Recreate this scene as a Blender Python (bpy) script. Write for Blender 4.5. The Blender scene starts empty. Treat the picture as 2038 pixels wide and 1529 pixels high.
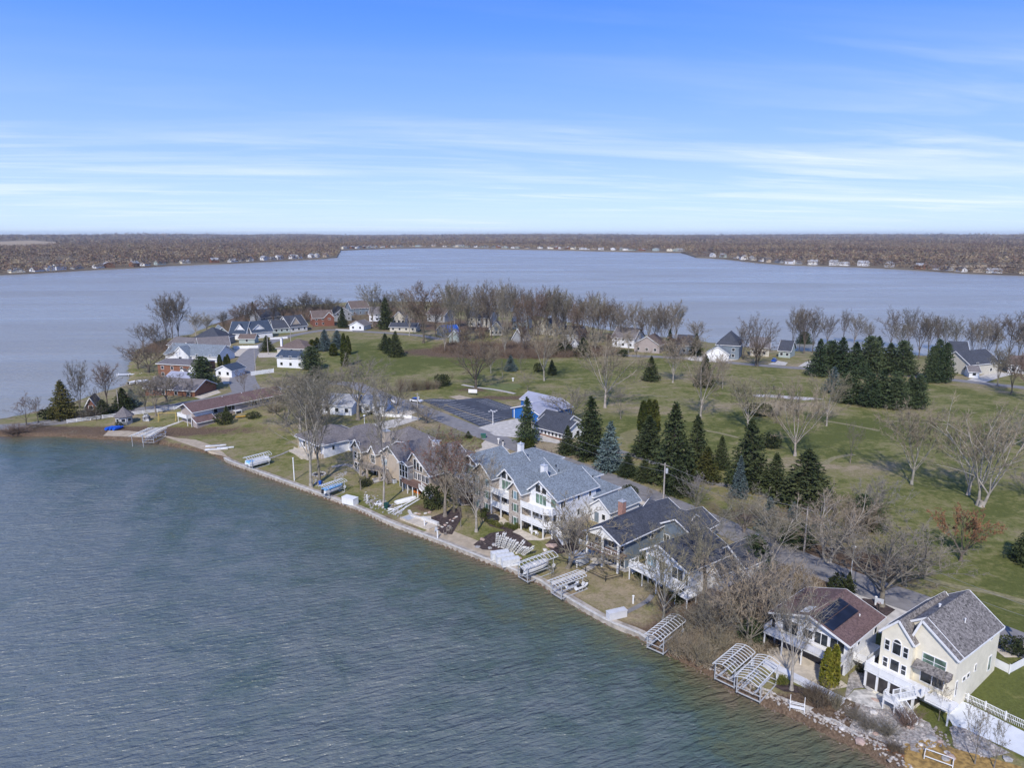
import bpy, bmesh, math, random
import numpy as np
from mathutils import Vector, Matrix
C=bpy.context.scene
COL=C.collection
R=math.radians
# ------------------------------------------------------------------ camera, world, sun, exposure
CAM_H=60.0; F=1413.0; CX,CY=1019.0,764.5; PITCH=math.atan((764.5-466.0)/F)
CP,SP=math.cos(PITCH),math.sin(PITCH)
cd=bpy.data.cameras.new('camera'); cam=bpy.data.objects.new('camera',cd); COL.objects.link(cam)
cam.location=(0,0,CAM_H); cam.rotation_euler=(math.pi/2-PITCH,0,0)
cd.sensor_width=36; cd.lens=F/2038*36; cd.clip_start=1; cd.clip_end=60000
C.camera=cam
SUN_EL=R(41); SUN_AZ=math.atan2(-0.24,-0.97)   # direction towards the sun (x,y)
sd=(math.cos(SUN_EL)*math.sin(SUN_AZ),math.cos(SUN_EL)*math.cos(SUN_AZ),math.sin(SUN_EL))
sl=bpy.data.lights.new('sun','SUN'); sl.energy=3.3; sl.angle=R(1.5); sl.color=(1,0.94,0.86)
so=bpy.data.objects.new('sun',sl); COL.objects.link(so)
so.rotation_euler=Vector(sd).to_track_quat('Z','Y').to_euler(); so.location=(0,0,200)
C.view_settings.view_transform='Standard'; C.view_settings.look='None'
C.view_settings.exposure=0.32; C.view_settings.gamma=1.0
C.render.engine='CYCLES'
w=bpy.data.worlds.new('World'); C.world=w; w.use_nodes=True
nt=w.node_tree; nt.nodes.clear()
def N(nt,t,**k):
    n=nt.nodes.new(t)
    for a,b in k.items():
        if a.startswith('i_'): n.inputs[int(a[2:]) if a[2:].isdigit() else a[2:].replace('_',' ')].default_value=b
        else: setattr(n,a,b)
    return n
def ramp(nt,stops,interp='LINEAR'):
    n=nt.nodes.new('ShaderNodeValToRGB'); cr=n.color_ramp; cr.interpolation=interp
    while len(cr.elements)>1: cr.elements.remove(cr.elements[-1])
    for i,(p,c) in enumerate(stops):
        e=cr.elements[0] if i==0 else cr.elements.new(p)
        e.position=p; e.color=(c,c,c,1) if not hasattr(c,'__len__') else (*c[:3],1)
    return n
def mathn(nt,op,a=None,b=None,clamp=False):
    n=nt.nodes.new('ShaderNodeMath'); n.operation=op; n.use_clamp=clamp
    for i,v in enumerate((a,b)):
        if v is None: continue
        if isinstance(v,(int,float)): n.inputs[i].default_value=v
        else: nt.links.new(v,n.inputs[i])
    return n.outputs[0]
def mixc(nt,f,a,b,bt='MIX'):
    n=nt.nodes.new('ShaderNodeMix'); n.data_type='RGBA'; n.blend_type=bt; n.clamp_factor=True
    for s,v in ((n.inputs[0],f),(n.inputs[6],a),(n.inputs[7],b)):
        if isinstance(v,(int,float)): s.default_value=v
        elif isinstance(v,(tuple,list)): s.default_value=(*v[:3],1)
        else: nt.links.new(v,s)
    return n.outputs[2]
sky=N(nt,'ShaderNodeTexSky',sky_type='NISHITA',sun_disc=False,sun_elevation=SUN_EL,sun_rotation=SUN_AZ,altitude=300,air_density=1.0,dust_density=0.4,ozone_density=2.5)
tc=N(nt,'ShaderNodeTexCoord'); sx=N(nt,'ShaderNodeSeparateXYZ'); nt.links.new(tc.outputs['Generated'],sx.inputs[0])
zz=mathn(nt,'MAXIMUM',sx.outputs[2],0.0); zc=mathn(nt,'ADD',zz,0.045)
ux=mathn(nt,'DIVIDE',sx.outputs[0],zc); uy=mathn(nt,'DIVIDE',sx.outputs[1],zc)
def cloudlayer(ax,ay,sc,off,det,lo,hi,rot):
    # stretched, slightly rotated streaks
    a=R(rot); x=mathn(nt,'ADD',mathn(nt,'MULTIPLY',ux,math.cos(a)*ax),mathn(nt,'MULTIPLY',uy,math.sin(a)*ax))
    y=mathn(nt,'ADD',mathn(nt,'MULTIPLY',ux,-math.sin(a)*ay),mathn(nt,'MULTIPLY',uy,math.cos(a)*ay))
    cb=N(nt,'ShaderNodeCombineXYZ'); nt.links.new(x,cb.inputs[0]); nt.links.new(y,cb.inputs[1]); cb.inputs[2].default_value=off
    n=N(nt,'ShaderNodeTexNoise'); n.inputs['Scale'].default_value=sc; n.inputs['Detail'].default_value=det; n.inputs['Roughness'].default_value=0.56; n.inputs['Distortion'].default_value=0.7
    nt.links.new(cb.outputs[0],n.inputs['Vector'])
    r=ramp(nt,[(lo,0),(hi,1)]); nt.links.new(n.outputs['Fac'],r.inputs[0]); return r.outputs[0]
c1=cloudlayer(0.22,0.80,1.0,3.3,10,0.47,0.78,9)
c2=cloudlayer(0.50,1.9,1.0,9.1,10,0.49,0.78,16)
m=cloudlayer(0.10,0.16,1.0,5.2,2,0.36,0.62,10)
cl=mathn(nt,'ADD',mathn(nt,'MULTIPLY',c1,0.75),mathn(nt,'MULTIPLY',c2,0.45))
cl=mathn(nt,'MULTIPLY',cl,mathn(nt,'ADD',mathn(nt,'MULTIPLY',m,0.85),0.1))
elv=ramp(nt,[(0.0,0.55),(0.03,0.85),(0.08,0.95),(0.17,0.62),(0.24,0.30),(0.33,0.12),(0.5,0.25),(0.8,0.5)]); nt.links.new(zz,elv.inputs[0])
cl=mathn(nt,'MULTIPLY',cl,elv.outputs[0],True)
hs=N(nt,'ShaderNodeHueSaturation',i_Saturation=1.0,i_Value=1.0); nt.links.new(sky.outputs[0],hs.inputs['Color'])
tint=mixc(nt,1.0,hs.outputs[0],(0.70,0.88,1.30),'MULTIPLY')
hz=ramp(nt,[(0.0,0.9),(0.35,0.9),(0.75,0.0)]); nt.links.new(zz,hz.inputs[0])
grd=ramp(nt,[(0.0,(.60,.75,.92)),(0.04,(.48,.65,.90)),(0.10,(.325,.50,.89)),(0.18,(.205,.385,.88)),(0.25,(.11,.285,.88)),(0.32,(.055,.21,.86)),(0.6,(.08,.20,.60))]); nt.links.new(zz,grd.inputs[0])
grx=mixc(nt,1.0,grd.outputs[0],(8.0,8.0,8.0),'MULTIPLY')
tint=mixc(nt,hz.outputs[0],tint,grx)
skc=mixc(nt,cl,tint,(6.7,7.1,7.5))
bg=N(nt,'ShaderNodeBackground',i_Strength=0.125); nt.links.new(skc,bg.inputs[0])
wo=N(nt,'ShaderNodeOutputWorld'); nt.links.new(bg.outputs[0],wo.inputs[0])
# ------------------------------------------------------------------ measuring helpers: photo pixel -> point on the ground
def hit(px,py,z=0.0):
    u=(px-CX)/F; v=(py-CY)/F
    r=(u,CP-v*SP,-SP-v*CP); t=(z-CAM_H)/r[2]; return (r[0]*t,r[1]*t)
NEARW=[(-400,845),(0,868),(120,870),(220,876),(259,877),(328,886),(418,904),(446,917),(463,926),(553,959),(697,1011.6),(776,1047),(864,1080),(947,1113),(1062,1158.5),(1088,1174),(1200,1240.6),(1271,1271),(1297,1288),(1350,1315),(1400,1338),(1460,1377),(1521,1406),(1594,1437),(1666,1474),(1727,1502),(1766,1529),(1900,1620)]
FARW=[(2600,780),(2300,742),(2038,722),(1900,712),(1700,703),(1540,699),(1420,684),(1300,670),(1200,657),(1100,636),(1000,617),(850,601),(700,602),(560,612),(480,628),(420,648),(375,668),(320,678),(290,690),(268,700),(254,735),(257,752),(250,768),(205,782),(165,795),(92,817),(0,838),(-400,850)]
near_w=[hit(*p) for p in NEARW]; far_w=[hit(*p) for p in FARW]
POLY=np.array(near_w[1:]+[(75,20),(320,20),(700,120)]+far_w[:-1]+[(-420,285),(-420,232)])
def sdist(X,Y):
    X=np.asarray(X,float);Y=np.asarray(Y,float)
    d=np.full(X.shape,1e9); ins=np.zeros(X.shape,bool); n=len(POLY)
    for i in range(n):
        ax,ay=POLY[i];bx,by=POLY[(i+1)%n]
        dx,dy=bx-ax,by-ay; L=dx*dx+dy*dy+1e-9
        t=np.clip(((X-ax)*dx+(Y-ay)*dy)/L,0,1)
        d=np.minimum(d,np.hypot(X-ax-t*dx,Y-ay-t*dy))
        ins^=((ay>Y)!=(by>Y))&(X<(bx-ax)*(Y-ay)/((by-ay) if by!=ay else 1e-9)+ax)
    return np.where(ins,d,-d)
def ss(t):
    t=np.clip(t,0,1); return t*t*(3-2*t)
def zfun(X,Y):
    d=sdist(X,Y)
    up=0.72+0.25*ss(d/6)+2.3*ss((d-6)/34)
    dn=0.72-2.6*ss(-(d-0.3)/1.5)
    return np.where(d>0.3,up,dn)
def zat(x,y): return float(zfun(np.array([x]),np.array([y]))[0])
def P(px,py):
    z=0.8
    for _ in range(6):
        x,y=hit(px,py,z); z=zat(x,y)
    return (x,y,z)
def zup(x,y,ty):      # height z of a point above (x,y) that is seen at picture row ty
    v=(ty-CY)/F; dz=-(y*SP+v*y*CP)/(CP-v*SP); return CAM_H+dz
def pxm(x,y,z=2.0): return F/(y*CP-(z-CAM_H)*SP)
def PW(pts): return [P(*p) for p in pts]
def inpoly(X,Y,poly):
    ins=np.zeros(np.shape(X),bool); n=len(poly)
    for i in range(n):
        ax,ay=poly[i][:2];bx,by=poly[(i+1)%n][:2]
        ins^=((ay>Y)!=(by>Y))&(X<(bx-ax)*(Y-ay)/((by-ay) if by!=ay else 1e-9)+ax)
    return ins
# ------------------------------------------------------------------ object helpers
def tag(o,label=None,cat=None,group=None,kind=None):
    if label: o['label']=label
    if cat: o['category']=cat
    if group: o['group']=group
    if kind: o['kind']=kind
    return o
def thing(name,label,cat,loc=(0,0,0),rz=0,group=None):
    o=bpy.data.objects.new(name,None); COL.objects.link(o); o.location=loc; o.rotation_euler=(0,0,rz)
    o.empty_display_size=0.3
    return tag(o,label,cat,group)
class MB:
    def __init__(s): s.v=[]; s.f=[]; s.m=[]
    def poly(s,pts,mi=0):
        n=len(s.v); s.v+= [tuple(p) for p in pts]; s.f.append(tuple(range(n,n+len(pts)))); s.m.append(mi); return s
    def hexa(s,p,mi=0):   # 8 points: bottom 4 ccw, top 4 ccw
        n=len(s.v); s.v+=[tuple(q) for q in p]
        for f in ((3,2,1,0),(4,5,6,7),(0,1,5,4),(1,2,6,5),(2,3,7,6),(3,0,4,7)): s.f.append(tuple(n+i for i in f)); s.m.append(mi)
        return s
    def box(s,x0,y0,z0,x1,y1,z1,mi=0):
        return s.hexa([(x0,y0,z0),(x1,y0,z0),(x1,y1,z0),(x0,y1,z0),(x0,y0,z1),(x1,y0,z1),(x1,y1,z1),(x0,y1,z1)],mi)
    def bar(s,a,b,w,h=None,mi=0):    # rectangular bar between two points
        a=Vector(a);b=Vector(b);d=(b-a).normalized(); h=h or w
        up=Vector((0,0,1)) if abs(d.z)<0.95 else Vector((0,1,0))
        x=d.cross(up).normalized()*w/2; y=x.cross(d).normalized()*h/2
        return s.hexa([a-x-y,a+x-y,b+x-y,b-x-y,a-x+y,a+x+y,b+x+y,b-x+y],mi)
    def tube(s,pts,rad,n=6,mi=0,cap=True):
        base=len(s.v); k=len(pts); pts=[Vector(p) for p in pts]
        rad=rad if hasattr(rad,'__len__') else [rad]*k
        for i,p in enumerate(pts):
            d=(pts[min(i+1,k-1)]-pts[max(i-1,0)]); d=d.normalized() if d.length>1e-6 else Vector((0,0,1))
            up=Vector((0,0,1)) if abs(d.z)<0.9 else Vector((1,0,0))
            x=d.cross(up).normalized(); y=x.cross(d)
            for j in range(n):
                a=2*math.pi*j/n; s.v.append(tuple(p+x*(rad[i]*math.cos(a))+y*(rad[i]*math.sin(a))))
        for i in range(k-1):
            for j in range(n):
                a=base+i*n+j; b=base+i*n+(j+1)%n
                s.f.append((a,b,b+n,a+n)); s.m.append(mi)
        if cap:
            s.f.append(tuple(base+(k-1)*n+j for j in range(n))); s.m.append(mi)
            s.f.append(tuple(base+n-1-j for j in range(n))); s.m.append(mi)
        return s
    def lathe(s,prof,n=10,mi=0,c=(0,0)):
        base=len(s.v)
        for r,z in prof:
            for j in range(n):
                a=2*math.pi*j/n; s.v.append((c[0]+r*math.cos(a),c[1]+r*math.sin(a),z))
        for i in range(len(prof)-1):
            for j in range(n):
                a=base+i*n+j;b=base+i*n+(j+1)%n
                s.f.append((a,b,b+n,a+n)); s.m.append(mi)
        s.f.append(tuple(base+(len(prof)-1)*n+j for j in range(n))); s.m.append(mi)
        return s
    def rock(s,c,r,rng,mi=0):
        bmx=[(0,0,1),(.9,0,.4),(.28,.85,.45),(-.72,.52,.4),(-.72,-.52,.45),(.28,-.85,.4),(.72,.52,-.4),(-.28,.85,-.4),(-.9,0,-.4),(-.28,-.85,-.4),(.72,-.52,-.4),(0,0,-.8)]
        fs=[(0,1,2),(0,2,3),(0,3,4),(0,4,5),(0,5,1),(1,6,2),(2,7,3),(3,8,4),(4,9,5),(5,10,1),(2,6,7),(3,7,8),(4,8,9),(5,9,10),(1,10,6),(6,11,7),(7,11,8),(8,11,9),(9,11,10),(10,11,6)]
        n=len(s.v); sx,sy,sz=[rng.uniform(.7,1.25) for _ in range(3)]
        for p in bmx:
            k=rng.uniform(.8,1.15); s.v.append((c[0]+p[0]*r*sx*k,c[1]+p[1]*r*sy*k,c[2]+p[2]*r*.7*sz*k))
        for f in fs: s.f.append(tuple(n+i for i in f)); s.m.append(mi)
        return s
    def mesh(s,name,mats,smooth=False):
        me=bpy.data.meshes.new(name); me.from_pydata(s.v,[],s.f)
        for m in (mats if isinstance(mats,(list,tuple)) else [mats]): me.materials.append(m)
        if any(s.m): me.polygons.foreach_set('material_index',s.m)
        if smooth: me.polygons.foreach_set('use_smooth',[True]*len(s.f))
        me.update(); return me
    def build(s,name,mats,parent=None,loc=None,rz=0,smooth=False,recalc=False):
        me=s.mesh(name,mats,smooth)
        if recalc:
            b=bmesh.new(); b.from_mesh(me); bmesh.ops.recalc_face_normals(b,faces=b.faces); b.to_mesh(me); b.free()
        o=bpy.data.objects.new(name,me); COL.objects.link(o)
        if parent: o.parent=parent
        if loc is not None: o.location=loc
        if rz: o.rotation_euler=(0,0,rz)
        return o
def link(name,me,parent=None):
    o=bpy.data.objects.new(name,me); COL.objects.link(o); o.parent=parent; return o
# ------------------------------------------------------------------ materials
MATS={}
def M(name,col,rough=0.8,var=0.12,scale=3.0,col2=None,bump=0.0,bscale=None,metal=0.0,spec=None,det=4,rand=0.0,stretch=None):
    if name in MATS: return MATS[name]
    m=bpy.data.materials.new(name); m.use_nodes=True; t=m.node_tree; b=t.nodes['Principled BSDF']
    tc=t.nodes.new('ShaderNodeTexCoord'); vec=tc.outputs['Object']
    if stretch:
        mp=t.nodes.new('ShaderNodeMapping'); mp.inputs['Scale'].default_value=stretch; t.links.new(vec,mp.inputs[0]); vec=mp.outputs[0]
    n=t.nodes.new('ShaderNodeTexNoise'); n.inputs['Scale'].default_value=scale; n.inputs['Detail'].default_value=det; t.links.new(vec,n.inputs['Vector'])
    c2=col2 or tuple(min(1,c*(1+var)) for c in col); c1=col if col2 else tuple(c*(1-var) for c in col)
    r=ramp(t,[(0.36,c1),(0.64,c2)]); t.links.new(n.outputs['Fac'],r.inputs[0]); out=r.outputs[0]
    if rand:
        oi=t.nodes.new('ShaderNodeObjectInfo'); h=t.nodes.new('ShaderNodeHueSaturation')
        t.links.new(mathn(t,'ADD',mathn(t,'MULTIPLY',oi.outputs['Random'],2*rand),1-rand),h.inputs['Value'])
        t.links.new(mathn(t,'ADD',mathn(t,'MULTIPLY',oi.outputs['Random'],-0.035),0.517),h.inputs['Hue'])
        t.links.new(out,h.inputs['Color']); out=h.outputs[0]
    t.links.new(out,b.inputs['Base Color']); b.inputs['Roughness'].default_value=rough; b.inputs['Metallic'].default_value=metal
    if spec is not None: b.inputs['Specular IOR Level'].default_value=spec
    if bump:
        n2=t.nodes.new('ShaderNodeTexNoise'); n2.inputs['Scale'].default_value=bscale or scale*2; t.links.new(vec,n2.inputs['Vector'])
        bn=t.nodes.new('ShaderNodeBump'); bn.inputs['Strength'].default_value=bump; bn.inputs['Distance'].default_value=0.1
        t.links.new(n2.outputs['Fac'],bn.inputs['Height']); t.links.new(bn.outputs[0],b.inputs['Normal'])
    MATS[name]=m; return m
def siding(name,col,pitch=0.2,vert=False):
    if name in MATS: return MATS[name]
    m=M(name,col,0.6,0.05,1.2); t=m.node_tree; b=t.nodes['Principled BSDF']
    tc=t.nodes.new('ShaderNodeTexCoord'); wv=t.nodes.new('ShaderNodeTexWave'); wv.wave_type='BANDS'; wv.bands_direction='X' if vert else 'Z'; wv.wave_profile='SAW'
    wv.inputs['Scale'].default_value=0.314/pitch; t.links.new(tc.outputs['Object'],wv.inputs[0])
    bn=t.nodes.new('ShaderNodeBump'); bn.inputs['Strength'].default_value=0.5; bn.inputs['Distance'].default_value=0.03
    t.links.new(wv.outputs['Fac'],bn.inputs['Height']); t.links.new(bn.outputs[0],b.inputs['Normal']); return m
def shingle(name,col,var=0.45):
    if name in MATS: return MATS[name]
    m=bpy.data.materials.new(name); m.use_nodes=True; t=m.node_tree; b=t.nodes['Principled BSDF']
    tc=t.nodes.new('ShaderNodeTexCoord')
    n=t.nodes.new('ShaderNodeTexNoise'); n.inputs['Scale'].default_value=6.5; n.inputs['Detail'].default_value=3; n.inputs['Roughness'].default_value=0.75
    v=t.nodes.new('ShaderNodeTexVoronoi'); v.inputs['Scale'].default_value=4.5
    n3=t.nodes.new('ShaderNodeTexNoise'); n3.inputs['Scale'].default_value=0.35; n3.inputs['Detail'].default_value=4
    for q in (n,v,n3): t.links.new(tc.outputs['Object'],q.inputs['Vector'])
    r=ramp(t,[(0.3,tuple(c*(1-var) for c in col)),(0.5,col),(0.7,tuple(c*(1+var) for c in col))])
    f=mathn(t,'ADD',mathn(t,'MULTIPLY',n.outputs['Fac'],0.6),mathn(t,'MULTIPLY',v.outputs['Color'],0.4)); t.links.new(f,r.inputs[0])
    r3=ramp(t,[(0.3,0.9),(0.7,1.07)]); t.links.new(n3.outputs['Fac'],r3.inputs[0])
    t.links.new(mixc(t,1.0,r.outputs[0],r3.outputs[0],'MULTIPLY'),b.inputs['Base Color']); b.inputs['Roughness'].default_value=0.9
    b.inputs['Specular IOR Level'].default_value=0.25
    MATS[name]=m; return m
def stone(name,cols,scale=3.0,mortar=(0.4,0.38,0.35)):
    if name in MATS: return MATS[name]
    m=bpy.data.materials.new(name); m.use_nodes=True; t=m.node_tree; b=t.nodes['Principled BSDF']
    tc=t.nodes.new('ShaderNodeTexCoord'); mp=t.nodes.new('ShaderNodeMapping'); mp.inputs['Scale'].default_value=(1,1,2.0); t.links.new(tc.outputs['Object'],mp.inputs[0])
    v=t.nodes.new('ShaderNodeTexVoronoi'); v.inputs['Scale'].default_value=scale; t.links.new(mp.outputs[0],v.inputs['Vector'])
    sp=t.nodes.new('ShaderNodeSeparateColor'); t.links.new(v.outputs['Color'],sp.inputs[0])
    r=ramp(t,[(i/(len(cols)-1)*0.9+0.05,c) for i,c in enumerate(cols)]); t.links.new(sp.outputs[0],r.inputs[0])
    t.links.new(r.outputs[0],b.inputs['Base Color']); b.inputs['Roughness'].default_value=0.9; MATS[name]=m; return m
def glass(name,col=(0.03,0.035,0.04),rough=0.08):
    return M(name,col,rough,0.5,0.9,spec=0.6)
WHITE=M('white_paint',(0.78,0.78,0.77),0.5,0.05,1.0); OFFW=M('off_white_paint',(0.62,0.61,0.58),0.6,0.08,1.0)
GLS=glass('window_glass'); GLSG=glass('green_tinted_glass',(0.14,0.22,0.17),0.12); GLSB=glass('blue_tinted_glass',(0.18,0.27,0.32),0.12)
ALU=M('galvanised_aluminium',(0.62,0.63,0.64),0.45,0.1,3,metal=0.3); CONC=M('concrete',(0.50,0.47,0.42),0.9,0.16,0.9,bump=0.1); CONC2=M('pale_sandy_concrete',(0.52,0.46,0.37),0.9,0.15,1.3)
ASPH=M('asphalt_road',(0.215,0.205,0.20),0.9,0.13,0.6,det=8); ASPHD=M('dark_sealed_asphalt',(0.055,0.062,0.078),0.85,0.25,0.4,det=8)
MULCH=M('bark_mulch',(0.055,0.038,0.035),0.95,0.5,2.2,bump=0.3); GRAVEL=M('grey_gravel',(0.30,0.28,0.26),0.95,0.4,3.0,bump=0.3)
SAND=M('lake_sand',(0.40,0.33,0.24),0.95,0.14,0.8); DIRT=M('bare_dirt',(0.17,0.12,0.085),0.95,0.3,1.0)
WOOD=M('weathered_wood',(0.28,0.24,0.20),0.85,0.25,2); DECKW=M('brown_deck_boards',(0.17,0.105,0.085),0.8,0.2,3); BRICKC=M('red_brick',(0.28,0.12,0.085),0.9,0.25,4)
BLACK=M('black_plastic',(0.02,0.02,0.022),0.5,0.2,2); GREYP=M('grey_plastic',(0.42,0.44,0.46),0.5,0.08,2); BLUEP=M('blue_plastic',(0.01,0.10,0.55),0.4,0.1,2)
# ------------------------------------------------------------------ ground, water, distant land
rng=random.Random(7); nr=np.random.default_rng(7)
def axis(lo,hi,c0,c1,s0,g):
    a=[c0]
    while a[-1]<c1: a.append(a[-1]+s0)
    s=s0
    while a[-1]<hi: s=min(s*g,6); a.append(a[-1]+s)
    b=[];s=s0;x=c0
    while x>lo: s=min(s*g,6); x-=s; b.append(x)
    return np.array(b[::-1]+a)
GX=axis(-430,720,-70,95,0.9,1.02); GY=axis(12,720,40,175,0.9,1.02)
XX,YY=np.meshgrid(GX,GY); ZZ=zfun(XX,YY); DD=sdist(XX,YY)
nx,ny=len(GX),len(GY)
keep_noise=np.where(DD>4,1,0)
ZZ=ZZ+keep_noise*0.06*np.sin(XX*0.21+1.3*np.sin(YY*0.13))*np.cos(YY*0.17)*0.5
GOLF=PW([(700,668),(830,676),(1000,712),(1110,722),(1300,716),(1600,742),(2036,786)])+[(400,250,3),(400,120,3)]+PW([(2036,1290),(1900,1200),(1780,1100),(1650,1030),(1500,975),(1300,925),(1180,870),(1120,800),(1040,778),(900,786),(760,768),(650,765),(640,700)])
def blob(px,py,rx,ry,s=1.0):
    x,y,_=P(px,py); return s*np.exp(-(((XX-x)/rx)**2+((YY-y)/ry)**2))
golf=inpoly(XX,YY,GOLF).astype(float)
dry=0.56-0.20*golf; lit=np.zeros_like(dry)
for a in [(1080,900,25,20,.3),(1290,1190,14,12,.35),(1000,780,20,12,-.3),(850,720,40,25,-.45),(750,700,30,25,-.4),(1150,730,40,15,-.25),(1690,860,60,12,-.2),(1900,850,60,20,-.2),(1950,1120,20,25,-.4),(1900,1250,20,15,-.3),(1560,810,18,9,.55),(1650,930,16,5,.5),(1340,810,25,8,.3),(1720,1090,14,10,.3),(620,900,14,8,-.1),(480,880,30,9,.2),(540,890,14,7,-.2),(1500,790,35,8,-.2),(1990,1400,10,10,-.5),(1430,900,25,10,-.15),(1240,840,16,10,-.25),(1580,960,20,12,-.2)]: dry+=blob(*a)
for a in [(1480,1230,10,8,1.0),(1400,1200,8,9,.8),(1530,1180,9,9,.9),(1560,1110,10,9,.8),(110,862,60,6,.8),(20,862,60,6,.8),(920,700,35,14,.9),(1030,705,35,14,.9),(1110,700,25,10,.7),(800,640,60,30,.6),(950,650,60,30,.7),(400,720,60,40,.35),(560,655,60,20,.45),(480,640,60,25,.6),(560,625,60,30,.7),(650,615,60,30,.7),(340,690,25,25,.6),(1300,690,60,12,.4),(1950,730,50,14,.4),(1730,1130,12,9,.7),(1350,1290,5,5,.9),(1640,1420,6,6,.7),(1820,1470,5,5,.5),(1010,792,16,4,.8),(945,776,8,4,.8),(1500,1030,10,8,.4),(1370,1010,12,9,.3),(840,1010,5,4,.6),(780,940,6,4,.3),(1740,1470,7,6,.3),(1705,1000,9,7,.5),(1600,1020,9,6,.4)]: lit+=blob(*a)
lit+=0.9*np.exp(-np.clip(DD,0,99)/1.6)*(YY<260)
me=bpy.data.meshes.new('ground'); vv=np.stack([XX.ravel(),YY.ravel(),ZZ.ravel()],1)
ii=(np.arange(ny-1)[:,None]*nx+np.arange(nx-1)[None,:]).ravel()
ff=np.stack([ii,ii+1,ii+nx+1,ii+nx],1)
dm=np.maximum.reduce([DD.ravel()[ff[:,k]] for k in range(4)]); ff=ff[dm>-9]
me.from_pydata(vv.tolist(),[],ff.tolist()); me.polygons.foreach_set('use_smooth',[True]*len(ff))
at=me.color_attributes.new('zone','FLOAT_COLOR','POINT')
at.data.foreach_set('color',np.stack([np.clip(dry,0,1).ravel(),np.clip(lit,0,1).ravel(),golf.ravel(),np.clip(DD.ravel()/50,0,1)],1).astype(np.float32).ravel())
gm=bpy.data.materials.new('lawn_and_soil'); gm.use_nodes=True; t=gm.node_tree; b=t.nodes['Principled BSDF']
tc=t.nodes.new('ShaderNodeTexCoord'); za=t.nodes.new('ShaderNodeVertexColor'); za.layer_name='zone'; sp=t.nodes.new('ShaderNodeSeparateColor'); t.links.new(za.outputs[0],sp.inputs[0])
def tn(sc,det,ro=0.6,vec=None,dist=0.0,tt=None):
    q=(tt or t); n=q.nodes.new('ShaderNodeTexNoise'); n.inputs['Scale'].default_value=sc; n.inputs['Detail'].default_value=det; n.inputs['Roughness'].default_value=ro; n.inputs['Distortion'].default_value=dist
    q.links.new(vec or tc.outputs['Object'],n.inputs['Vector']); return n.outputs['Fac']
def mapv(tt,vec,sc,rot=(0,0,0)):
    if rot[2]:
        m0=tt.nodes.new('ShaderNodeMapping'); m0.inputs['Rotation'].default_value=(0,0,-rot[2]); tt.links.new(vec,m0.inputs[0]); vec=m0.outputs[0]; rot=(0,0,0)
    mp=tt.nodes.new('ShaderNodeMapping'); mp.inputs['Scale'].default_value=sc; mp.inputs['Rotation'].default_value=rot; tt.links.new(vec,mp.inputs[0]); return mp.outputs[0]
big=tn(0.045,6,0.65,dist=1.0); med=tn(0.32,6,0.7,dist=0.6); fine=tn(2.6,5,0.8); fine2=tn(0.9,3,0.7)
stv=mapv(t,tc.outputs['Object'],(0.03,0.22,1),(0,0,R(12))); streak=tn(1.0,4,0.6,stv,0.4)
d=mathn(t,'ADD',sp.outputs[0],mathn(t,'MULTIPLY',mathn(t,'SUBTRACT',big,0.5),2.2))
d=mathn(t,'ADD',d,mathn(t,'MULTIPLY',mathn(t,'SUBTRACT',med,0.5),1.7))
d=mathn(t,'ADD',d,mathn(t,'MULTIPLY',mathn(t,'SUBTRACT',streak,0.5),1.0))
d=mathn(t,'ADD',d,mathn(t,'MULTIPLY',mathn(t,'SUBTRACT',fine2,0.5),0.9))
cr=ramp(t,[(0.0,(0.105,0.118,0.034)),(0.2,(0.150,0.155,0.050)),(0.42,(0.205,0.192,0.080)),(0.7,(0.245,0.208,0.115)),(1.0,(0.32,0.26,0.17))]); t.links.new(d,cr.inputs[0])
l=mathn(t,'ADD',sp.outputs[1],mathn(t,'MULTIPLY',mathn(t,'SUBTRACT',med,0.5),1.1)); lr=ramp(t,[(0.3,0),(0.62,1)]); t.links.new(l,lr.inputs[0])
lc=ramp(t,[(0.3,(0.075,0.050,0.035)),(0.55,(0.15,0.105,0.07)),(0.75,(0.21,0.17,0.13))]); t.links.new(fine,lc.inputs[0])
g1=mixc(t,lr.outputs[0],cr.outputs[0],lc.outputs[0])
fr_=ramp(t,[(0.25,0.62),(0.75,1.34)]); t.links.new(fine,fr_.inputs[0])
g2=mixc(t,1.0,g1,fr_.outputs[0],'MULTIPLY'); t.links.new(g2,b.inputs['Base Color']); b.inputs['Roughness'].default_value=1.0; b.inputs['Specular IOR Level'].default_value=0.1
bn=t.nodes.new('ShaderNodeBump'); bn.inputs['Strength'].default_value=0.5; bn.inputs['Distance'].default_value=0.15; t.links.new(fine,bn.inputs['Height']); t.links.new(bn.outputs[0],b.inputs['Normal'])
me.materials.append(gm); ground=bpy.data.objects.new('ground',me); COL.objects.link(ground); tag(ground,kind='structure')
# water
FSH=[(-200,560),(0,548),(60,545),(130,541),(200,537),(270,534),(330,530),(400,527),(460,525),(520,522),(580,519),(640,516),(674,512.5),(676,499),(700,498),(760,495.5),(830,494),(900,494),(1000,496.5),(1100,498),(1200,500.5),(1300,502.5),(1355,503.5),(1385,513),(1440,516),(1500,523),(1560,528),(1700,532),(1820,538),(1920,545),(2038,549),(2300,562)]
fsw=[hit(*p) for p in FSH]; faz=np.array([math.atan2(x,y) for x,y in fsw]); frr=np.array([math.hypot(x,y) for x,y in fsw])
nA,nR=420,230
az=np.linspace(-math.pi,math.pi,nA,endpoint=False); rr=np.concatenate([[1.0],np.geomspace(14,28000,nR-1)])
A2,R2=np.meshgrid(az,rr); wx=(R2*np.sin(A2)).ravel(); wy=(R2*np.cos(A2)).ravel()
ds=-sdist(wx,wy); shal=0.78*np.exp(-np.clip(ds,0,1e4)/20.0)+0.3*np.exp(-np.clip(ds,0,1e4)/2.5)
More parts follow.
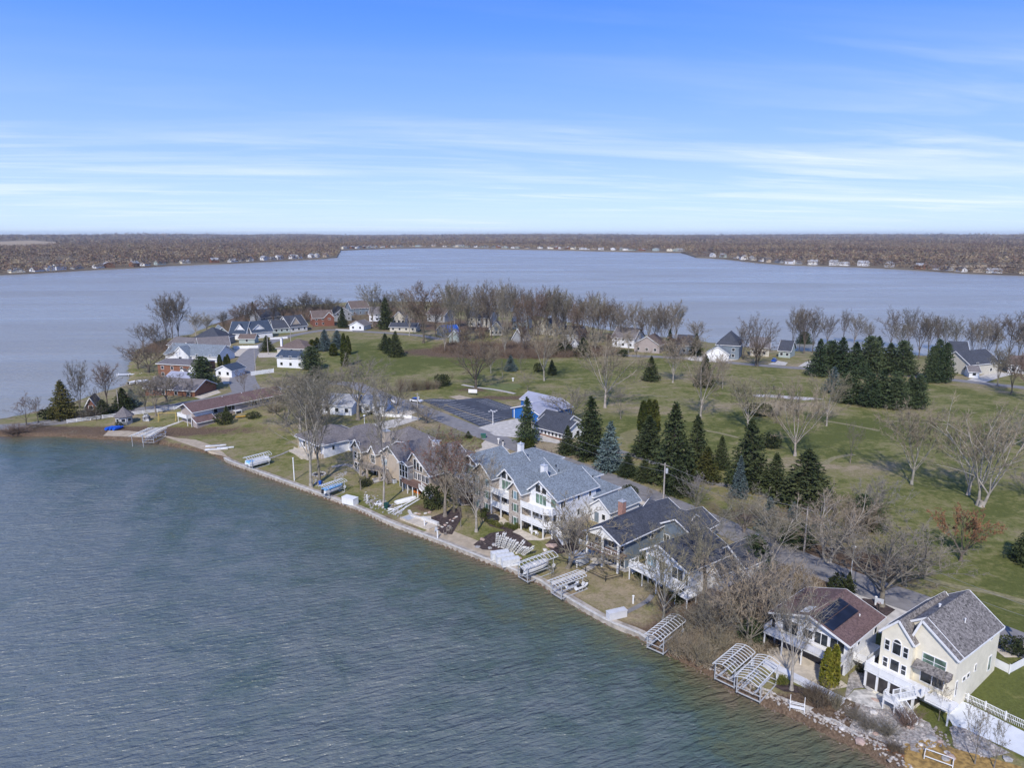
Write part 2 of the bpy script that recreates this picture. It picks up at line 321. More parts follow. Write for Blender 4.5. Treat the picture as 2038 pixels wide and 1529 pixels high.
azv=A2.ravel(); fr0=np.interp(azv,faz,frr); shal=np.maximum(shal,0.9*np.exp(-np.abs(np.clip(fr0-R2.ravel(),0,1e5))/90.0)*(np.abs(azv)<0.9))
nwx=np.array([p[0] for p in near_w]); nwy=np.array([p[1] for p in near_w]); mainl=ss((wy-np.interp(wx,nwx,nwy)-4)/14.0)*(ds>-2)+0.0  # main-lake mask for the painted silvery reflection
me=bpy.data.meshes.new('lake_water')
fa=[]
for i in range(nR-1):
    for j in range(nA): fa.append((i*nA+j,(i+1)*nA+j,(i+1)*nA+(j+1)%nA,i*nA+(j+1)%nA))
fa=[f[::-1] for f in fa]
me.from_pydata(np.stack([wx,wy,np.zeros_like(wx)],1).tolist(),[],fa)
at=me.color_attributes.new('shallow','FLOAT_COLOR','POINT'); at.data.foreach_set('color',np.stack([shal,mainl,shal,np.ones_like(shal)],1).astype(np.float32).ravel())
wm=bpy.data.materials.new('rippled_lake'); wm.use_nodes=True; t=wm.node_tree; b=t.nodes['Principled BSDF']
tc=t.nodes.new('ShaderNodeTexCoord'); O=tc.outputs['Object']; za=t.nodes.new('ShaderNodeVertexColor'); za.layer_name='shallow'
wp=tn(0.022,5,0.6,mapv(t,O,(1,0.55,1),(0,0,R(20))),1.0,t); wf=tn(0.15,5,0.7,None,0.5,t)
spw=t.nodes.new('ShaderNodeSeparateColor'); t.links.new(za.outputs[0],spw.inputs[0])
s=mathn(t,'ADD',spw.outputs[0],mathn(t,'MULTIPLY',mathn(t,'SUBTRACT',wf,0.5),1.1)); s=mathn(t,'ADD',s,mathn(t,'MULTIPLY',mathn(t,'SUBTRACT',wp,0.5),1.3))
cr=ramp(t,[(0.0,(0.150,0.172,0.163)),(0.22,(0.112,0.142,0.132)),(0.42,(0.074,0.110,0.090)),(0.60,(0.090,0.112,0.066)),(0.85,(0.115,0.115,0.062)),(1.0,(0.145,0.12,0.072))]); t.links.new(s,cr.inputs[0])
lk=mixc(t,mathn(t,'MULTIPLY',spw.outputs[1],0.85),cr.outputs[0],(0.33,0.315,0.275)); t.links.new(lk,b.inputs['Base Color']); b.inputs['IOR'].default_value=1.42; b.inputs['Specular IOR Level'].default_value=0.7; b.inputs['Roughness'].default_value=0.2  # paler main-lake base colour stands in for its silvery sky reflection
rot=R(22)
n1=tn(1.15,3,0.55,mapv(t,O,(0.34,1.0,1),(0,0,rot)),0.4,t); n2=tn(2.3,3,0.6,mapv(t,O,(0.45,1.0,1),(0,0,rot-0.25)),0.3,t); n3=tn(0.12,4,0.6,mapv(t,O,(0.35,1,1),(0,0,rot-.1)),0.3,t)
gust=tn(0.006,4,0.6,mapv(t,O,(0.5,2.2,1)),0.6,t); gr=ramp(t,[(0.32,0.35),(0.64,1.05)]); t.links.new(gust,gr.inputs[0])
h=mathn(t,'ADD',mathn(t,'MULTIPLY',n1,0.98),mathn(t,'MULTIPLY',n2,0.30)); h=mathn(t,'ADD',h,mathn(t,'MULTIPLY',n3,1.5)); h=mathn(t,'MULTIPLY',h,gr.outputs[0])
rg=ramp(t,[(0.35,0.23),(0.65,0.36)]); t.links.new(gust,rg.inputs[0]); t.links.new(rg.outputs[0],b.inputs['Roughness'])
bn=t.nodes.new('ShaderNodeBump'); bn.inputs['Strength'].default_value=1.0; bn.inputs['Distance'].default_value=1.0; t.links.new(h,bn.inputs['Height']); t.links.new(bn.outputs[0],b.inputs['Normal'])
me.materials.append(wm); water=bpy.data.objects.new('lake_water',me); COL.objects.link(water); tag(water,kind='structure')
# distant land with its shoreline
az=np.concatenate([np.linspace(-1.1,-0.75,12),np.linspace(-0.74,0.74,520),np.linspace(0.75,1.1,12)]); r0=np.interp(az,faz,frr)
offs=np.array([-6,4,12,60,160,400,800,1400,2300,3600,5500,8000,11000,15000,20000,26000.])
def hillz(x,y):
    r=np.hypot(x,y); return 0.9+ss((r-2600)/9000)*(21+8*np.sin(x*0.0011+1)+7*np.sin(x*0.0027+y*0.0009))+ss((r-1200)/1500)*3
vv=[];
for o in offs:
    r=r0+o; x=r*np.sin(az); y=r*np.cos(az); z=hillz(x,y)
    if o<0: z=np.full_like(z,-1.0)
    vv.append(np.stack([x,y,z],1))
vv=np.concatenate(vv); n=len(az); fa=[(i*n+j,i*n+j+1,(i+1)*n+j+1,(i+1)*n+j) for i in range(len(offs)-1) for j in range(n-1)]
me=bpy.data.meshes.new('distant_land'); me.from_pydata(vv.tolist(),[],fa)
me.materials.append(M('distant_soil',(0.13,0.10,0.07),1.0,0,0.01,col2=(0.20,0.165,0.115),det=6,spec=0.05)); o=bpy.data.objects.new('distant_land',me); COL.objects.link(o); tag(o,kind='structure')
fields=[]
for q in [[(-40,482),(60,479.5),(112,481),(112,486),(40,488),(-40,489)],[(205,509),(262,508.5),(262,513),(205,514)],[(380,474.5),(420,474.3),(430,475.2),(375,475.6)],[(1880,519),(2000,517),(2030,520),(1900,523)],[(1540,478),(1640,477),(1650,479),(1545,480)],[(60,499),(150,497),(160,499),(70,502)]]:
    pts=[hit(px,py,12) for px,py in q]; pts=[(x,y) for x,y in pts]; fields.append(pts)
    mb=MB(); mb.poly([(x,y,float(hillz(np.array(x),np.array(y)))+1.5) for x,y in pts]); f=mb.build('field',M('dry_stubble_field',(0.36,0.27,0.16),1,0.1,0.02),recalc=True); tag(f,kind='structure')
# ------------------------------------------------------------------ draped sheets (roads, drives, beds)
def sheet(name,pts,mat,off=0.05,kind='structure',world=False,n=3,flatz=None):
    pts=pts if world else PW(pts)
    bm=bmesh.new(); vs=[bm.verts.new((p[0],p[1],0)) for p in pts]; f=bm.faces.new(vs)
    bmesh.ops.triangulate(bm,faces=[f])
    for _ in range(n): 
        es=[e for e in bm.edges if e.calc_length()>2.2]
        if es: bmesh.ops.subdivide_edges(bm,edges=es,cuts=1,use_grid_fill=True)
    z=zfun(np.array([v.co.x for v in bm.verts]),np.array([v.co.y for v in bm.verts]))
    for v,q in zip(bm.verts,z): v.co.z=(q if flatz is None else flatz)+off
    bmesh.ops.recalc_face_normals(bm,faces=bm.faces)
    me=bpy.data.meshes.new(name); bm.to_mesh(me); bm.free()
    if me.polygons and me.polygons[0].normal.z<0: me.flip_normals()
    me.materials.append(mat); o=bpy.data.objects.new(name,me); COL.objects.link(o)
    if kind: tag(o,kind=kind)
    return o
def resample(pts,step):
    pts=[Vector((p[0],p[1])) for p in pts]; out=[]
    for i in range(len(pts)-1):
        p0=pts[max(i-1,0)];p1=pts[i];p2=pts[i+1];p3=pts[min(i+2,len(pts)-1)]
        k=max(1,int((p2-p1).length/step))
        for j in range(k):
            t_=j/k; out.append(0.5*((2*p1)+(p2-p0)*t_+(2*p0-5*p1+4*p2-p3)*t_**2+(3*p1-p0-3*p2+p3)*t_**3))
    out.append(pts[-1]); return out
def strip(name,pts,w,mat,off=0.06,kind='structure',step=2.0,world=False,ws=None):
    q=resample(pts if world else PW(pts),step); L=[];n=len(q)
    for i,p in enumerate(q):
        d=(q[min(i+1,n-1)]-q[max(i-1,0)]).normalized(); s_=Vector((-d.y,d.x))
        ww=w if ws is None else float(np.interp(i/(n-1),[k/(len(ws)-1) for k in range(len(ws))],ws))
        for k in (1,0.33,-0.33,-1): L.append((p+s_*ww/2*k))
    z=zfun(np.array([v.x for v in L]),np.array([v.y for v in L]))+off
    mb=MB(); mb.v=[(v.x,v.y,float(zz_)) for v,zz_ in zip(L,z)]
    for i in range(n-1):
        for k in range(3): mb.f.append((i*4+k,i*4+k+1,i*4+k+5,i*4+k+4)); mb.m.append(0)
    o=mb.build(name,mat)
    if o.data.polygons[0].normal.z<0: o.data.flip_normals()
    if kind: tag(o,kind=kind)
    return o
strip('road',[(700,764),(770,792),(830,812),(900,840),(960,864),(1050,896),(1140,927),(1230,962),(1330,1003),(1430,1045),(1530,1090),(1640,1135),(1730,1170),(1820,1200),(1930,1243),(2100,1310)],7.0,ASPH,0.07)
strip('road',[(702,765),(650,762),(600,768),(550,774),(490,778)],6.5,ASPH,0.066)
strip('road',[(500,790),(483,758),(488,722),(503,700),(530,684),(570,671),(620,661),(660,657),(720,660),(800,665),(840,669),(880,676)],8.5,ASPH,0.074,ws=[11,9.5,8,7,6,6,6])
strip('road',[(488,779),(440,792),(370,805),(330,812),(250,820),(180,831),(90,843),(0,851),(-200,868)],7,ASPH,0.07)
strip('road',[(1180,702),(1250,708),(1340,712),(1430,720),(1530,729),(1620,735),(1750,743),(1900,757),(2000,768),(2200,790)],6,ASPH,0.07)
lot=sheet('parking_lot',[(838,797),(863,794),(916,796),(941,793),(971,794),(1022,811),(1034,829),(980,843),(955,850),(900,824)],ASPHD,0.10)
a=Vector(P(884,806)[:2]); b_=Vector(P(984,842)[:2]); dr=(b_-a).normalized(); pr=Vector((-dr.y,dr.x))
WL=M('worn_white_line_paint',(0.5,0.5,0.48),0.8,0.25,1.5); YL=M('worn_yellow_line_paint',(0.48,0.36,0.14),0.8,0.25,1.5)
def mark(p,q,w,mat,off=0.115,name='parking_line'):
    d_=(q-p).normalized(); s_=Vector((-d_.y,d_.x))*w/2; mb=MB()
    mb.poly([(v.x,v.y,zat(v.x,v.y)+off) for v in (p-s_,q-s_,q+s_,p+s_)]); o=mb.build(name,mat)
    if o.data.polygons[0].normal.z<0: o.data.flip_normals()
    tag(o,kind='structure')
L_=(b_-a).length; mark(a,b_,0.22,YL)
for i in range(int(L_/2.8)+1):
    p=a+dr*(i*2.8); mark(p-pr*5,p+pr*5,0.16,WL,0.112)
for i in range(10):
    p=Vector(P(972,795)[:2]).lerp(Vector(P(1021,812)[:2]),i/9); q=p-pr*5.0; mark(p,q,0.16,WL,0.112)
for i in range(8):
    p=Vector(P(866,796)[:2]).lerp(Vector(P(912,797)[:2]),i/7); mark(p,p-dr*1.0-pr*4.5,0.16,WL,0.112)
for i in range(9):
    p=Vector(P(905,826)[:2]).lerp(Vector(P(975,846)[:2]),i/8); mark(p,p+pr*4.6,0.16,WL,0.112)
sheet('driveway',[(952,852),(980,843),(1033,833),(1046,842),(1046,862),(1000,866),(975,860)],CONC,0.085)
sheet('driveway',[(975,862),(1046,860),(1075,865),(1118,879),(1112,884),(1040,873),(985,868)],CONC,0.078)
sheet('driveway',[(1102,826),(1135,828),(1158,838),(1140,846),(1120,838)],CONC2,0.08)
for nm,q,mt,of in [
 ('driveway',[(752,822),(770,805),(800,806),(828,822),(800,832),(745,826)],CONC2,.06),
 ('driveway',[(716,850),(760,840),(820,828),(838,834),(790,850),(740,862),(716,861)],CONC,.062),
 ('driveway',[(958,884),(975,868),(1010,884),(990,905),(962,905)],CONC2,.06),
 ('driveway',[(945,897),(985,884),(1020,892),(1000,902),(952,907)],CONC2,.064),
 ('driveway',[(1130,935),(1150,937),(1165,945),(1150,950),(1130,943)],CONC2,.06),
 ('driveway',[(1218,975),(1245,969),(1270,978),(1260,986),(1225,984)],CONC2,.06),
 ('driveway',[(1244,985),(1275,983),(1305,992),(1290,1003),(1262,1010),(1248,1000)],CONC2,.058),
 ('driveway',[(1640,1192),(1680,1182),(1722,1168),(1790,1200),(1830,1208),(1800,1232),(1760,1262),(1748,1262),(1735,1240),(1700,1215)],CONC,.06),
 ('driveway',[(1700,1185),(1725,1150),(1790,1175),(1900,1215),(1860,1225),(1790,1203),(1722,1170)],ASPH,.064),
 ('driveway',[(1985,1262),(2040,1262),(2038,1310),(2000,1310),(1975,1290)],CONC2,.06),
 ('driveway',[(1440,694),(1400,706),(1360,712),(1375,718),(1440,722),(1470,716)],CONC,.08),
 ('driveway',[(1545,718),(1568,722),(1563,728),(1528,726)],CONC,.08),('driveway',[(1605,720),(1625,718),(1625,732),(1588,730)],CONC,.08),
 ('driveway',[(1925,757),(1960,745),(1985,740),(2020,745),(1990,752),(1960,762)],CONC,.08),
 ('driveway',[(390,778),(425,770),(440,782),(400,795),(385,790)],CONC2,.05),
 ('driveway',[(436,752),(470,745),(478,762),(445,765)],CONC2,.05),
 ('driveway',[(455,738),(480,735),(482,727),(455,730)],CONC2,.05),
 ('driveway',[(455,700),(495,690),(512,690),(490,720),(480,710),(455,708)],CONC2,.05),
 ('driveway',[(465,690),(515,688),(505,695),(465,696)],CONC,.055),
 ('driveway',[(510,703),(552,702),(560,711),(515,712)],CONC2,.05),('driveway',[(700,656),(668,655),(668,658),(702,660)],CONC,.085),
 ('patio',[(1020,1060),(1032,1052),(1075,1073),(1105,1066),(1098,1072),(1075,1077),(1050,1076),(1028,1069)],CONC2,.05),
 ('patio',[(965,1033),(985,1022),(1003,1032),(1014,1041),(1000,1046),(985,1041)],CONC2,.05),
 ('patio',[(908,995),(918,984),(938,998),(935,1006),(918,1008)],CONC2,.05),
 ('patio',[(1148,1096),(1175,1094),(1212,1112),(1250,1124),(1262,1135),(1244,1140),(1200,1121),(1180,1118),(1150,1104)],CONC,.05),
 ('patio',[(1525,1292),(1560,1288),(1640,1330),(1690,1368),(1655,1375),(1600,1362),(1560,1335),(1530,1312)],CONC2,.05),
 ('patio',[(585,890),(616,904),(618,912),(600,915),(582,902)],CONC2,.05),
 ('patio',[(740,953),(765,948),(764,957),(745,962)],CONC,.05),
 ('beach_sand',[(300,884),(328,870),(390,876),(425,888),(455,912),(446,916),(418,903),(328,885)],SAND,.045),
 ('beach_sand',[(205,868),(255,858),(300,872),(300,880),(259,876),(220,875)],SAND,.045),
 ('sand_patch',[(208,855),(225,851),(230,854),(215,859)],SAND,.05),
 ('gravel_patch',[(895,790),(915,787),(940,793),(912,797)],SAND,.07),
 ('mulch_bed',[(860,1030),(890,1018),(917,1010),(920,1030),(908,1050),(900,1065),(878,1062),(868,1050),(840,1044)],MULCH,.055),
 ('mulch_bed',[(942,1085),(975,1062),(1010,1056),(1035,1066),(1060,1085),(1045,1100),(1000,1098),(960,1095)],MULCH,.055),
 ('mulch_bed',[(955,1010),(972,1018),(985,1042),(1030,1055),(1018,1060),(975,1048),(958,1030)],MULCH,.052),
 ('mulch_bed',[(1085,1085),(1100,1070),(1150,1085),(1165,1105),(1130,1100),(1105,1104)],MULCH,.052),
 ('mulch_bed',[(1704,1200),(1718,1192),(1745,1196),(1782,1215),(1765,1228),(1745,1222),(1725,1215)],MULCH,.075),
 ('mulch_bed',[(1535,1365),(1575,1362),(1600,1372),(1600,1382),(1560,1378)],MULCH,.052),
 ('sand_patio',[(1683,1392),(1700,1375),(1735,1372),(1800,1400),(1800,1412),(1745,1412),(1715,1405)],M('white_stone_paving',(0.5,0.48,0.44),0.9,0.3,1.5,bump=.2),.055),
 ('sand_patio',[(1628,1450),(1650,1440),(1690,1456),(1722,1478),(1705,1487),(1660,1470)],M('white_stone_paving',(0.5,0.48,0.44)),.055),
 ('gravel_bed',[(1715,1400),(1790,1415),(1850,1440),(1870,1480),(1830,1500),(1760,1480),(1690,1450)],GRAVEL,.05),
 ('gravel_bed',[(1890,1450),(1905,1440),(2010,1500),(1960,1512),(1900,1490)],GRAVEL,.05),
 ('gravel_bed',[(1690,1345),(1745,1300),(1758,1308),(1735,1370),(1700,1372),(1680,1395)],GRAVEL,.05),
 ('gravel_bed',[(1470,1390),(1545,1385),(1620,1410),(1600,1430),(1530,1408)],M('broken_limestone',(0.45,0.42,0.37),.9,.3,4),.05),
 ('golden_ground_cover',[(1800,1482),(1860,1470),(1900,1492),(1990,1515),(2036,1529),(1850,1560),(1800,1529)],M('golden_dry_grass',(0.30,0.19,0.06),1,.4,1.8),.052),
 ('rust_ground_cover',[(1738,1484),(1760,1482),(1800,1505),(1830,1530),(1790,1545)],M('rust_dry_grass',(0.24,0.11,0.05),1,.3,1.8),.052),
 ('golf_sand_trap',[(1497,785),(1530,786),(1620,792),(1640,795),(1600,797),(1530,791),(1500,790)],M('pale_path_sand',(0.48,0.45,0.42),1,.1,1),.05),
 ('golf_green',[(960,775),(985,764),(1030,764),(1040,771),(1010,779),(975,780)],M('golf_green_turf',(0.125,0.145,0.04),1,.1,1),.045),
 ('golf_green',[(1232,865),(1250,858),(1280,862),(1290,880),(1250,880)],M('golf_fringe_turf',(0.19,0.17,0.07),1,.1,1),.045)]:
    sheet(nm,q,mt,of)
strip('footpath',[(920,766),(945,771),(985,776),(1025,784)],1.6,M('pale_path_sand',(0.48,0.45,0.42)),.06)
strip('footpath',[(1225,897),(1262,907),(1310,925),(1345,935),(1390,955),(1500,978),(1560,1000)],2.2,ASPH,.06)
strip('footpath',[(1298,1186),(1290,1196),(1270,1208),(1246,1220)],0.9,ASPH,.06)
strip('footpath',[(1190,1118),(1172,1132),(1130,1155),(1096,1174)],1.3,CONC,.065)
strip('footpath',[(372,835),(350,843),(318,855),(290,872)],1.3,CONC,.06)
strip('footpath',[(860,1052),(900,1070),(950,1090),(985,1105),(1010,1125),(985,1122),(940,1102),(895,1080)][:5],4.0,SAND,.05)
strip('stone_path',[(660,930),(690,925),(712,935),(725,948)],1.5,GRAVEL,.05)
TANP=M('worn_tan_turf',(0.225,0.200,0.100),1,.2,1.5)
for q_ in ([(1236,876),(1246,862),(1272,856),(1300,858)],[(1395,856),(1430,862),(1470,872)],[(1640,838),(1690,846),(1750,858)],[(1700,905),(1660,912),(1640,925)],[(1840,1152),(1900,1168),(1970,1180),(2045,1200)],[(1050,753),(1110,756),(1160,754)],[(1430,768),(1500,772),(1580,776)],[(1180,792),(1260,786),(1330,790)],[(1760,838),(1840,842),(1900,846)]): strip('worn_path',q_,1.5,TANP,.04,step=3)
strip('footpath',[(530,915),(560,905),(575,898)],0.8,GRAVEL,.05)
# ------------------------------------------------------------------ distant forest (one mass)
fx=[];fy=[];fs=[]
A0,A1=-0.70,0.70
def addf(n,r_lo,r_hi,sc):
    u=nr.random(n); r=np.sqrt(r_lo**2+u*(r_hi**2-r_lo**2)); a=nr.uniform(A0,A1,n)
    k=r>np.interp(a,faz,frr)+nr.uniform(22,45,n); a,r=a[k],r[k]
    fx.append(r*np.sin(a)); fy.append(r*np.cos(a)); fs.append(np.full(len(a),sc))
addf(43000,1000,4200,1.0)
for lo,hi,sc,n in ((4200,6500,1.6,12000),(6500,10000,2.4,10000),(10000,17000,4.0,11000)): addf(n,lo,hi,sc)
fx=np.concatenate(fx);fy=np.concatenate(fy);fs=np.concatenate(fs)
a_=nr.uniform(-0.66,0.66,1500); r_=np.interp(a_,faz,frr)+nr.uniform(5,26,1500); fx=np.concatenate([fx,r_*np.sin(a_)]);fy=np.concatenate([fy,r_*np.cos(a_)]);fs=np.concatenate([fs,np.full(1500,.62)])
ok=np.ones(len(fx),bool)
for q in fields: ok&=~inpoly(fx,fy,q)
# thin out between copses
gap=np.sin(fx*0.011+1.7*np.sin(fy*0.004))*np.sin(fy*0.0065+fx*0.002); ok&=~((gap>0.72)&(nr.random(len(fx))<0.8))
fx,fy,fs=fx[ok],fy[ok],fs[ok]; n=len(fx); K=13
hv=np.sin(fx*0.0083+1.3*np.sin(fy*0.005))*np.cos(fy*0.0071-fx*0.003); h=nr.uniform(9,17,n)*np.sqrt(fs)*(1.05+0.28*hv)*np.where(nr.random(n)<0.06,1.45,1.0); wdt=nr.uniform(7,12,n)*fs
zb=hillz(fx,fy)
cxy=nr.normal(0,0.27,(n,K,2)); ch=nr.uniform(0.25,0.95,(n,K)); shr=np.sqrt(np.clip(1.15-((ch-.55)/.55)**2,0.1,1))
ctr=np.stack([fx[:,None]+cxy[...,0]*wdt[:,None]*shr,fy[:,None]+cxy[...,1]*wdt[:,None]*shr,zb[:,None]+ch*h[:,None]],-1)
tri=nr.normal(0,1,(n,K,3,3)); tri/=np.linalg.norm(tri,axis=-1,keepdims=True)
tv=ctr[:,:,None,:]+tri*(wdt*0.23)[:,None,None,None]*np.array([1,1,0.8])
pal=np.array([(0.15,0.105,0.080),(0.20,0.155,0.115),(0.115,0.078,0.070),(0.27,0.22,0.155),(0.17,0.11,0.085),(0.075,0.062,0.065),(0.03,0.045,0.03)])
rF=np.hypot(fx,fy); reg=1.1*np.sin(np.log(rF)*23+1.8*np.sin(np.arctan2(fx,fy)*11))+np.sin(fx*0.004+fy*0.002)*.6+np.sin(fy*0.0033-fx*0.0017+2)+nr.normal(0,0.9,n)
ci=np.clip(((reg+2.6)/5.2*6).astype(int),0,5); ci[nr.random(n)<0.02]=6; ci[(reg<-2.2)]=5
colr=pal[ci]*np.array([1.22,1.2,1.08])*nr.uniform(0.75,1.25,(n,1)); me=bpy.data.meshes.new('distant_forest')
me.vertices.add(n*K*3); me.vertices.foreach_set('co',tv.astype(np.float32).ravel())
me.loops.add(n*K*3); me.loops.foreach_set('vertex_index',np.arange(n*K*3,dtype=np.int32))
me.polygons.add(n*K); me.polygons.foreach_set('loop_start',np.arange(0,n*K*3,3,dtype=np.int32)); me.polygons.foreach_set('loop_total',np.full(n*K,3,dtype=np.int32)); me.update(calc_edges=True)
at=me.color_attributes.new('tone','FLOAT_COLOR','POINT'); cc=np.concatenate([np.repeat(colr,K*3,axis=0),np.ones((n*K*3,1))],1); at.data.foreach_set('color',cc.astype(np.float32).ravel())
m_=bpy.data.materials.new('distant_bare_wood'); m_.use_nodes=True; t=m_.node_tree; b=t.nodes['Principled BSDF']; za=t.nodes.new('ShaderNodeVertexColor'); za.layer_name='tone'; t.links.new(za.outputs[0],b.inputs['Base Color']); b.inputs['Roughness'].default_value=1; b.inputs['Specular IOR Level'].default_value=0
me.materials.append(m_); o=bpy.data.objects.new('distant_forest',me); COL.objects.link(o)
tag(o,'brown leafless woods spreading beyond the far shores to the horizon','forest',kind='stuff')
# ------------------------------------------------------------------ tree library
BARKP=M('pale_sycamore_bark',(0.33,0.30,0.255),0.9,0.25,1.2,rand=0.1); BARKG=M('grey_bark',(0.20,0.175,0.138),0.95,0.25,1.5,rand=0.12); BARKD=M('dark_bark',(0.12,0.10,0.077),0.95,0.25,1.5,rand=0.15)
TWG=M('grey_brown_twigs',(0.182,0.162,0.120),0.95,0.2,0.5,rand=0.14); TWT=M('tan_twigs',(0.235,0.200,0.135),0.95,0.2,0.5,rand=0.12); TWD=M('dark_twigs',(0.130,0.112,0.086),0.95,0.2,0.5,rand=0.18); TWR=M('reddish_twigs',(0.150,0.108,0.076),0.95,0.25,0.5,rand=0.15); TWL=M('lavender_grey_twigs',(0.225,0.202,0.178),0.95,0.15,0.5,rand=0.12)
BUDR=M('dull_red_buds',(0.21,0.085,0.06),0.9,0.3,0.5); OAKL=M('rusty_oak_leaves',(0.27,0.135,0.06),0.9,0.35,0.6)
def leafmat(name,c1,c2,sc=0.6):
    return M(name,c1,0.85,0,sc,col2=c2,det=5,rand=0.22,spec=0.2)
SPG=leafmat('dark_spruce_needles',(0.026,0.040,0.015),(0.070,0.085,0.032)); SPO=leafmat('olive_spruce_needles',(0.045,0.055,0.014),(0.115,0.105,0.028)); SPB=leafmat('blue_spruce_needles',(0.055,0.085,0.085),(0.14,0.19,0.18)); PIN=leafmat('pine_needles',(0.030,0.052,0.022),(0.088,0.115,0.050)); ARB=leafmat('arborvitae_foliage',(0.030,0.045,0.010),(0.085,0.095,0.02),1.2); ARY=leafmat('yellow_green_arborvitae_foliage',(0.09,0.11,0.01),(0.22,0.20,0.03),1.2); YEW=leafmat('yew_foliage',(0.020,0.030,0.012),(0.06,0.07,0.022),1.0); BOX=leafmat('boxwood_foliage',(0.06,0.08,0.015),(0.15,0.15,0.04),1.2)
def cone_stick(mb,a,b,r0,r1,n=3):
    a=Vector(a);b=Vector(b);d=b-a
    if d.length<1e-5: return
    d.normalize(); up=Vector((0,0,1)) if abs(d.z)<0.9 else Vector((1,0,0)); x=d.cross(up).normalized(); y=x.cross(d); k=len(mb.v)
    for j in range(n):
        c_,s_=math.cos(2*math.pi*j/n),math.sin(2*math.pi*j/n); mb.v.append(tuple(a+x*(r0*c_)+y*(r0*s_)))
    if r1<=0.002:
        mb.v.append(tuple(b))
        for j in range(n): mb.f.append((k+j,k+(j+1)%n,k+n)); mb.m.append(0)
    else:
        for j in range(n):
            c_,s_=math.cos(2*math.pi*j/n),math.sin(2*math.pi*j/n); mb.v.append(tuple(b+x*(r1*c_)+y*(r1*s_)))
        for j in range(n): mb.f.append((k+j,k+(j+1)%n,k+n+(j+1)%n,k+n+j)); mb.m.append(0)
def bare_tree(seed,H=20.0,W=12.0,fork=0.3,trunks=1,limbs=6,up=0.75,rt=0.35,kids=(6,6,7),gn=0.16,twr=0.028,droop=0.0,bare_top=0.0,lean=0.0):
    """H height, W crown width; returns (wood mesh builder, twig mesh builder)"""
    g=random.Random(seed); wood=MB(); tw=MB()
    def path(p,d,L,r0,r1,seg,wig,upb,mb,n):
        pts=[Vector(p)]; dd=Vector(d).normalized(); rads=[r0]
        for i in range(seg):
            dd=(dd+Vector((g.gauss(0,wig),g.gauss(0,wig),g.gauss(0,wig)+upb))).normalized()
            pts.append(pts[-1]+dd*(L/seg)); rads.append(r0+(r1-r0)*(i+1)/seg)
        if r0>0.05: mb.tube(pts,rads,n,cap=False)
        else:
            for i in range(seg): cone_stick(mb,pts[i],pts[i+1],rads[i],rads[i+1] if i<seg-1 else 0)
        return pts,dd
    def twig(p,d,L,lev):
        pts,dd=path(p,d,L,twr if lev else twr*1.3,twr*0.4,2,0.22,0.04-droop*0.3,tw,3)
        if lev>0:
            for _ in range(kids[2]):
                t_=g.uniform(0.15,1.0); q=pts[0].lerp(pts[-1],t_) if t_<.5 else pts[1].lerp(pts[2],g.random())
                v=dd+Vector((g.gauss(0,0.6),g.gauss(0,0.6),g.gauss(0.12,0.5)-droop)); twig(q,v,L*g.uniform(0.45,0.8),lev-1)
    def branch(p,d,L,r,lev):
        pts,dd=path(p,d,L,r,max(r*0.35,twr*1.2),4 if lev>0 else 3,0.09,0.05,wood if r>0.05 else tw,5)
        nk=kids[0] if lev>0 else kids[1]
        for i in range(nk):
            f=(0.25+0.75*(i+g.random())/nk); q=pts[0]; s_=f*(len(pts)-1); k=min(int(s_),len(pts)-2); q=pts[k].lerp(pts[k+1],s_-k)
            tang=(pts[k+1]-pts[k]).normalized()
            side=tang.cross(Vector((g.gauss(0,1),g.gauss(0,1),g.gauss(0,1)))).normalized()
            v=tang*0.75+side*g.uniform(0.5,0.95)+Vector((0,0,0.15))
            if lev>0: branch(q,v,L*g.uniform(0.42,0.62)*(1.12-0.35*f),r*0.42,lev-1)
            else: twig(q,v,H*g.uniform(0.05,0.085),1)
        if lev==0: twig(pts[-1],dd,H*0.07,1)
    for k in range(trunks):
        a=g.uniform(0,6.28); off=Vector((math.cos(a),math.sin(a),0))*(0.0 if trunks==1 else rt*0.9)
        td=Vector((lean,0,1)) if trunks==1 else Vector((math.cos(a)*0.22,math.sin(a)*0.22,1))
        fh=H*fork; fl=g.uniform(.9,1.1)
        pts,dd=path(off-Vector((0,0,0.4)),td,fh*fl+0.4,rt*(1 if trunks==1 else .75),rt*0.72*(1 if trunks==1 else .75),4,0.03,0.05,wood,8)
        wood.tube([off-Vector((0,0,0.4)),off+Vector((0,0,0.35)),off+Vector((0,0,1.1))],[rt*1.7,rt*1.22,rt*1.0],8,cap=False)
        nl=max(3,limbs//trunks)
        a0=g.uniform(0,6.28)
        for i in range(nl):
            ai=a0+6.283*i/nl+g.uniform(-.35,.35); f=g.uniform(0.62,1.0) if i else 1.0; q=pts[0].lerp(pts[-1],f)
            sp_=(1-up)*g.uniform(0.75,1.3)*1.6; hh=H-q.z
            if i==0: sp_*=0.2
            v=Vector((math.cos(ai)*sp_,math.sin(ai)*sp_,1)); 
            L=hh*g.uniform(0.72,0.86)
            branch(q,v,L,rt*g.uniform(0.34,0.46),1)
    # scale to requested height and width
    co=np.array(tw.v+wood.v); zmax=np.percentile(co[:,2],99.7); rx=np.percentile(np.abs(co[:,0]),97); ry=np.percentile(np.abs(co[:,1]),97)
    sx=W/2/((rx+ry)/2); sz=H/zmax
    for mb in (wood,tw):
        a=np.array(mb.v); hh=np.clip(a[:,2]/(H*fork*0.8),0,1); k=1+(sx-1)*hh; a[:,0]*=k; a[:,1]*=k; a[:,2]*=sz; mb.v=[tuple(q) for q in a]
    return wood,tw
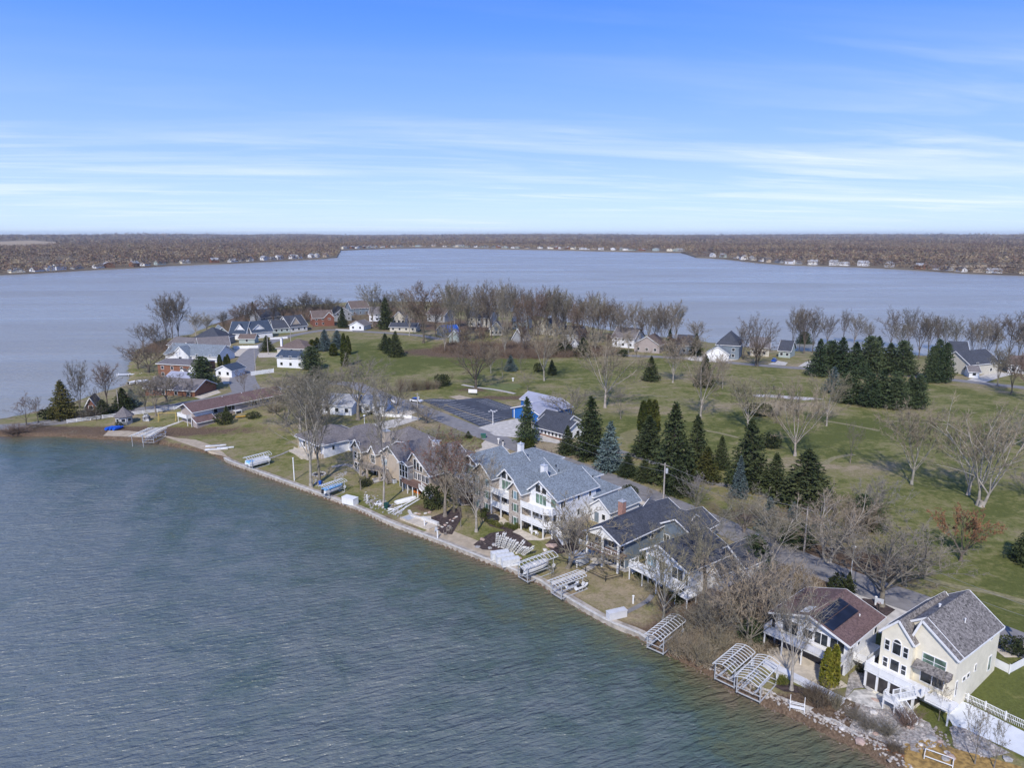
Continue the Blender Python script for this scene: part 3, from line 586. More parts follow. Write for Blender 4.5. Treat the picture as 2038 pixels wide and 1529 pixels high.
def clumps(mb,g,c,rx,ry,rz,n,s,shell=0.55,flat=0.6):
    for _ in range(n):
        while True:
            d=Vector((g.gauss(0,1),g.gauss(0,1),g.gauss(0,1)))
            if d.length>.1: break
        d.normalize(); k=shell+(1-shell)*g.random()**0.6
        p=Vector((c[0]+d.x*rx*k,c[1]+d.y*ry*k,c[2]+d.z*rz*k)); leaf(mb,g,p,d,s*g.uniform(.6,1.4))
def leaf(mb,g,p,d,s):
    t1=d.cross(Vector((g.gauss(0,1),g.gauss(0,1),g.gauss(0,1)))).normalized(); t2=(d*g.uniform(.3,1)+Vector((g.gauss(0,.4),g.gauss(0,.4),g.gauss(0,.4)))).normalized()
    k=len(mb.v); mb.v+=[tuple(p-t1*s*.5),tuple(p+t1*s*.5),tuple(p+t2*s*1.1)]; mb.f.append((k,k+1,k+2)); mb.m.append(0)
def conifer(seed,H=12.0,W=6.5,kind='spruce',base=0.04,dens=1.0):
    g=random.Random(seed); wood=MB(); fo=MB()
    wood.tube([(0,0,-.3),(0,0,H*0.5),(0,0,H*0.97)],[0.016*H,0.010*H,0.02],6,cap=False)
    z=H*base; lay=0; rows=int(24*dens) if kind!='arb' else 0
    if kind in('spruce','pine'):
        step=H*(1-base)/rows
        for r in range(rows):
            f=(r+.3)/rows; zz_=z+step*r; 
            prof=(1-f)**(0.80 if kind=='spruce' else 0.42)*(1.0 if f>0.06 else 0.8)
            rad=W/2*prof*g.uniform(0.93,1.05); nb=max(5,int((13 if kind=='spruce' else 11)*(0.35+0.65*prof)*dens))
            a0=g.uniform(0,6.28)
            for i in range(nb):
                a=a0+6.283*i/nb+g.uniform(-.2,.2); L=rad*g.uniform(0.75,1.12)
                dz=(-0.18 if kind=='spruce' else 0.22)+0.55*f; dv=Vector((math.cos(a),math.sin(a),dz)).normalized(); p0=Vector((0,0,zz_+g.uniform(-.3,.3)*step))
                cone_stick(wood,p0,p0+dv*L*0.9,0.03,0)
                ns=max(4,int(L/0.28*dens))
                side=Vector((-dv.y,dv.x,0)).normalized()
                for j in range(ns):
                    t_=(j+g.random())/ns; wd=(0.10+0.30*(1-t_))*L*0.75+0.1
                    for sgn in (-1,1,0):
                        o=side*(sgn*wd*g.uniform(.15,1)); p=p0+dv*(L*(0.12+0.9*t_))+o+Vector((0,0,-abs(o.length)*0.25+g.uniform(-.12,.14)))
                        s=g.uniform(0.24,0.46)*(H/12)**0.5
                        dd=(dv*0.7+side*(sgn*0.6)+Vector((0,0,g.uniform(-.35,.35) if kind=='spruce' else g.uniform(0.1,0.9)))).normalized()
                        leaf(fo,g,p,dd,s)
        for _ in range(14): leaf(fo,g,Vector((g.gauss(0,.07),g.gauss(0,.07),H*g.uniform(.93,1.0))),Vector((g.gauss(0,.3),g.gauss(0,.3),1)).normalized(),0.4)
    else:  # columnar
        n=int(1500*dens)
        for _ in range(n):
            f=g.random(); a=g.uniform(0,6.28); rad=W/2*min(1,(1-f)**0.5*1.25)*(0.86+0.1*math.sin(5*a+f*7))*g.uniform(.75,1.03)*(0.85 if f<.08 else 1)
            p=Vector((rad*math.cos(a),rad*math.sin(a),H*(0.01+f*0.97))); leaf(fo,g,p,Vector((math.cos(a)*.5,math.sin(a)*.5,.9)).normalized(),g.uniform(.22,.5)*(H/7)**.5)
    return wood,fo
def bush(seed,W=3.0,H=2.0,n=500,s=0.28,shell=.75):
    g=random.Random(seed); wood=MB(); fo=MB()
    for i in range(6):
        a=g.uniform(0,6.28); wood.tube([(0,0,-.1),(math.cos(a)*W*.18,math.sin(a)*W*.18,H*.4),(math.cos(a)*W*.3,math.sin(a)*W*.3,H*.75)],[.05,.035,.01],4,cap=False)
    for i in range(5):
        a=g.uniform(0,6.28); k=.22*W*(i>0); clumps(fo,g,(math.cos(a)*k,math.sin(a)*k,H*g.uniform(.42,.52)),W*g.uniform(.27,.34) if i else W*.42,W*g.uniform(.27,.34) if i else W*.42,H*g.uniform(.42,.5),n//5,s,shell)
    fo.v=[(x,y,max(z,0.02)) for x,y,z in fo.v]
    return wood,fo
def shrub_bare(seed,W=4.0,H=3.0,n=90,r=0.022,lv=3):
    g=random.Random(seed); wood=MB(); tw=MB()
    for i in range(n):
        a=g.uniform(0,6.28); e=g.uniform(0.2,1.0); b=Vector((g.gauss(0,W*.10),g.gauss(0,W*.10),0)); d=Vector((math.cos(a)*(1-e)*W/H,math.sin(a)*(1-e)*W/H,1)).normalized()
        L=H*g.uniform(.6,1.05); m1=b+d*L*.5+Vector((g.gauss(0,.1),g.gauss(0,.1),0)); m2=b+d*L+Vector((d.x*.3,d.y*.3,-.1))
        cone_stick(wood if i%3==0 else tw,b,m1,r*1.4,r); cone_stick(tw,m1,m2,r,0)
        for _ in range(lv*2):
            q=b.lerp(m1,g.uniform(.3,1)) if g.random()<.4 else m1.lerp(m2,g.random()); v=(d+Vector((g.gauss(0,.5),g.gauss(0,.5),g.gauss(.1,.4)))).normalized(); e2=q+v*L*g.uniform(.15,.4)
            cone_stick(tw,q,e2,r*.75,0)
            for _ in range(2): q2=q.lerp(e2,g.random()); cone_stick(tw,q2,q2+(v+Vector((g.gauss(0,.6),g.gauss(0,.6),g.gauss(.1,.5)))).normalized()*L*.14,r*.6,0)
    return wood,tw
LIB={}
def reg(key,builders,H,W,mats,names=('trunk','crown')):
    out=[]
    for wd,fo in builders: out.append((wd.mesh(key+'_'+names[0],mats[0],smooth=True),fo.mesh(key+'_'+names[1],mats[1])))
    LIB[key]=(out,H,W,names,mats)
def variant(key,src,mats):
    out=[]
    for a,b_ in LIB[src][0]:
        a2=a.copy();b2=b_.copy(); a2.materials[0]=mats[0]; b2.materials[0]=mats[1]; out.append((a2,b2))
    LIB[key]=(out,)+LIB[src][1:4]+(mats,)
reg('tall',[bare_tree(s,22,11,fork=.34,limbs=7,up=.78,rt=.34,kids=(7,7,7),twr=.022) for s in (1,2,3,4)],22,11,(BARKG,TWG))
reg('broad',[bare_tree(s,16,15,fork=.24,limbs=8,up=.60,rt=.34,kids=(7,7,7),twr=.022) for s in (11,12,13,14)],16,15,(BARKG,TWG))
reg('multi',[bare_tree(s,18,13,fork=.18,trunks=2,limbs=8,up=.66,rt=.34,kids=(7,7,8),twr=.023) for s in (21,22)],18,13,(BARKP,TWT))
reg('syc',[bare_tree(s,18,13,fork=.26,limbs=9,up=.64,rt=.26,kids=(7,7,7),twr=.024) for s in (31,32,33,34)],18,13,(BARKP,TWT))
reg('far',[bare_tree(s,24,12,fork=.24,limbs=8,up=.84,rt=.32,kids=(6,7,6),twr=.040) for s in (41,42,43,44,45,46,47)],24,13,(BARKD,TWD))
reg('small',[bare_tree(s,8,5,fork=.28,limbs=6,up=.66,rt=.10,kids=(5,5,5),twr=.017) for s in (51,52)],8,5,(BARKG,TWG))
reg('dense',[bare_tree(s,10,11,fork=.14,trunks=3,limbs=12,up=.50,rt=.15,kids=(6,6,6),twr=.020) for s in (61,62,63)],10,11,(BARKG,TWT))
reg('spruce',[conifer(s,12,6.4) for s in (71,72,73)],12,6.4,(BARKD,SPG))
reg('pine',[conifer(s,11,7.0,'pine',base=.03) for s in (81,82,83)],11,7,(BARKD,PIN))
reg('arb',[conifer(s,7,2.2,'arb') for s in (91,92)],7,2.2,(BARKD,ARB))
reg('bush',[bush(s,3,2,900,.20) for s in (101,102)],3,2,(BARKD,YEW),('stems','foliage')); LIB['bush']=LIB['bush'][:1]+(2.0,3.0)+LIB['bush'][3:]
reg('shrub',[shrub_bare(s,4,3) for s in (111,112)],3,4,(BARKD,TWR),('stems','twigs'))
reg('oak',[bare_tree(121,11,11,fork=.16,limbs=8,up=.5,rt=.25,kids=(6,5,4),twr=.024)],11,11,(BARKD,OAKL))
g=random.Random(5); mb=MB(); src=LIB['oak'][0][0][1]
for vtx in src.vertices:
    if g.random()<0.5 and vtx.co.z>1.5: leaf(mb,g,vtx.co,Vector((g.gauss(0,1),g.gauss(0,1),g.gauss(0,1))).normalized(),.17)
LIB['oak']=([(LIB['oak'][0][0][0],src,mb.mesh('oak_leaves',OAKL))],)+LIB['oak'][1:4]+((BARKD,TWR,OAKL),); src.materials[0]=TWR
g=random.Random(6); mb=MB(); src=LIB['tall'][0][1][1].copy(); src.materials[0]=TWR
for vtx in src.vertices:
    if g.random()<0.05: leaf(mb,g,vtx.co,Vector((g.gauss(0,1),g.gauss(0,1),g.gauss(0,1))).normalized(),.22)
LIB['bud']=([(LIB['tall'][0][1][0],src,mb.mesh('red_buds',BUDR))],)+LIB['tall'][1:4]+((BARKG,TWR,BUDR),)
variant('farg','far',(BARKG,TWG)); variant('farr','far',(BARKD,TWR)); variant('fart','far',(BARKP,TWT)); variant('broadd','broad',(BARKD,TWD)); variant('broadt','broad',(BARKG,TWT)); variant('broadr','broad',(BARKD,TWR)); variant('broadl','broad',(BARKG,TWL)); variant('tallt','tall',(BARKP,TWT)); variant('tallp','tall',(BARKP,TWG))
variant('densed','dense',(BARKD,TWD)); variant('densel','dense',(BARKG,TWL)); variant('denser','dense',(BARKD,TWR)); variant('denseg','dense',(BARKG,TWG)); variant('smalld','small',(BARKD,TWD)); variant('smallr','small',(BARKD,TWR)); variant('smallp','small',(BARKP,TWG))
variant('sprucel','spruce',(BARKD,SPO)); variant('spruceb','spruce',(BARKD,SPB)); variant('sprucep','spruce',(BARKD,PIN)); variant('arby','arb',(BARKD,ARY)); variant('box','bush',(BARKD,BOX)); variant('shrubg','shrub',(BARKD,TWG)); variant('shrubl','shrub',(BARKG,TWL)); variant('shrubt','shrub',(BARKG,TWT)); variant('shrubd','shrub',(BARKD,TWD))
NAMES={'spruce':('spruce_tree','spruce tree'),'sprucel':('spruce_tree','spruce tree'),'spruceb':('spruce_tree','spruce tree'),'sprucep':('spruce_tree','spruce tree'),'pine':('pine_tree','pine tree'),'arb':('arborvitae_tree','arborvitae'),'arby':('arborvitae_tree','arborvitae'),'bush':('evergreen_bush','bush'),'box':('evergreen_bush','bush'),'shrub':('bare_shrub','shrub'),'shrubg':('bare_shrub','shrub'),'shrubl':('bare_shrub','shrub'),'shrubt':('bare_shrub','shrub'),'shrubd':('bare_shrub','shrub'),'oak':('oak_tree','oak tree')}
tcount=[0]
def tree(key,bx,by,ty,wpx,label,group=None,rz=None,world=None,lean=(0,0),zoff=0):
    """base at photo pixel (bx,by); top seen at row ty; crown wpx wide"""
    ms,H,W,names,mats=LIB[key]; i=tcount[0]; tcount[0]+=1
    g=random.Random(i*17+3); x,y,z=P(bx,by) if world is None else (*world,zat(*world))
    h=zup(x,y,ty)-z; w_=wpx/pxm(x,y,z+h*0.5)*(1.36 if key[:3]=='spr' else 1.28 if key=='pine' else 1.0 if key[:3]=='far' else 1.12)
    nm,cat=NAMES.get(key,('bare_tree','bare tree'))
    o=thing(nm,label,cat,(x,y,z-.03+zoff),g.uniform(0,6.28) if rz is None else rz,group)
    o.scale=(w_/W,w_/W,h/H)
    if lean!=(0,0):
        o.rotation_mode='XYZ'; o.rotation_euler=(lean[0],lean[1],o.rotation_euler[2])
    v=ms[i%len(ms)]
    link(names[0],v[0],o); link(names[1],v[1],o)
    if len(v)>2: link('leaf',v[2],o).name='leaves'
    return o
# ------------------------------------------------------------------ trees, placed one by one
T=tree
# along the near shore
T('tallp',619,970,762,110,'tall bare tree with grey trunk at the seawall, left of its paler twin',lean=(0,-.05)); T('tall',636,962,742,95,'tall straight bare tree with blue bucket at its foot by the seawall')
T('tallp',764,1008,738,80,'very tall thin bare tree before the beige house, rocks at its foot'); T('small',718,975,888,62,'small bare tree on the lawn before the beige house deck')
T('bud',886,1028,856,115,'bare tree with dull red buds and two stems in the dark mulch bed'); T('broadr',904,1020,880,95,'dark reddish bare tree close behind the red-budded tree',group=None)
T('small',917,1049,925,40,'slender bare tree at the edge of the mulch bed and lawn'); T('tallt',948,1059,912,92,'bare tree with yellowish trunk on the lawn before the stone tower')
T('broadt',1130,1132,992,150,'large bare tree leaning right over the grass between condominium and grey-blue house',lean=(.10,.30))
T('syc',1320,1238,1048,135,'tall bare sycamore with pale trunk beside the gravel path and boat lift'); T('tall',1403,1180,1002,150,'big bare tree with brown trunk at the right corner of the white deck house')
T('tallp',1575,1374,1165,108,'tall bare tree with pale trunk before the maroon-roofed white house')
T('broad',1755,1207,1035,200,'wide brown bare tree in the dark mulch island of the driveway')
T('multi',1645,1120,985,165,'many-stemmed whitish bare tree by the road behind the maroon-roofed house'); T('tallt',1530,1146,1000,110,'bare tree with tan trunk right of the dark garage roof')
T('dense',1492,1292,1120,190,'big tangled tan bare tree in the thicket left of the maroon-roofed house'); pass
T('denseg',1415,1285,1175,110,'low grey-brown bare tree near the shore behind the boat lift thicket'); T('densel',1530,1235,1085,170,'lavender grey bare tree above the thicket near the road')
T('densel',1475,1200,1110,120,'lavender grey bare tree right of the white house')
T('densel',1385,1012,940,60,'small lavender grey shrubby tree by the roadside pole'); T('denseg',1480,1060,965,110,'grey-brown shrubby tree across the road from the white house')
T('dense',1690,1085,985,110,'tan bare tree at the far side of the road bend'); T('denseg',1560,1080,1000,90,'grey-brown shrubby tree on the roadside left of the many-stemmed tree')
T('broadt',1800,1168,1050,150,'low tan bare tree on the golf side of the road bend'); T('densel',1738,1030,948,95,'hazy purple-grey bare tree on the golf course edge')
T('denser',1720,1075,1000,70,'reddish brown bare tree beside the dark pines at the road bend')
T('small',1868,1435,1335,40,'slender young bare tree beside the white deck stairs'); T('small',1940,1522,1400,65,'young bare tree casting twigs before the pale concrete slope'); T('small',1978,1530,1416,60,'young bare tree farthest right before the pale concrete slope'); T('small',1888,1508,1475,22,'short sapling standing in the golden ground cover')
T('small',1690,1350,1278,40,'slim bare sapling at the corner of the maroon-roofed house')
for a in [('shrubt',1345,1300,1255,60,'tan bare shrub on the bank beside the boat lift'),('shrubt',1375,1310,1262,60,'tan bare shrub at the water edge under the thicket'),('shrubt',1400,1322,1272,60,'tan bare shrub hanging over the water left of the double boat lifts'),('shrubg',1345,1265,1215,60,'grey bare shrub behind the sycamore foot'),('shrubg',1390,1245,1200,70,'grey bare shrub in the thicket below the big brown trunk'),('shrubt',1430,1300,1250,60,'tan bare shrub behind the double boat lifts'),('shrubl',1500,1110,1065,70,'lavender bare shrub by the blue car behind the white house'),('shrubl',1450,1150,1110,60,'lavender bare shrub beside the white house wall'),('shrubl',1415,1215,1170,60,'lavender bare shrub under the big tree'),('shrub',1632,1405,1362,55,'maroon bare shrub between pale trunk and yellow-green arborvitae'),('shrub',1612,1392,1360,40,'maroon bare shrub beside the pale trunk'),('shrubt',1665,1412,1370,30,'straw-coloured grass clump beside the arborvitae'),('shrub',1805,1445,1410,55,'purple-brown bare shrub below the white stairs'),('shrubg',1725,1450,1425,50,'grey bare shrub among the white boulders'),('shrubg',1762,1462,1436,50,'grey bare shrub among the boulders, right of its neighbour'),('shrubg',1700,1430,1408,40,'grey bare shrub below the white paved patio'),('shrubd',1745,1305,1288,30,'dark bare shrub between maroon-roofed and cream houses'),('shrub',1780,1495,1480,45,'dark purple low shrub near the rusty ground cover')]: T(*a)
# yards further left
for a in [('tall',713,836,706,115,'big bare tree standing before the white cottage garage'),('tall',655,825,742,70,'dark-trunked bare tree before the white cottage'),('broad',848,843,800,62,'low spreading bare tree by the drive and utility pole'),('tallt',598,868,738,110,'tall hazy bare tree left of the hip-roofed house'),('tallp',628,872,745,120,'tall hazy bare tree directly behind the hip-roofed house'),('broadt',570,850,765,110,'wide tan bare tree right of the long maroon-roofed house'),('broad',590,800,735,90,'grey bare tree at the bend of the road behind the long house'),('broad',640,800,728,90,'grey bare tree left of the white cottage roof'),('smallr',487,787,735,36,'small reddish bare tree at the road junction'),('broadt',790,825,755,70,'bare tree with yellowish branches beside the concrete drive'),('shrubt',545,820,800,45,'tan shrub at the right end of the long house'),('shrub',815,870,848,45,'reddish shrub behind the beige house'),('densel',855,880,850,60,'lavender bare shrubby tree behind the tan house'),('densel',905,875,852,55,'lavender bare shrubby tree beside the road behind the tan house'),('shrub',930,1000,960,60,'reddish shrubs left of the condominium patio'),('shrubl',1140,1080,1030,70,'grey bare shrub at the corner of the condominium'),('small',1095,1163,1115,24,'thin sapling on the mulch beside the boat lift'),('shrub',1085,925,893,30,'round maroon shrub beside the condominium garages'),('small',1290,1000,968,30,'small bare tree beside the utility pole')]: T(*a)
# causeway and left shore
for a in [('smallr',53,847,782,58,'crooked bare tree on the causeway bank, farthest left of the pair'),('smalld',76,840,788,36,'bare tree on the causeway bank right of the crooked one'),('far',162,834,718,50,'tall dark bare tree beside the causeway spruce'),('smalld',192,838,770,26,'thin bare tree at the causeway fence left of the gazebo'),('farr',214,808,722,62,'reddish bare tree on the causeway behind the brown cottage'),('farg',310,828,745,72,'grey bare tree behind the fence and gazebo, left of the long house'),('farg',290,822,752,55,'grey bare tree between gazebo and brick house'),('broadd',332,800,742,62,'dark bare tree before the grey shingled roof'),('broadr',296,742,676,85,'large round dark reddish bare tree over the left shore'),('broadd',275,735,690,50,'dark bare tree leaning over the water left of the round one'),('far',333,686,582,46,'tall bare cottonwood on the left shore, left of three'),('far',345,686,584,44,'tall bare cottonwood on the left shore, middle of three'),('far',356,682,580,50,'tall bare cottonwood on the left shore, right of three'),('broadd',285,690,645,40,'dark bare tree on the left shore below the cottonwoods'),('broadd',308,690,640,44,'dark bare tree in the group left of the cottonwoods'),('broadd',322,698,655,40,'small dark bare tree at the foot of the cottonwoods'),('fart',390,668,622,55,'pinkish grey bare tree behind the dark-roofed house'),('fart',412,662,628,42,'pinkish grey bare tree right of its larger twin'),('shrubd',180,834,808,50,'dark bare shrub under the causeway spruce'),('shrub',30,862,846,60,'purple-brown bare shrub on the causeway bank, far left'),('shrub',75,866,846,70,'purple-brown bare shrub on the causeway bank below the thin trees'),('shrub',120,868,850,60,'purple-brown bare shrub on the bank below the dark hedge'),('shrubt',160,872,856,50,'tan bare shrub on the bank beside the sandy spot'),('shrub',195,874,860,40,'brown bare shrub on the bank left of the blue boats'),('shrub',55,876,862,50,'purple-brown bare shrub at the water edge of the causeway'),('smalld',380,790,752,30,'small dark bare tree near the brick garage drive')]: T(*a)
for k,a in enumerate([('far',447,658,620,40),('farr',472,656,606,48),('far',492,654,600,50),('farr',512,652,598,48),('far',545,650,585,54),('far',566,646,594,46),('farg',586,644,596,48),('far',607,645,581,56),('far',628,640,587,48),('far',648,640,588,48),('farg',663,638,594,42)]):
    T(*a,'bare tree '+['first','second','third','fourth','fifth','sixth','seventh','eighth','ninth','tenth','eleventh'][k]+' from the left in the row behind the dark-roofed houses, left tip',group='bare trees behind the dark-roofed houses')
ORD='first second third fourth fifth sixth seventh eighth ninth tenth eleventh twelfth thirteenth fourteenth fifteenth sixteenth seventeenth eighteenth nineteenth twentieth twenty-first twenty-second twenty-third twenty-fourth twenty-fifth twenty-sixth twenty-seventh twenty-eighth twenty-ninth thirtieth thirty-first thirty-second thirty-third thirty-fourth thirty-fifth thirty-sixth thirty-seventh thirty-eighth thirty-ninth fortieth'.split()
row=[('farg',742,650,566,58),('far',765,645,590,40),('farg',790,640,584,40),('fart',815,668,590,50),('farr',843,683,566,92),('farr',868,672,590,50),('farg',900,690,566,50),('far',915,672,568,52),('farg',936,680,590,44),('far',960,668,574,40),('far',978,676,560,58),('farg',1000,686,566,44),('far',1020,672,560,36),('farr',1038,690,588,40),('far',1052,676,580,44),('farr',1070,690,574,50),('far',1090,672,578,44),('far',1108,690,574,44),('farg',1124,672,576,50),('farr',1142,694,602,40),('far',1160,672,590,48),('far',1180,676,588,50),('farr',1196,684,604,40),('far',1204,668,600,36),('far',1214,668,602,32),('far',1230,672,603,46),('fart',1262,668,604,52),('farg',1290,682,612,50),('far',1318,700,603,54),('farg',1345,682,604,56),('farg',1386,690,640,50)]
for k,a in enumerate(row): T(a[0],a[1],a[2],a[3]-(2,9,5,0,7)[k%5],a[4],'bare tree '+ORD[k]+' from the left in the long row behind the golf course, centre',group='tall bare trees behind the golf course')
row2=[('fart',885,700,640,44),('farr',925,705,650,40),('farr',960,705,640,40),('fart',1005,708,636,38),('farr',1040,706,640,44),('fart',1125,708,640,44),('farr',1160,700,650,40),('fart',1185,705,655,40),('farr',1215,702,660,44),('fart',1250,704,655,40),('farr',1350,712,665,60),('fart',1385,712,668,50)]
for k,a in enumerate(row2): T(*a,'shorter brown bare tree '+ORD[k]+' from the left in front of the tall centre row',group='shorter brown trees at the golf course edge')
row3=[('far',1479,716,646,34),('broadd',1504,728,632,74),('farr',1508,730,680,60),('far',1576,697,616,40),('far',1590,700,612,46),('far',1600,704,616,44),('far',1617,702,620,40),('far',1645,690,632,40),('far',1677,690,616,20),('farg',1699,690,632,46),('farg',1728,690,640,40),('far',1772,700,614,46),('farg',1790,705,645,40),('far',1806,705,620,46),('far',1828,714,622,52),('far',1846,712,628,44),('far',1862,706,632,46),('farg',1880,706,634,40),('farg',1900,706,630,50),('far',1932,716,640,44),('farg',1945,726,636,40),('far',1962,722,636,50),('farg',1980,716,645,36),('far',2004,728,624,64),('far',2024,724,642,40),('farg',2040,726,640,50)]
for k,a in enumerate(row3): T(a[0],a[1],a[2],a[3]-(3,8,0,5)[k%4],a[4]*(1,.85,1.1)[k%3],'bare tree '+ORD[k]+' from the left in the shore row at right, behind the pines',group='bare trees along the far bank at right')
row4=[(770,650,600),(805,655,588),(828,655,592),(880,655,585),(905,655,580),(930,660,584),(948,655,572),(968,660,585),(990,665,578),(1010,662,580),(1030,666,572),(1050,668,588),(1066,668,582),(1085,672,590),(1102,672,586),(1120,680,594),(1136,682,592),(1152,684,598),(1172,684,602),(1190,682,598),(1222,686,612),(1240,690,620),(1275,692,618),(1302,694,616),(1332,698,618)]
row4=[(x,y,t_-(3,11,0,8,14)[i%5]) for i,(x,y,t_) in enumerate(row4)]
for k,a in enumerate(row4): T(('far','farg','farr','farg','fart')[k%5],*a,44,'bare tree '+ORD[k]+' from the left among the houses behind the golf course',group='bare trees among the houses behind the golf course')
# golf course
for a in [('broadr',947,772,672,98,'large reddish willow-like bare tree beside the golf path'),('syc',977,743,688,36,'slim pale bare tree right of the willow-like tree'),('smallp',1000,752,715,22,'small bare tree beside the small blue spruce'),('small',1037,742,698,26,'small bare tree between blue spruce and round bush'),('syc',1083,758,640,74,'tall pinkish bare tree beside the round golf bush'),('smallr',895,764,740,22,'small bare tree beside the dark round hedge bush'),('small',1050,779,740,42,'small round bare tree by the golf green'),('syc',1204,812,662,118,'largest pale spreading bare tree in the middle of the golf course'),('small',1235,835,770,50,'small dark-stemmed bare tree below the large pale one'),('broad',1136,842,766,84,'bare tree at the right end of the clubhouse'),('fart',1339,762,672,64,'hazy tan bare tree beyond the single dark spruce'),('syc',1394,832,688,84,'white-limbed bare tree in front of the narrow dark conifer'),('fart',1438,773,702,34,'slim bare tree with pale foot below the far driveway'),('syc',1488,855,748,95,'white-limbed bare tree beside the dark low bush'),('syc',1582,908,752,120,'wide white-limbed bare tree below the pale path'),('syc',1645,848,735,62,'white bare tree beside the blue-green spruce'),('small',1692,922,842,48,'faint grey bare tree on a brown patch of the fairway'),('syc',1814,965,800,118,'bright white bare tree with wide forked limbs on the fairway'),('multi',1948,1008,795,160,'huge pinkish white bare tree at the right side of the fairway'),('multi',1926,985,825,90,'pale bare tree close behind the huge one'),('oak',1912,1117,1008,108,'oak keeping its rusty orange leaves on the golf course'),('farr',2045,800,700,70,'brown bare tree cut by the right edge of the picture'),('broadl',2035,890,820,80,'grey bare tree at the right edge of the fairway'),('densel',2040,985,930,70,'grey shrubby tree at the right edge above the lawn'),('farg',1985,768,690,45,'dark bare tree beside the right-hand road'),('far',2012,785,700,60,'dark bare tree at the roadside farthest right')]: T(*a)
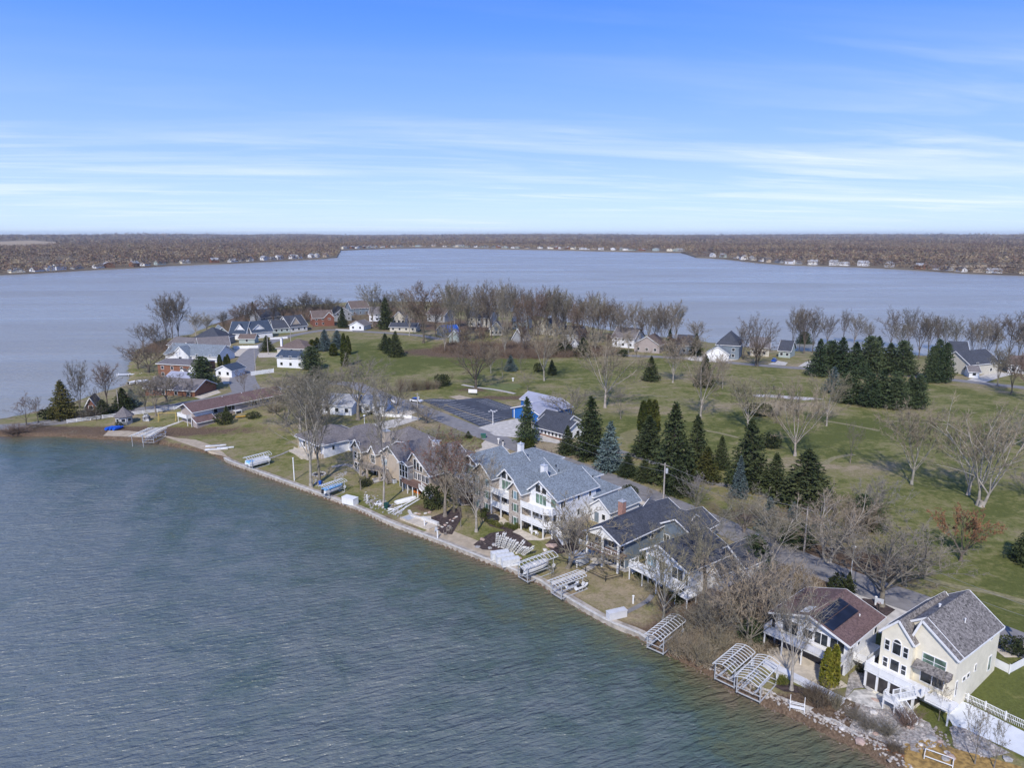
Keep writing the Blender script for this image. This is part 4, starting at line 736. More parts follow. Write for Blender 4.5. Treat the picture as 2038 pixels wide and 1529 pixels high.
# evergreens
for a in [('spruce',1175,912,789,62,'tallest dark green spruce beside the clubhouse'),('spruce',1129,904,848,36,'small dark spruce at the corner of the clubhouse'),('spruceb',1213,936,838,52,'bright blue spruce in the roadside row'),('sprucep',1049,882,790,42,'spruce with pale tips before the clubhouse'),('spruce',1249,948,902,38,'small dark evergreen right of the bright blue spruce'),('spruce',1282,957,912,38,'small dark evergreen in the row, under the power line'),('spruce',1290,908,828,62,'wide dark spruce below the arborvitae columns'),('spruce',1338,962,803,82,'tall broad dark spruce in the middle of the roadside row'),('spruce',1384,940,826,56,'pointed dark spruce right of the tall broad one'),('sprucel',1406,957,889,50,'yellow-green spruce standing out in the roadside row'),('spruce',1434,934,868,34,'narrow dark spruce behind the yellow-green one'),('spruce',1489,972,834,80,'big dark spruce in front of the round golf bush'),('spruceb',1470,990,908,32,'thin pale-tipped spruce among the grey shrubs'),('spruce',1541,983,903,54,'medium dark spruce left of the widest one'),('spruce',1602,1004,894,108,'widest dark spruce at the right end of the roadside row'),('spruce',1350,985,915,54,'dark evergreen behind the tall utility pole'),('spruceb',1528,1060,990,44,'blue spruce among grey branches across the road'),('spruceb',1578,1052,1000,36,'small blue spruce right of its larger neighbour across the road'),('pine',1583,1085,1040,70,'dark green evergreen behind the garage trees'),('pine',1712,1052,985,50,'dark pine beside the road bend trees'),('pine',1745,1060,1015,40,'lower dark pine at the road bend'),('pine',1500,1135,1068,70,'dark evergreen over the blue car and garage'),('pine',1475,1140,1085,50,'dark evergreen between garage and white house'),('spruce',1295,758,709,32,'single dark spruce out on the fairway'),('spruce',1402,770,706,36,'narrow dark conifer behind the white-limbed tree'),('spruceb',1016,739,707,24,'small blue-grey spruce near the brown thicket'),('spruce',1098,746,716,18,'small dark spruce near the round golf bush'),('spruce',788,710,659,30,'dark spruce at the right end of the fairway pair'),('spruce',767,696,664,26,'smaller dark spruce of the fairway pair'),('spruce',776,703,672,24,'dark low evergreen between the fairway pair'),('spruce',768,655,592,32,'tall spruce beside the loop road among bare trees'),('spruce',682,652,612,20,'narrow dark spruce beside the red-brown house'),('spruceb',647,698,656,30,'blue spruce at the road loop, left of the pair'),('spruceb',672,694,657,32,'blue spruce at the road loop, right of the pair'),('pine',621,735,690,46,'olive pine beside the white blue-roofed house'),('pine',626,768,735,50,'dark ragged evergreen below the olive pine'),('pine',405,776,710,56,'dark ragged pine between brick house and small white garage'),('sprucel',128,832,758,52,'large spruce on the causeway'),('spruce',246,815,772,40,'dark spruce right of the causeway bare trees'),('spruceb',263,810,774,28,'blue-grey spruce behind its dark neighbour'),('spruce',205,825,795,36,'dark evergreen beside the low brown cottage'),('bush',100,832,812,36,'dark clipped bush left of the causeway spruce'),('spruce',532,699,668,26,'rounded dark cedar beside the loop road pole'),('spruce',505,640,600,14,'narrow dark cedar among the bare row'),('arb',438,731,706,9,'arborvitae column, left of three behind the small garage'),('arb',449,731,710,8,'arborvitae column, middle of three behind the small garage'),('arb',454,730,705,9,'arborvitae column, right of three behind the small garage'),('arb',686,730,664,14,'tall narrow arborvitae column beside the hazy bare tree'),('arb',693,706,668,12,'arborvitae column right of the tallest one'),('arb',664,708,684,16,'short arborvitae before the blue spruces'),('arb',632,698,672,12,'arborvitae behind the grey-roofed house'),('arb',622,700,676,16,'olive arborvitae at the corner of the grey-roofed house'),
 ('arb',1279,858,798,20,'tall arborvitae column on the golf edge, left of three'),('arb',1290,858,796,20,'tall arborvitae column on the golf edge, middle of three'),('arb',1301,860,796,22,'tall arborvitae column on the golf edge, right of three'),('arby',1642,1368,1290,22,'yellow-green arborvitae column, left of the pair'),('arby',1657,1366,1284,22,'yellow-green arborvitae column, right of the pair'),
 ('arb',1034,895,872,9,'arborvitae beside the road, left of the four'),('arb',1042,896,874,10,'arborvitae beside the road, second of the four'),('arb',1050,896,873,9,'arborvitae beside the road, third of the four'),('arb',1058,897,869,9,'arborvitae beside the road, right of the four'),
 ('spruce',1362,1165,1118,26,'dark evergreen against the white house wall'),('bush',1346,1200,1178,30,'dark round bush at the corner of the white house'),('bush',1276,1152,1128,26,'dark bush under the left end of the white deck'),('bush',1285,1110,1095,30,'dark bush between white house and L-shaped house'),('pine',1495,1340-65,1235,55,'dark evergreen behind the thicket trees'),('bush',1672,1178,1145,50,'dark evergreen bush at the driveway top'),('spruce',1688,1178,1138,20,'pointed evergreen beside the driveway bush'),('box',1551,1360,1345,22,'small bright green bush beside the double boat lifts, left'),('box',1560,1362,1346,20,'small bright green bush beside the double boat lifts, right'),
 ('bush',1513,826,802,46,'dark low spreading yew on the fairway'),('bush',1529,890,864,42,'round dark bush on the fairway below the pale tree'),('bush',880,768,744,32,'dark round bush at the end of the brown shrub row'),('bush',1073,740,722,20,'round dark bush near the tall pinkish tree'),('shrubl',1541,828,812,30,'grey bare shrub beside the dark yew'),('box',1100,745,728,14,'small shrub beside the small dark spruce'),
 ('bush',726,967,952,26,'dark bush beside the beige house deck'),('bush',868,1010,965,50,'dark evergreen behind the red-budded tree'),('bush',445,845,820,32,'big clipped green bush against the long house'),('spruce',452,835,808,20,'pointed green shrub against the long house'),('bush',504,832,820,26,'low bush at the right end of the long house'),('bush',725,822,816,12,'small round bush beside the white garage door, left'),('bush',738,824,818,14,'small round bush beside the white garage door, right'),('bush',242,847,838,20,'low bush at the gazebo'),('bush',850,880,862,12,'small conifer by the beige driveway'),('spruce',932,872,858,14,'small round evergreen beside the rocky drive'),
 ('bush',2025,1298,1272,60,'long clipped dark hedge beside the white fence at right'),('bush',1256,982,966,30,'clipped hedge beside the condominium driveway'),('spruce',2045,1120,1040,60,'dark evergreen cut by the right edge'),('bush',1710,1338,1325,14,'small bush beside maroon-roofed house'),('pine',1600,690,660,34,'dark evergreen before the grey-green garage'),('spruce',1385,708,664,24,'blue-green conifer left of the grey lake house'),('spruce',1332,700,655,18,'dark conifer behind the hazy tan tree'),('spruce',1160,710,672,34,'dark evergreen left of the white shed'),('spruce',1122,706,668,36,'dark evergreen behind the tall pinkish tree'),('bush',1238,710,695,22,'dark bush beside the white shed')]: T(*a)
for k,(bx,by,ty,w_) in enumerate([(1628,745,678,34),(1648,748,672,40),(1675,748,670,42),(1699,746,671,38),(1725,742,675,40),(1747,742,673,38),(1768,742,676,38),(1790,742,678,36),(1808,742,690,30)]): T(('sprucep','pine','sprucep')[k%3],bx+(0,4,-3)[k%3],by+(3,-4,0,5)[k%4],ty+(-3,7,1,10,-5)[k%5],w_*(1.3,1.35,1.15)[k%3],'dark pine '+ORD[k]+' from the left in the upper row of the pine grove',group='pines in the upper row of the grove')
for k,(bx,by,ty,w_) in enumerate([(1682,800,742,34),(1700,805,735,38),(1727,808,736,38),(1753,811,736,38),(1784,812,736,42),(1806,814,745,34),(1825,812,752,30)]): T(('pine','sprucep')[k%2],bx+(0,-4,3)[k%3],by+(2,-3)[k%2],ty+(2,-4,8,-2,5)[k%5],w_*(1.3,1.25,1.2)[k%3],'broad pine '+ORD[k]+' from the left in the lower row of the pine grove',group='pines in the lower row of the grove')
for k,(bx,by,ty,w_) in enumerate([(1850,762,690,30),(1862,762,676,32),(1878,762,684,34)]): T('pine',bx,by,ty,w_,'dark pine '+ORD[k]+' from the left in the separate clump beside the right road',group='pines in the separate clump')
T('spruceb',1657,782,730,34,'blue-green spruce at the left end of the lower pine row')
for k in range(9): T('shrubt' if k%3 else 'shrub',797+k*9,781-k*0.8,752+k*.4,16,'tan bare shrub '+ORD[k]+' from the left in the clipped row along the golf edge',group='brown shrub row at the golf edge')
for k in range(8): T('arb',1207+k*6.0,1026-k*3.2,1006-k*3.5,6.5,'small arborvitae '+ORD[k]+' from the lake in the hedge beside the chimney house',group='arborvitae hedge between condominium and grey-blue house')
for k,(x_,y_) in enumerate([(966,1021),(962,1030),(970,1038),(978,1043),(986,1047),(994,1050)]): T('box',x_,y_,y_-10,13,'round green boxwood '+ORD[k]+' along the curved condominium bed',group='boxwoods along the left condominium bed')
for k,(x_,y_) in enumerate([(1009,1050),(1016,1052),(1024,1054),(1030,1051)]): T('box',x_,y_,y_-10,12,'round green boxwood '+ORD[k]+' at the foot of the stone tower',group='boxwoods at the stone tower')
# brush under the far trees: stuff nobody could count
brush=MB(); g=random.Random(9)
def brushfield(pts,n,h,mb):
    poly=PW(pts); xs=[p[0] for p in poly]; ys=[p[1] for p in poly]; c_=0
    while c_<n:
        x=g.uniform(min(xs),max(xs)); y=g.uniform(min(ys),max(ys))
        if not bool(inpoly(np.array([x]),np.array([y]),poly)[0]): continue
        c_+=1; z=zat(x,y)
        for _ in range(24):
            d=Vector((g.gauss(0,.5),g.gauss(0,.5),1)).normalized(); b=Vector((x+g.gauss(0,.9),y+g.gauss(0,.9),z)); L=h*g.uniform(.5,1.1); cone_stick(mb,b,b+d*L,0.05,0)
            q=b+d*L*g.uniform(.3,.8); cone_stick(mb,q,q+Vector((g.gauss(0,.6),g.gauss(0,.6),.6))*L*.4,.04,0)
brushfield([(860,700),(900,690),(1100,688),(1180,694),(1240,706),(1180,712),(1060,714),(930,708)],620,4.6,brush)
brushfield([(425,655),(480,640),(560,622),(700,612),(840,612),(860,640),(700,632),(600,640),(500,655),(440,668)],480,4.5,brush); brushfield([(280,700),(300,690),(335,676),(380,676),(350,694),(310,704)],90,3.5,brush)
brush.build('undergrowth',TWR); tag(bpy.data.objects['undergrowth'],'reddish brown brush under the bare trees along the far side of the peninsula','undergrowth',kind='stuff')
brush=MB(); brushfield([(1380,1225),(1450,1190),(1530,1240),(1530,1300),(1480,1330),(1400,1322),(1350,1300)],230,1.6,brush); brushfield([(1490,1150),(1600,1130),(1640,1180),(1540,1190)],90,1.5,brush)
o=brush.build('thicket_brush',TWT); tag(o,'tan brush covering the bank left of the double boat lifts','undergrowth',kind='stuff')
# ------------------------------------------------------------------ house kit
class House:
    """local frame: x along the front (left to right seen from the lake), y into the plot, z absolute height"""
    def __init__(s,name,label,cat,org,ang,group=None,z=None):
        s.x,s.y=org[0],org[1]; s.zb=zat(s.x,s.y) if z is None else z
        s.root=thing(name,label,cat,(s.x,s.y,s.zb),R(ang),group); s.ang=R(ang)
    def L(s,mb): mb.v=[(x,y,z-s.zb) for x,y,z in mb.v]; return mb
    def part(s,mb,name,mat,parent=None,**k): return s.L(mb).build(name,mat,parent or s.root,**k)
    def walls(s,x0,y0,x1,y1,z0,ze,mat,axis=None,zr=None,peak=.5,name='wall'):
        mb=MB(); xp=x0+(x1-x0)*peak; yp=y0+(y1-y0)*peak
        if axis=='y':   # ridge runs along y, gables at y0 and y1
            a=[(x0,y0,z0),(x1,y0,z0),(x1,y0,ze),(xp,y0,zr),(x0,y0,ze)]; b=[(x,y1,z) for x,_,z in a]
        elif axis=='x':
            a=[(x0,y1,z0),(x0,y0,z0),(x0,y0,ze),(x0,yp,zr),(x0,y1,ze)]; b=[(x1,y,z) for _,y,z in a]
        else: mb.box(x0,y0,z0,x1,y1,ze); return s.part(mb,name,mat)
        n=len(a); mb.poly(a); mb.poly(b[::-1])
        for i in (0,1,4): j=(i+1)%n; mb.poly([a[j],a[i],b[i],b[j]])
        for i in (2,3): j=(i+1)%n; mb.poly([(p[0],p[1],p[2]-.02) for p in (a[j],a[i],b[i],b[j])])
        return s.part(mb,name,mat,recalc=True)
    def roof(s,x0,y0,x1,y1,ze,zr,mat,axis='y',peak=.5,ov=.45,og=None,th=.16,trim=True,name='roof',tm=None):
        og=ov if og is None else og; mb=MB(); t=MB()
        def slab(a,b,c,d):   # eave a-b, ridge c-d (top surface corners)
            q=[a,b,c,d]; up=[(p[0],p[1],p[2]+th) for p in q]; mb.hexa(q+up)
        if axis in 'xy':
            w0,w1=(x0,x1) if axis=='y' else (y0,y1); g0,g1=((y0,y1) if axis=='y' else (x0,x1)); g0-=og; g1+=og; wp=w0+(w1-w0)*peak
            for (we,sg) in ((w0,-1),(w1,1)):
                sl=(zr-ze)/max(.01,abs(wp-we)); wo=we+sg*ov; zo=ze-sl*ov
                f=(lambda w,g_,z:(w,g_,z)) if axis=='y' else (lambda w,g_,z:(g_,w,z))
                slab(f(wo,g0,zo+.03),f(wo,g1,zo+.03),f(wp,g1,zr+.03),f(wp,g0,zr+.03))
                if trim:
                    t.bar(f(wo+sg*.04,g0,zo+.06),f(wo+sg*.04,g1,zo+.06),.09,.2)
                    for gg,sg2 in ((g0,-1),(g1,1)): t.bar(f(wo,gg+sg2*.05,zo+.07),f(wp,gg+sg2*.05,zr+.07),.09,.26)
        else:  # hip
            xa,xb,ya,yb=x0-ov,x1+ov,y0-ov,y1+ov; zo=ze-.1; w=min(xb-xa,yb-ya)/2*(.999)
            if axis=='p': r=[((xa+xb)/2-.02,(ya+yb)/2,zr),((xa+xb)/2+.02,(ya+yb)/2,zr)]
            elif xb-xa>yb-ya: r=[(xa+w,(ya+yb)/2,zr),(xb-w,(ya+yb)/2,zr)]
            else: r=[((xa+xb)/2,ya+w,zr),((xa+xb)/2,yb-w,zr)]
            A,B,C_,D=(xa,ya,zo),(xb,ya,zo),(xb,yb,zo),(xa,yb,zo)
            if xb-xa>yb-ya or axis=='p':
                mb.poly([A,B,r[1],r[0]]).poly([B,C_,r[1]]).poly([C_,D,r[0],r[1]]).poly([D,A,r[0]])
            else: mb.poly([A,B,r[0]]).poly([B,C_,r[1],r[0]]).poly([C_,D,r[1]]).poly([D,A,r[0],r[1]])
            mb.poly([D,C_,B,A])
            if trim:
                for p,q in ((A,B),(B,C_),(C_,D),(D,A)): t.bar((p[0],p[1],zo-.06),(q[0],q[1],zo-.06),.12,.2)
        o=s.part(mb,name,mat)
        if trim: s.part(t,'trim',tm or WHITE,o)
        return o
    def gable(s,x0,y0,x1,y1,z0,ze,zr,wm,rm,axis='y',peak=.5,**k):
        s.walls(x0,y0,x1,y1,z0,ze,wm,axis,zr,peak); return s.roof(x0,y0,x1,y1,ze,zr,rm,axis,peak,**k)
    def hip(s,x0,y0,x1,y1,z0,ze,zr,wm,rm,axis='h',**k):
        s.walls(x0,y0,x1,y1,z0,ze,wm); return s.roof(x0,y0,x1,y1,ze,zr,rm,axis,**k)
    def win(s,face,at,u0,z0,w,h,cols=1,rows=1,g=None,fr=None,name='window',arch=False,fw=.10,d=.07):
        """face f/b: at = y plane, u along x; face r/l: at = x plane, u along y"""
        sg={'f':-1,'l':-1,'r':1,'b':1}[face]
        def pt(u,z,o): return (u,at+sg*o,z) if face in 'fb' else (at+sg*o,u,z)
        def bx(mb,ua,za,ub,zb_,o0,o1):
            p=pt(ua,za,o0);q=pt(ub,zb_,o1); mb.box(min(p[0],q[0]),min(p[1],q[1]),za,max(p[0],q[0]),max(p[1],q[1]),zb_)
        m=MB(); bx(m,u0-fw,z0-fw,u0+w+fw,z0,0,d); bx(m,u0-fw,z0+h,u0+w+fw,z0+h+fw,0,d); bx(m,u0-fw,z0,u0,z0+h,0,d); bx(m,u0+w,z0,u0+w+fw,z0+h,0,d)
        for i in range(1,cols): u=u0+w*i/cols; bx(m,u-.045,z0,u+.045,z0+h,0,d*.9)
        for i in range(1,rows): z=z0+h*i/rows; bx(m,u0,z-.035,u0+w,z+.035,0,d*.85)
        if arch:
            n_=8; c_=(u0+w/2,z0+h+fw); 
            for i in range(n_):
                a0=math.pi*i/n_;a1=math.pi*(i+1)/n_; p=pt(c_[0]+w/2*math.cos(a0),c_[1]+w/2*math.sin(a0),d*.5); q=pt(c_[0]+w/2*math.cos(a1),c_[1]+w/2*math.sin(a1),d*.5); m.bar(p,q,.1,.1)
        f=s.part(m,name,fr or WHITE)
        p=MB(); bx(p,u0,z0,u0+w,z0+h,0.003,d*.45)
        if arch: p.poly([pt(c_[0]+w/2*math.cos(math.pi*i/8),c_[1]+w/2*math.sin(math.pi*i/8),d*.3) for i in range(9)][::(1 if face in 'fr' else -1)])
        s.part(p,'pane',g or GLS,f); return f
    def door(s,face,at,u0,z0,w,h,mat=None,panels=4):
        sg={'f':-1,'l':-1,'r':1,'b':1}[face]; m=MB()
        def bx(ua,za,ub,zb_,o0,o1):
            if face in 'fb': a,b=sorted((at+sg*o0,at+sg*o1)); m.box(ua,a,za,ub,b,zb_)
            else: a,b=sorted((at+sg*o0,at+sg*o1)); m.box(a,ua,za,b,ub,zb_)
        bx(u0,z0,u0+w,z0+h,0,.05)
        for i in range(panels): bx(u0+.1,z0+h*(i+.12)/panels,u0+w-.1,z0+h*(i+.88)/panels,.052,.075)
        return s.part(m,'door' if w<1.5 else 'garage_door',mat or WHITE)
    def rail(s,pts,z,h=1.0,mat=None,bal=.16,name='railing',parent=None,solid=False,bw=.035):
        m=MB()
        for (a,b) in zip(pts[:-1],pts[1:]):
            za=z if len(a)<3 else a[2]; zb_=z if len(b)<3 else b[2]
            A=Vector((a[0],a[1],za));B=Vector((b[0],b[1],zb_)); H=Vector((0,0,h)); L=(B-A).length
            m.bar(A+H,B+H,.09,.07); m.bar(A+Vector((0,0,.12)),B+Vector((0,0,.12)),.06,.06)
            for i in range(int(L/1.9)+2):
                q=A.lerp(B,min(1,i*1.9/L)); m.bar(q,q+H*1.06,.12)
            if solid: m.bar(A+H*.55,B+H*.55,.03,h*.8)
            else:
                for i in range(int(L/bal)): q=A.lerp(B,(i+.5)*bal/L); m.bar(q+Vector((0,0,.12)),q+H,bw)
        return s.part(m,name,mat or WHITE,parent)
    def deck(s,x0,y0,x1,y1,z,mat=None,posts=(),zp=None,pm=None,pw=.16,name='deck',th=.22,poly=None):
        m=MB()
        if poly: n_=len(poly); m.poly([(a,b,z) for a,b in poly]); m.poly([(a,b,z-th) for a,b in poly][::-1]); [m.poly([(*poly[i],z-th),(*poly[(i+1)%n_],z-th),(*poly[(i+1)%n_],z),(*poly[i],z)]) for i in range(n_)]
        else: m.box(x0,y0,z-th,x1,y1,z)
        o=s.part(m,name,mat or WHITE)
        for (a,b) in posts: s.part(MB().box(a-pw/2,b-pw/2,s.zb-1.2 if zp is None else zp,a+pw/2,b+pw/2,z-th-.002),'post',pm or WHITE)
        return o
    def chimney(s,x,y,z0,z1,w,mat,cap=True):
        o=s.part(MB().box(x-w/2,y-w/2,z0,x+w/2,y+w/2,z1),'chimney',mat)
        if cap: s.part(MB().box(x-w/2-.08,y-w/2-.08,z1+.002,x+w/2+.08,y+w/2+.08,z1+.12).lathe([(.14,z1+.12),(.14,z1+.4),(.2,z1+.42),(.2,z1+.5)],8,c=(x,y)),'chimney_cap',GREYP if mat is not WHITE else ALU,o)
    def vent(s,x,y,z,r=.09,h=.5,mat=None): s.part(MB().lathe([(r,z-.2),(r,z+h),(r*1.5,z+h),(r*1.5,z+h+.08)],8,c=(x,y)),'roof_vent',mat or WHITE)
    def stairs(s,a,b,za,zb_,w,mat=None,name='stairs',rail=True):
        a=Vector((*a,0));b=Vector((*b,0)); d=(b-a).normalized(); sd_=Vector((-d.y,d.x,0))*w/2; n_=max(2,int(abs(za-zb_)/.19)); m=MB()
        for i in range(n_):
            t0,t1=i/n_,(i+1)/n_; z=za+(zb_-za)*(i+.5)/n_; p=a.lerp(b,t0);q=a.lerp(b,t1)
            m.hexa([(*(p-sd_)[:2],z-.06),(*(q-sd_)[:2],z-.06),(*(q+sd_)[:2],z-.06),(*(p+sd_)[:2],z-.06),(*(p-sd_)[:2],z),(*(q-sd_)[:2],z),(*(q+sd_)[:2],z),(*(p+sd_)[:2],z)])
        for k in (-1,1): m.bar((*(a+sd_*k)[:2],za-.12),(*(b+sd_*k)[:2],zb_-.12),.06,.26)
        o=s.part(m,name,mat or WHITE)
        if rail:
            for k in (-1,1): p=a+sd_*k;q=b+sd_*k; s.rail([(p.x,p.y,za),(q.x,q.y,zb_)],0,.95,mat,parent=o)
        return o
def frame_at(px,py,z,ang,u=0,v=0):
    """origin of a local frame such that local (u,v) lies at photo pixel (px,py) at height z"""
    x,y=hit(px,py,z); c,s_=math.cos(R(ang)),math.sin(R(ang)); return (x-(u*c-v*s_),y-(u*s_+v*c))
SHG=shingle('grey_brown_shingles',(0.19,0.175,0.165),.65); SHB=shingle('blue_grey_shingles',(0.185,0.215,0.245),.4); SHD=shingle('charcoal_shingles',(0.062,0.068,0.085),.4); SHM=shingle('maroon_shingles',(0.150,0.098,0.092),.35); SHBR=shingle('brown_shingles',(0.15,0.115,0.10),.35); SHGR=shingle('warm_grey_shingles',(0.17,0.155,0.155),.3); SHN=shingle('navy_shingles',(0.05,0.07,0.105),.35); SHL=shingle('pale_grey_shingles',(0.36,0.365,0.38),.2)
MTL=M('pale_metal_roof',(0.34,0.35,0.42),0.45,0.08,.5)
SW=siding('white_siding',(0.74,0.75,0.77)); SC=siding('cream_siding',(0.80,0.745,0.60)); SBG=siding('grey_blue_siding',(0.17,0.21,0.25)); STN=siding('tan_siding',(0.42,0.35,0.27)); SBE=siding('beige_siding',(0.50,0.42,0.33)); SGY=siding('grey_siding',(0.30,0.31,0.32)); STA=siding('taupe_siding',(0.36,0.31,0.29)); SRD=siding('red_siding',(0.21,0.08,0.05)); SGN=siding('grey_green_siding',(0.36,0.42,0.40)); SBL=siding('bright_blue_metal_siding',(0.015,0.13,0.42),.3,True); SBD=siding('dull_blue_siding',(0.06,0.12,0.24),.3,True); SYL=siding('pale_yellow_siding',(0.52,0.49,0.41))
STO=stone('tan_field_stone',[(0.27,0.22,0.18),(0.44,0.37,0.31),(0.38,0.34,0.30),(0.52,0.47,0.40),(0.34,0.31,0.29)]); BRK=stone('orange_brown_brick',[(0.16,0.07,0.045),(0.22,0.10,0.06),(0.19,0.085,0.05),(0.27,0.13,0.08)],5)
# ---- cream house, bottom right
h=House('cream_house','cream three-storey house with arched window and white lake deck','house',frame_at(1757,1249,9.4,-54),-54,z=1.3)
W=8.8;D=13.6
h.gable(3.3,.9,W,D,.9,9.0,12.1,SC,SHG,peak=(4.4-3.3)/(W-3.3),ov=.3)
h.gable(0,0,4.0,D-1.2,.9,9.0,11.25,SC,SHG,ov=.25); 
h.roof(0.02,2.2,W,D,9.0,12.1,SHG,'y',peak=.5,ov=.32,name='roof')
h.walls(0.02,2.25,W-.02,D-.05,.9,9.0,SC,'y',12.0)
for u,w_,z,hh in ((.55,.55,6.6,1.35),(2.9,.55,6.6,1.35),(.55,.55,4.15,1.25),(2.9,.55,4.15,1.25)): h.win('f',0,u,z,w_,hh,1,2)
h.win('f',0,1.55,6.5,1.0,1.5,1,1,arch=True); h.win('f',0,1.5,4.1,1.05,1.5)
h.win('f',.9,4.9,6.45,2.7,1.45,2,2,g=GLSG); h.win('f',.9,4.9,4.0,2.7,2.0,2,1)
m=MB(); m.hexa([(4.2,-.35,6.0),(8.5,-.35,6.0),(8.5,.9,6.0),(4.2,.9,6.0),(4.2,-.4,6.08),(8.5,-.4,6.08),(8.5,.9,6.75),(4.2,.9,6.75)]); h.part(m,'pent_roof',SHG)
for v,z,w_,hh in ((1.3,3.8,.35,1.9),(3.2,5.0,.7,.5),(4.4,5.0,.7,.5),(6.6,5.1,.4,.9),(10.6,8.0,.7,.35)): h.win('r',W,v,z,w_,hh)
h.win('r',W,11.0,3.4,.8,2.0,g=GLSG)
# screened porch with deck on top
h.walls(-.4,-2.3,5.6,-.003,.7,1.5,SC); h.deck(-.6,-2.5,6.6,-.003,4.0)
for a in (-.4,1.1,2.6,4.1,5.6): h.part(MB().box(a-.14,-2.35,1.502,a+.14,-2.1,3.78),'post',WHITE)
h.walls(-.3,-2.2,5.5,-.003,1.502,3.76,M('dark_screened_porch',(0.045,0.04,0.04),.4,.5,.8),name='screen_wall'); h.rail([(-.55,-.2),(-.55,-2.45),(5.3,-2.45)],4.0,.95,solid=True)
h.rail([(6.6,-2.45),(6.6,-1.9)],4.0,.95,solid=True); h.deck(6.6,-1.6,9.6,.9,3.3,posts=[(9.4,-1.4)]); h.rail([(6.7,-1.55),(9.5,-1.55)],3.3,.95,solid=True)
h.stairs((6.0,-2.5),(3.9,-3.7),4.0,2.6,1.0); h.deck(3.0,-4.5,4.6,-3.2,2.6,posts=[(3.1,-4.4),(4.5,-4.4)]); h.rail([(3.05,-3.2),(3.05,-4.45),(4.55,-4.45)],2.6,.95); h.stairs((4.6,-3.9),(7.0,-4.6),2.6,1.0,1.1)
h.vent(3.9,6.5,12.0,.12,.3); h.vent(6.7,7.5,10.3,.07,.9)
# ---- maroon-roofed white house
h=House('maroon_roof_house','white lake house under a maroon roof with dark solar panels','house',frame_at(1545,1214,6.6,-49),-49,z=1.1)
W,D=10.4,9.6
h.gable(0,0,W,D,.9,6.3,8.1,SW,SHM,axis='y',peak=.5,ov=.7,og=.9)
h.win('f',0,5.9,4.2,1.8,1.7,2,g=GLS); h.win('f',0,8.1,4.2,1.9,1.7,2); h.win('f',0,1.2,3.9,2.2,1.9,2); h.win('f',0,4.2,4.4,1.4,1.2,1)
for v,w_ in ((1.0,.5),(3.2,.7)): h.win('r',W,v,4.4,w_,1.5)
h.win('r',W,5.2,4.9,2.2,.8,4); h.win('r',W,8.6,4.0,.9,2.0)
h.walls(.3,-.05,W-.3,-.002,1.0,3.4,M('dark_glazed_lower_wall',(0.05,0.05,0.06),.2,.4,.9),name='sliding_doors')
h.deck(-.6,-2.2,W+.2,-.052,3.75,posts=[(-.4,-2.0),(2.3,-2.0),(5.2,-2.0),(8.6,-2.0),(W,-2.0)],mat=OFFW); h.rail([(-.5,-.1),(-.5,-2.1),(W+.1,-2.1),(W+.1,-.1)],3.75,1.0,solid=True,mat=M('weathered_white_paint',(0.6,0.6,0.62),.6,.1,1))
h.deck(W+.002,2.0,W+2.0,8.0,3.0,mat=OFFW,posts=[(W+1.8,2.2),(W+1.8,7.8)]); h.rail([(W+.1,2.1),(W+1.9,2.1),(W+1.9,7.9)],3.0,.95,solid=True)
m=MB(); rz=lambda x:8.1-(8.1-6.3)*(x-W*.5)/(W*.5)
def onroof(x0,y0,x1,y1,o,zf): return MB().hexa([(x0,y0,zf(x0)+o),(x1,y0,zf(x1)+o),(x1,y1,zf(x1)+o),(x0,y1,zf(x0)+o),(x0,y0,zf(x0)+o+.07),(x1,y0,zf(x1)+o+.07),(x1,y1,zf(x1)+o+.07),(x0,y1,zf(x0)+o+.07)])
SOL=M('dark_solar_glass',(0.010,0.013,0.024),.45,.5,.6)
h.part(onroof(5.7,-.5,7.05,7.4,.24,rz),'solar_panel',SOL); h.part(onroof(7.15,-.5,8.5,7.4,.24,rz),'solar_panel',SOL)
rl=lambda x:6.3+(8.1-6.3)*x/(W*.5)
h.part(onroof(3.5,.0,4.7,2.4,.24,rl),'skylight',M('white_skylight',(0.7,0.7,0.68),.4,.3,1))
h.vent(9.0,6.6,rz(9.0)+.2,.08,.2)
# ---- white house with lake deck
h=House('white_deck_house','white house with charcoal roof and long raised white deck','house',frame_at(1286,1090,7,-54),-54,z=1.5)
h.gable(0,0,9.6,10.5,1.0,6.7,8.9,SW,SHD,peak=.36,ov=.5,og=1.0)
h.win('f',0,.5,4.0,2.0,2.0,3,g=GLSB); h.win('f',0,6.0,4.0,2.3,1.9,2); h.win('f',0,3.2,4.2,1.2,1.6,1); h.win('f',0,8.7,3.7,.7,2.0)
h.win('r',9.6,2.2,5.6,1.2,.6,2); h.win('r',9.6,6.6,5.4,.9,.9)
for u in (1.0,4.0,7.0): h.win('f',0,u,1.3,1.7,1.7,2)
h.deck(-1.6,-2.6,9.2,-.003,3.7,posts=[(-1.4,-2.4),(1.6,-2.4),(4.8,-2.4),(8.9,-2.4),(-1.4,-.6),(1.6,-.9)]); h.rail([(-1.5,-.2),(-1.5,-2.5),(9.1,-2.5),(9.1,-.2)],3.7,1.0,bal=.7); h.deck(9.2,-2.2,11.2,.4,2.9,posts=[(11,-2.0),(11,.2)]); h.rail([(9.3,-2.1),(11.1,-2.1),(11.1,.3)],2.9,1.0,bal=.5)
h.gable(6.2,10.4,12.6,17.5,2.6,5.6,8.0,SW,SHD,axis='y',ov=.5); h.gable(9.0,5.5,11.4,10.4,1.8,5.0,6.2,SW,SHD,axis='y',ov=.3); h.door('r',12.6,12.0,2.7,4.4,2.2)
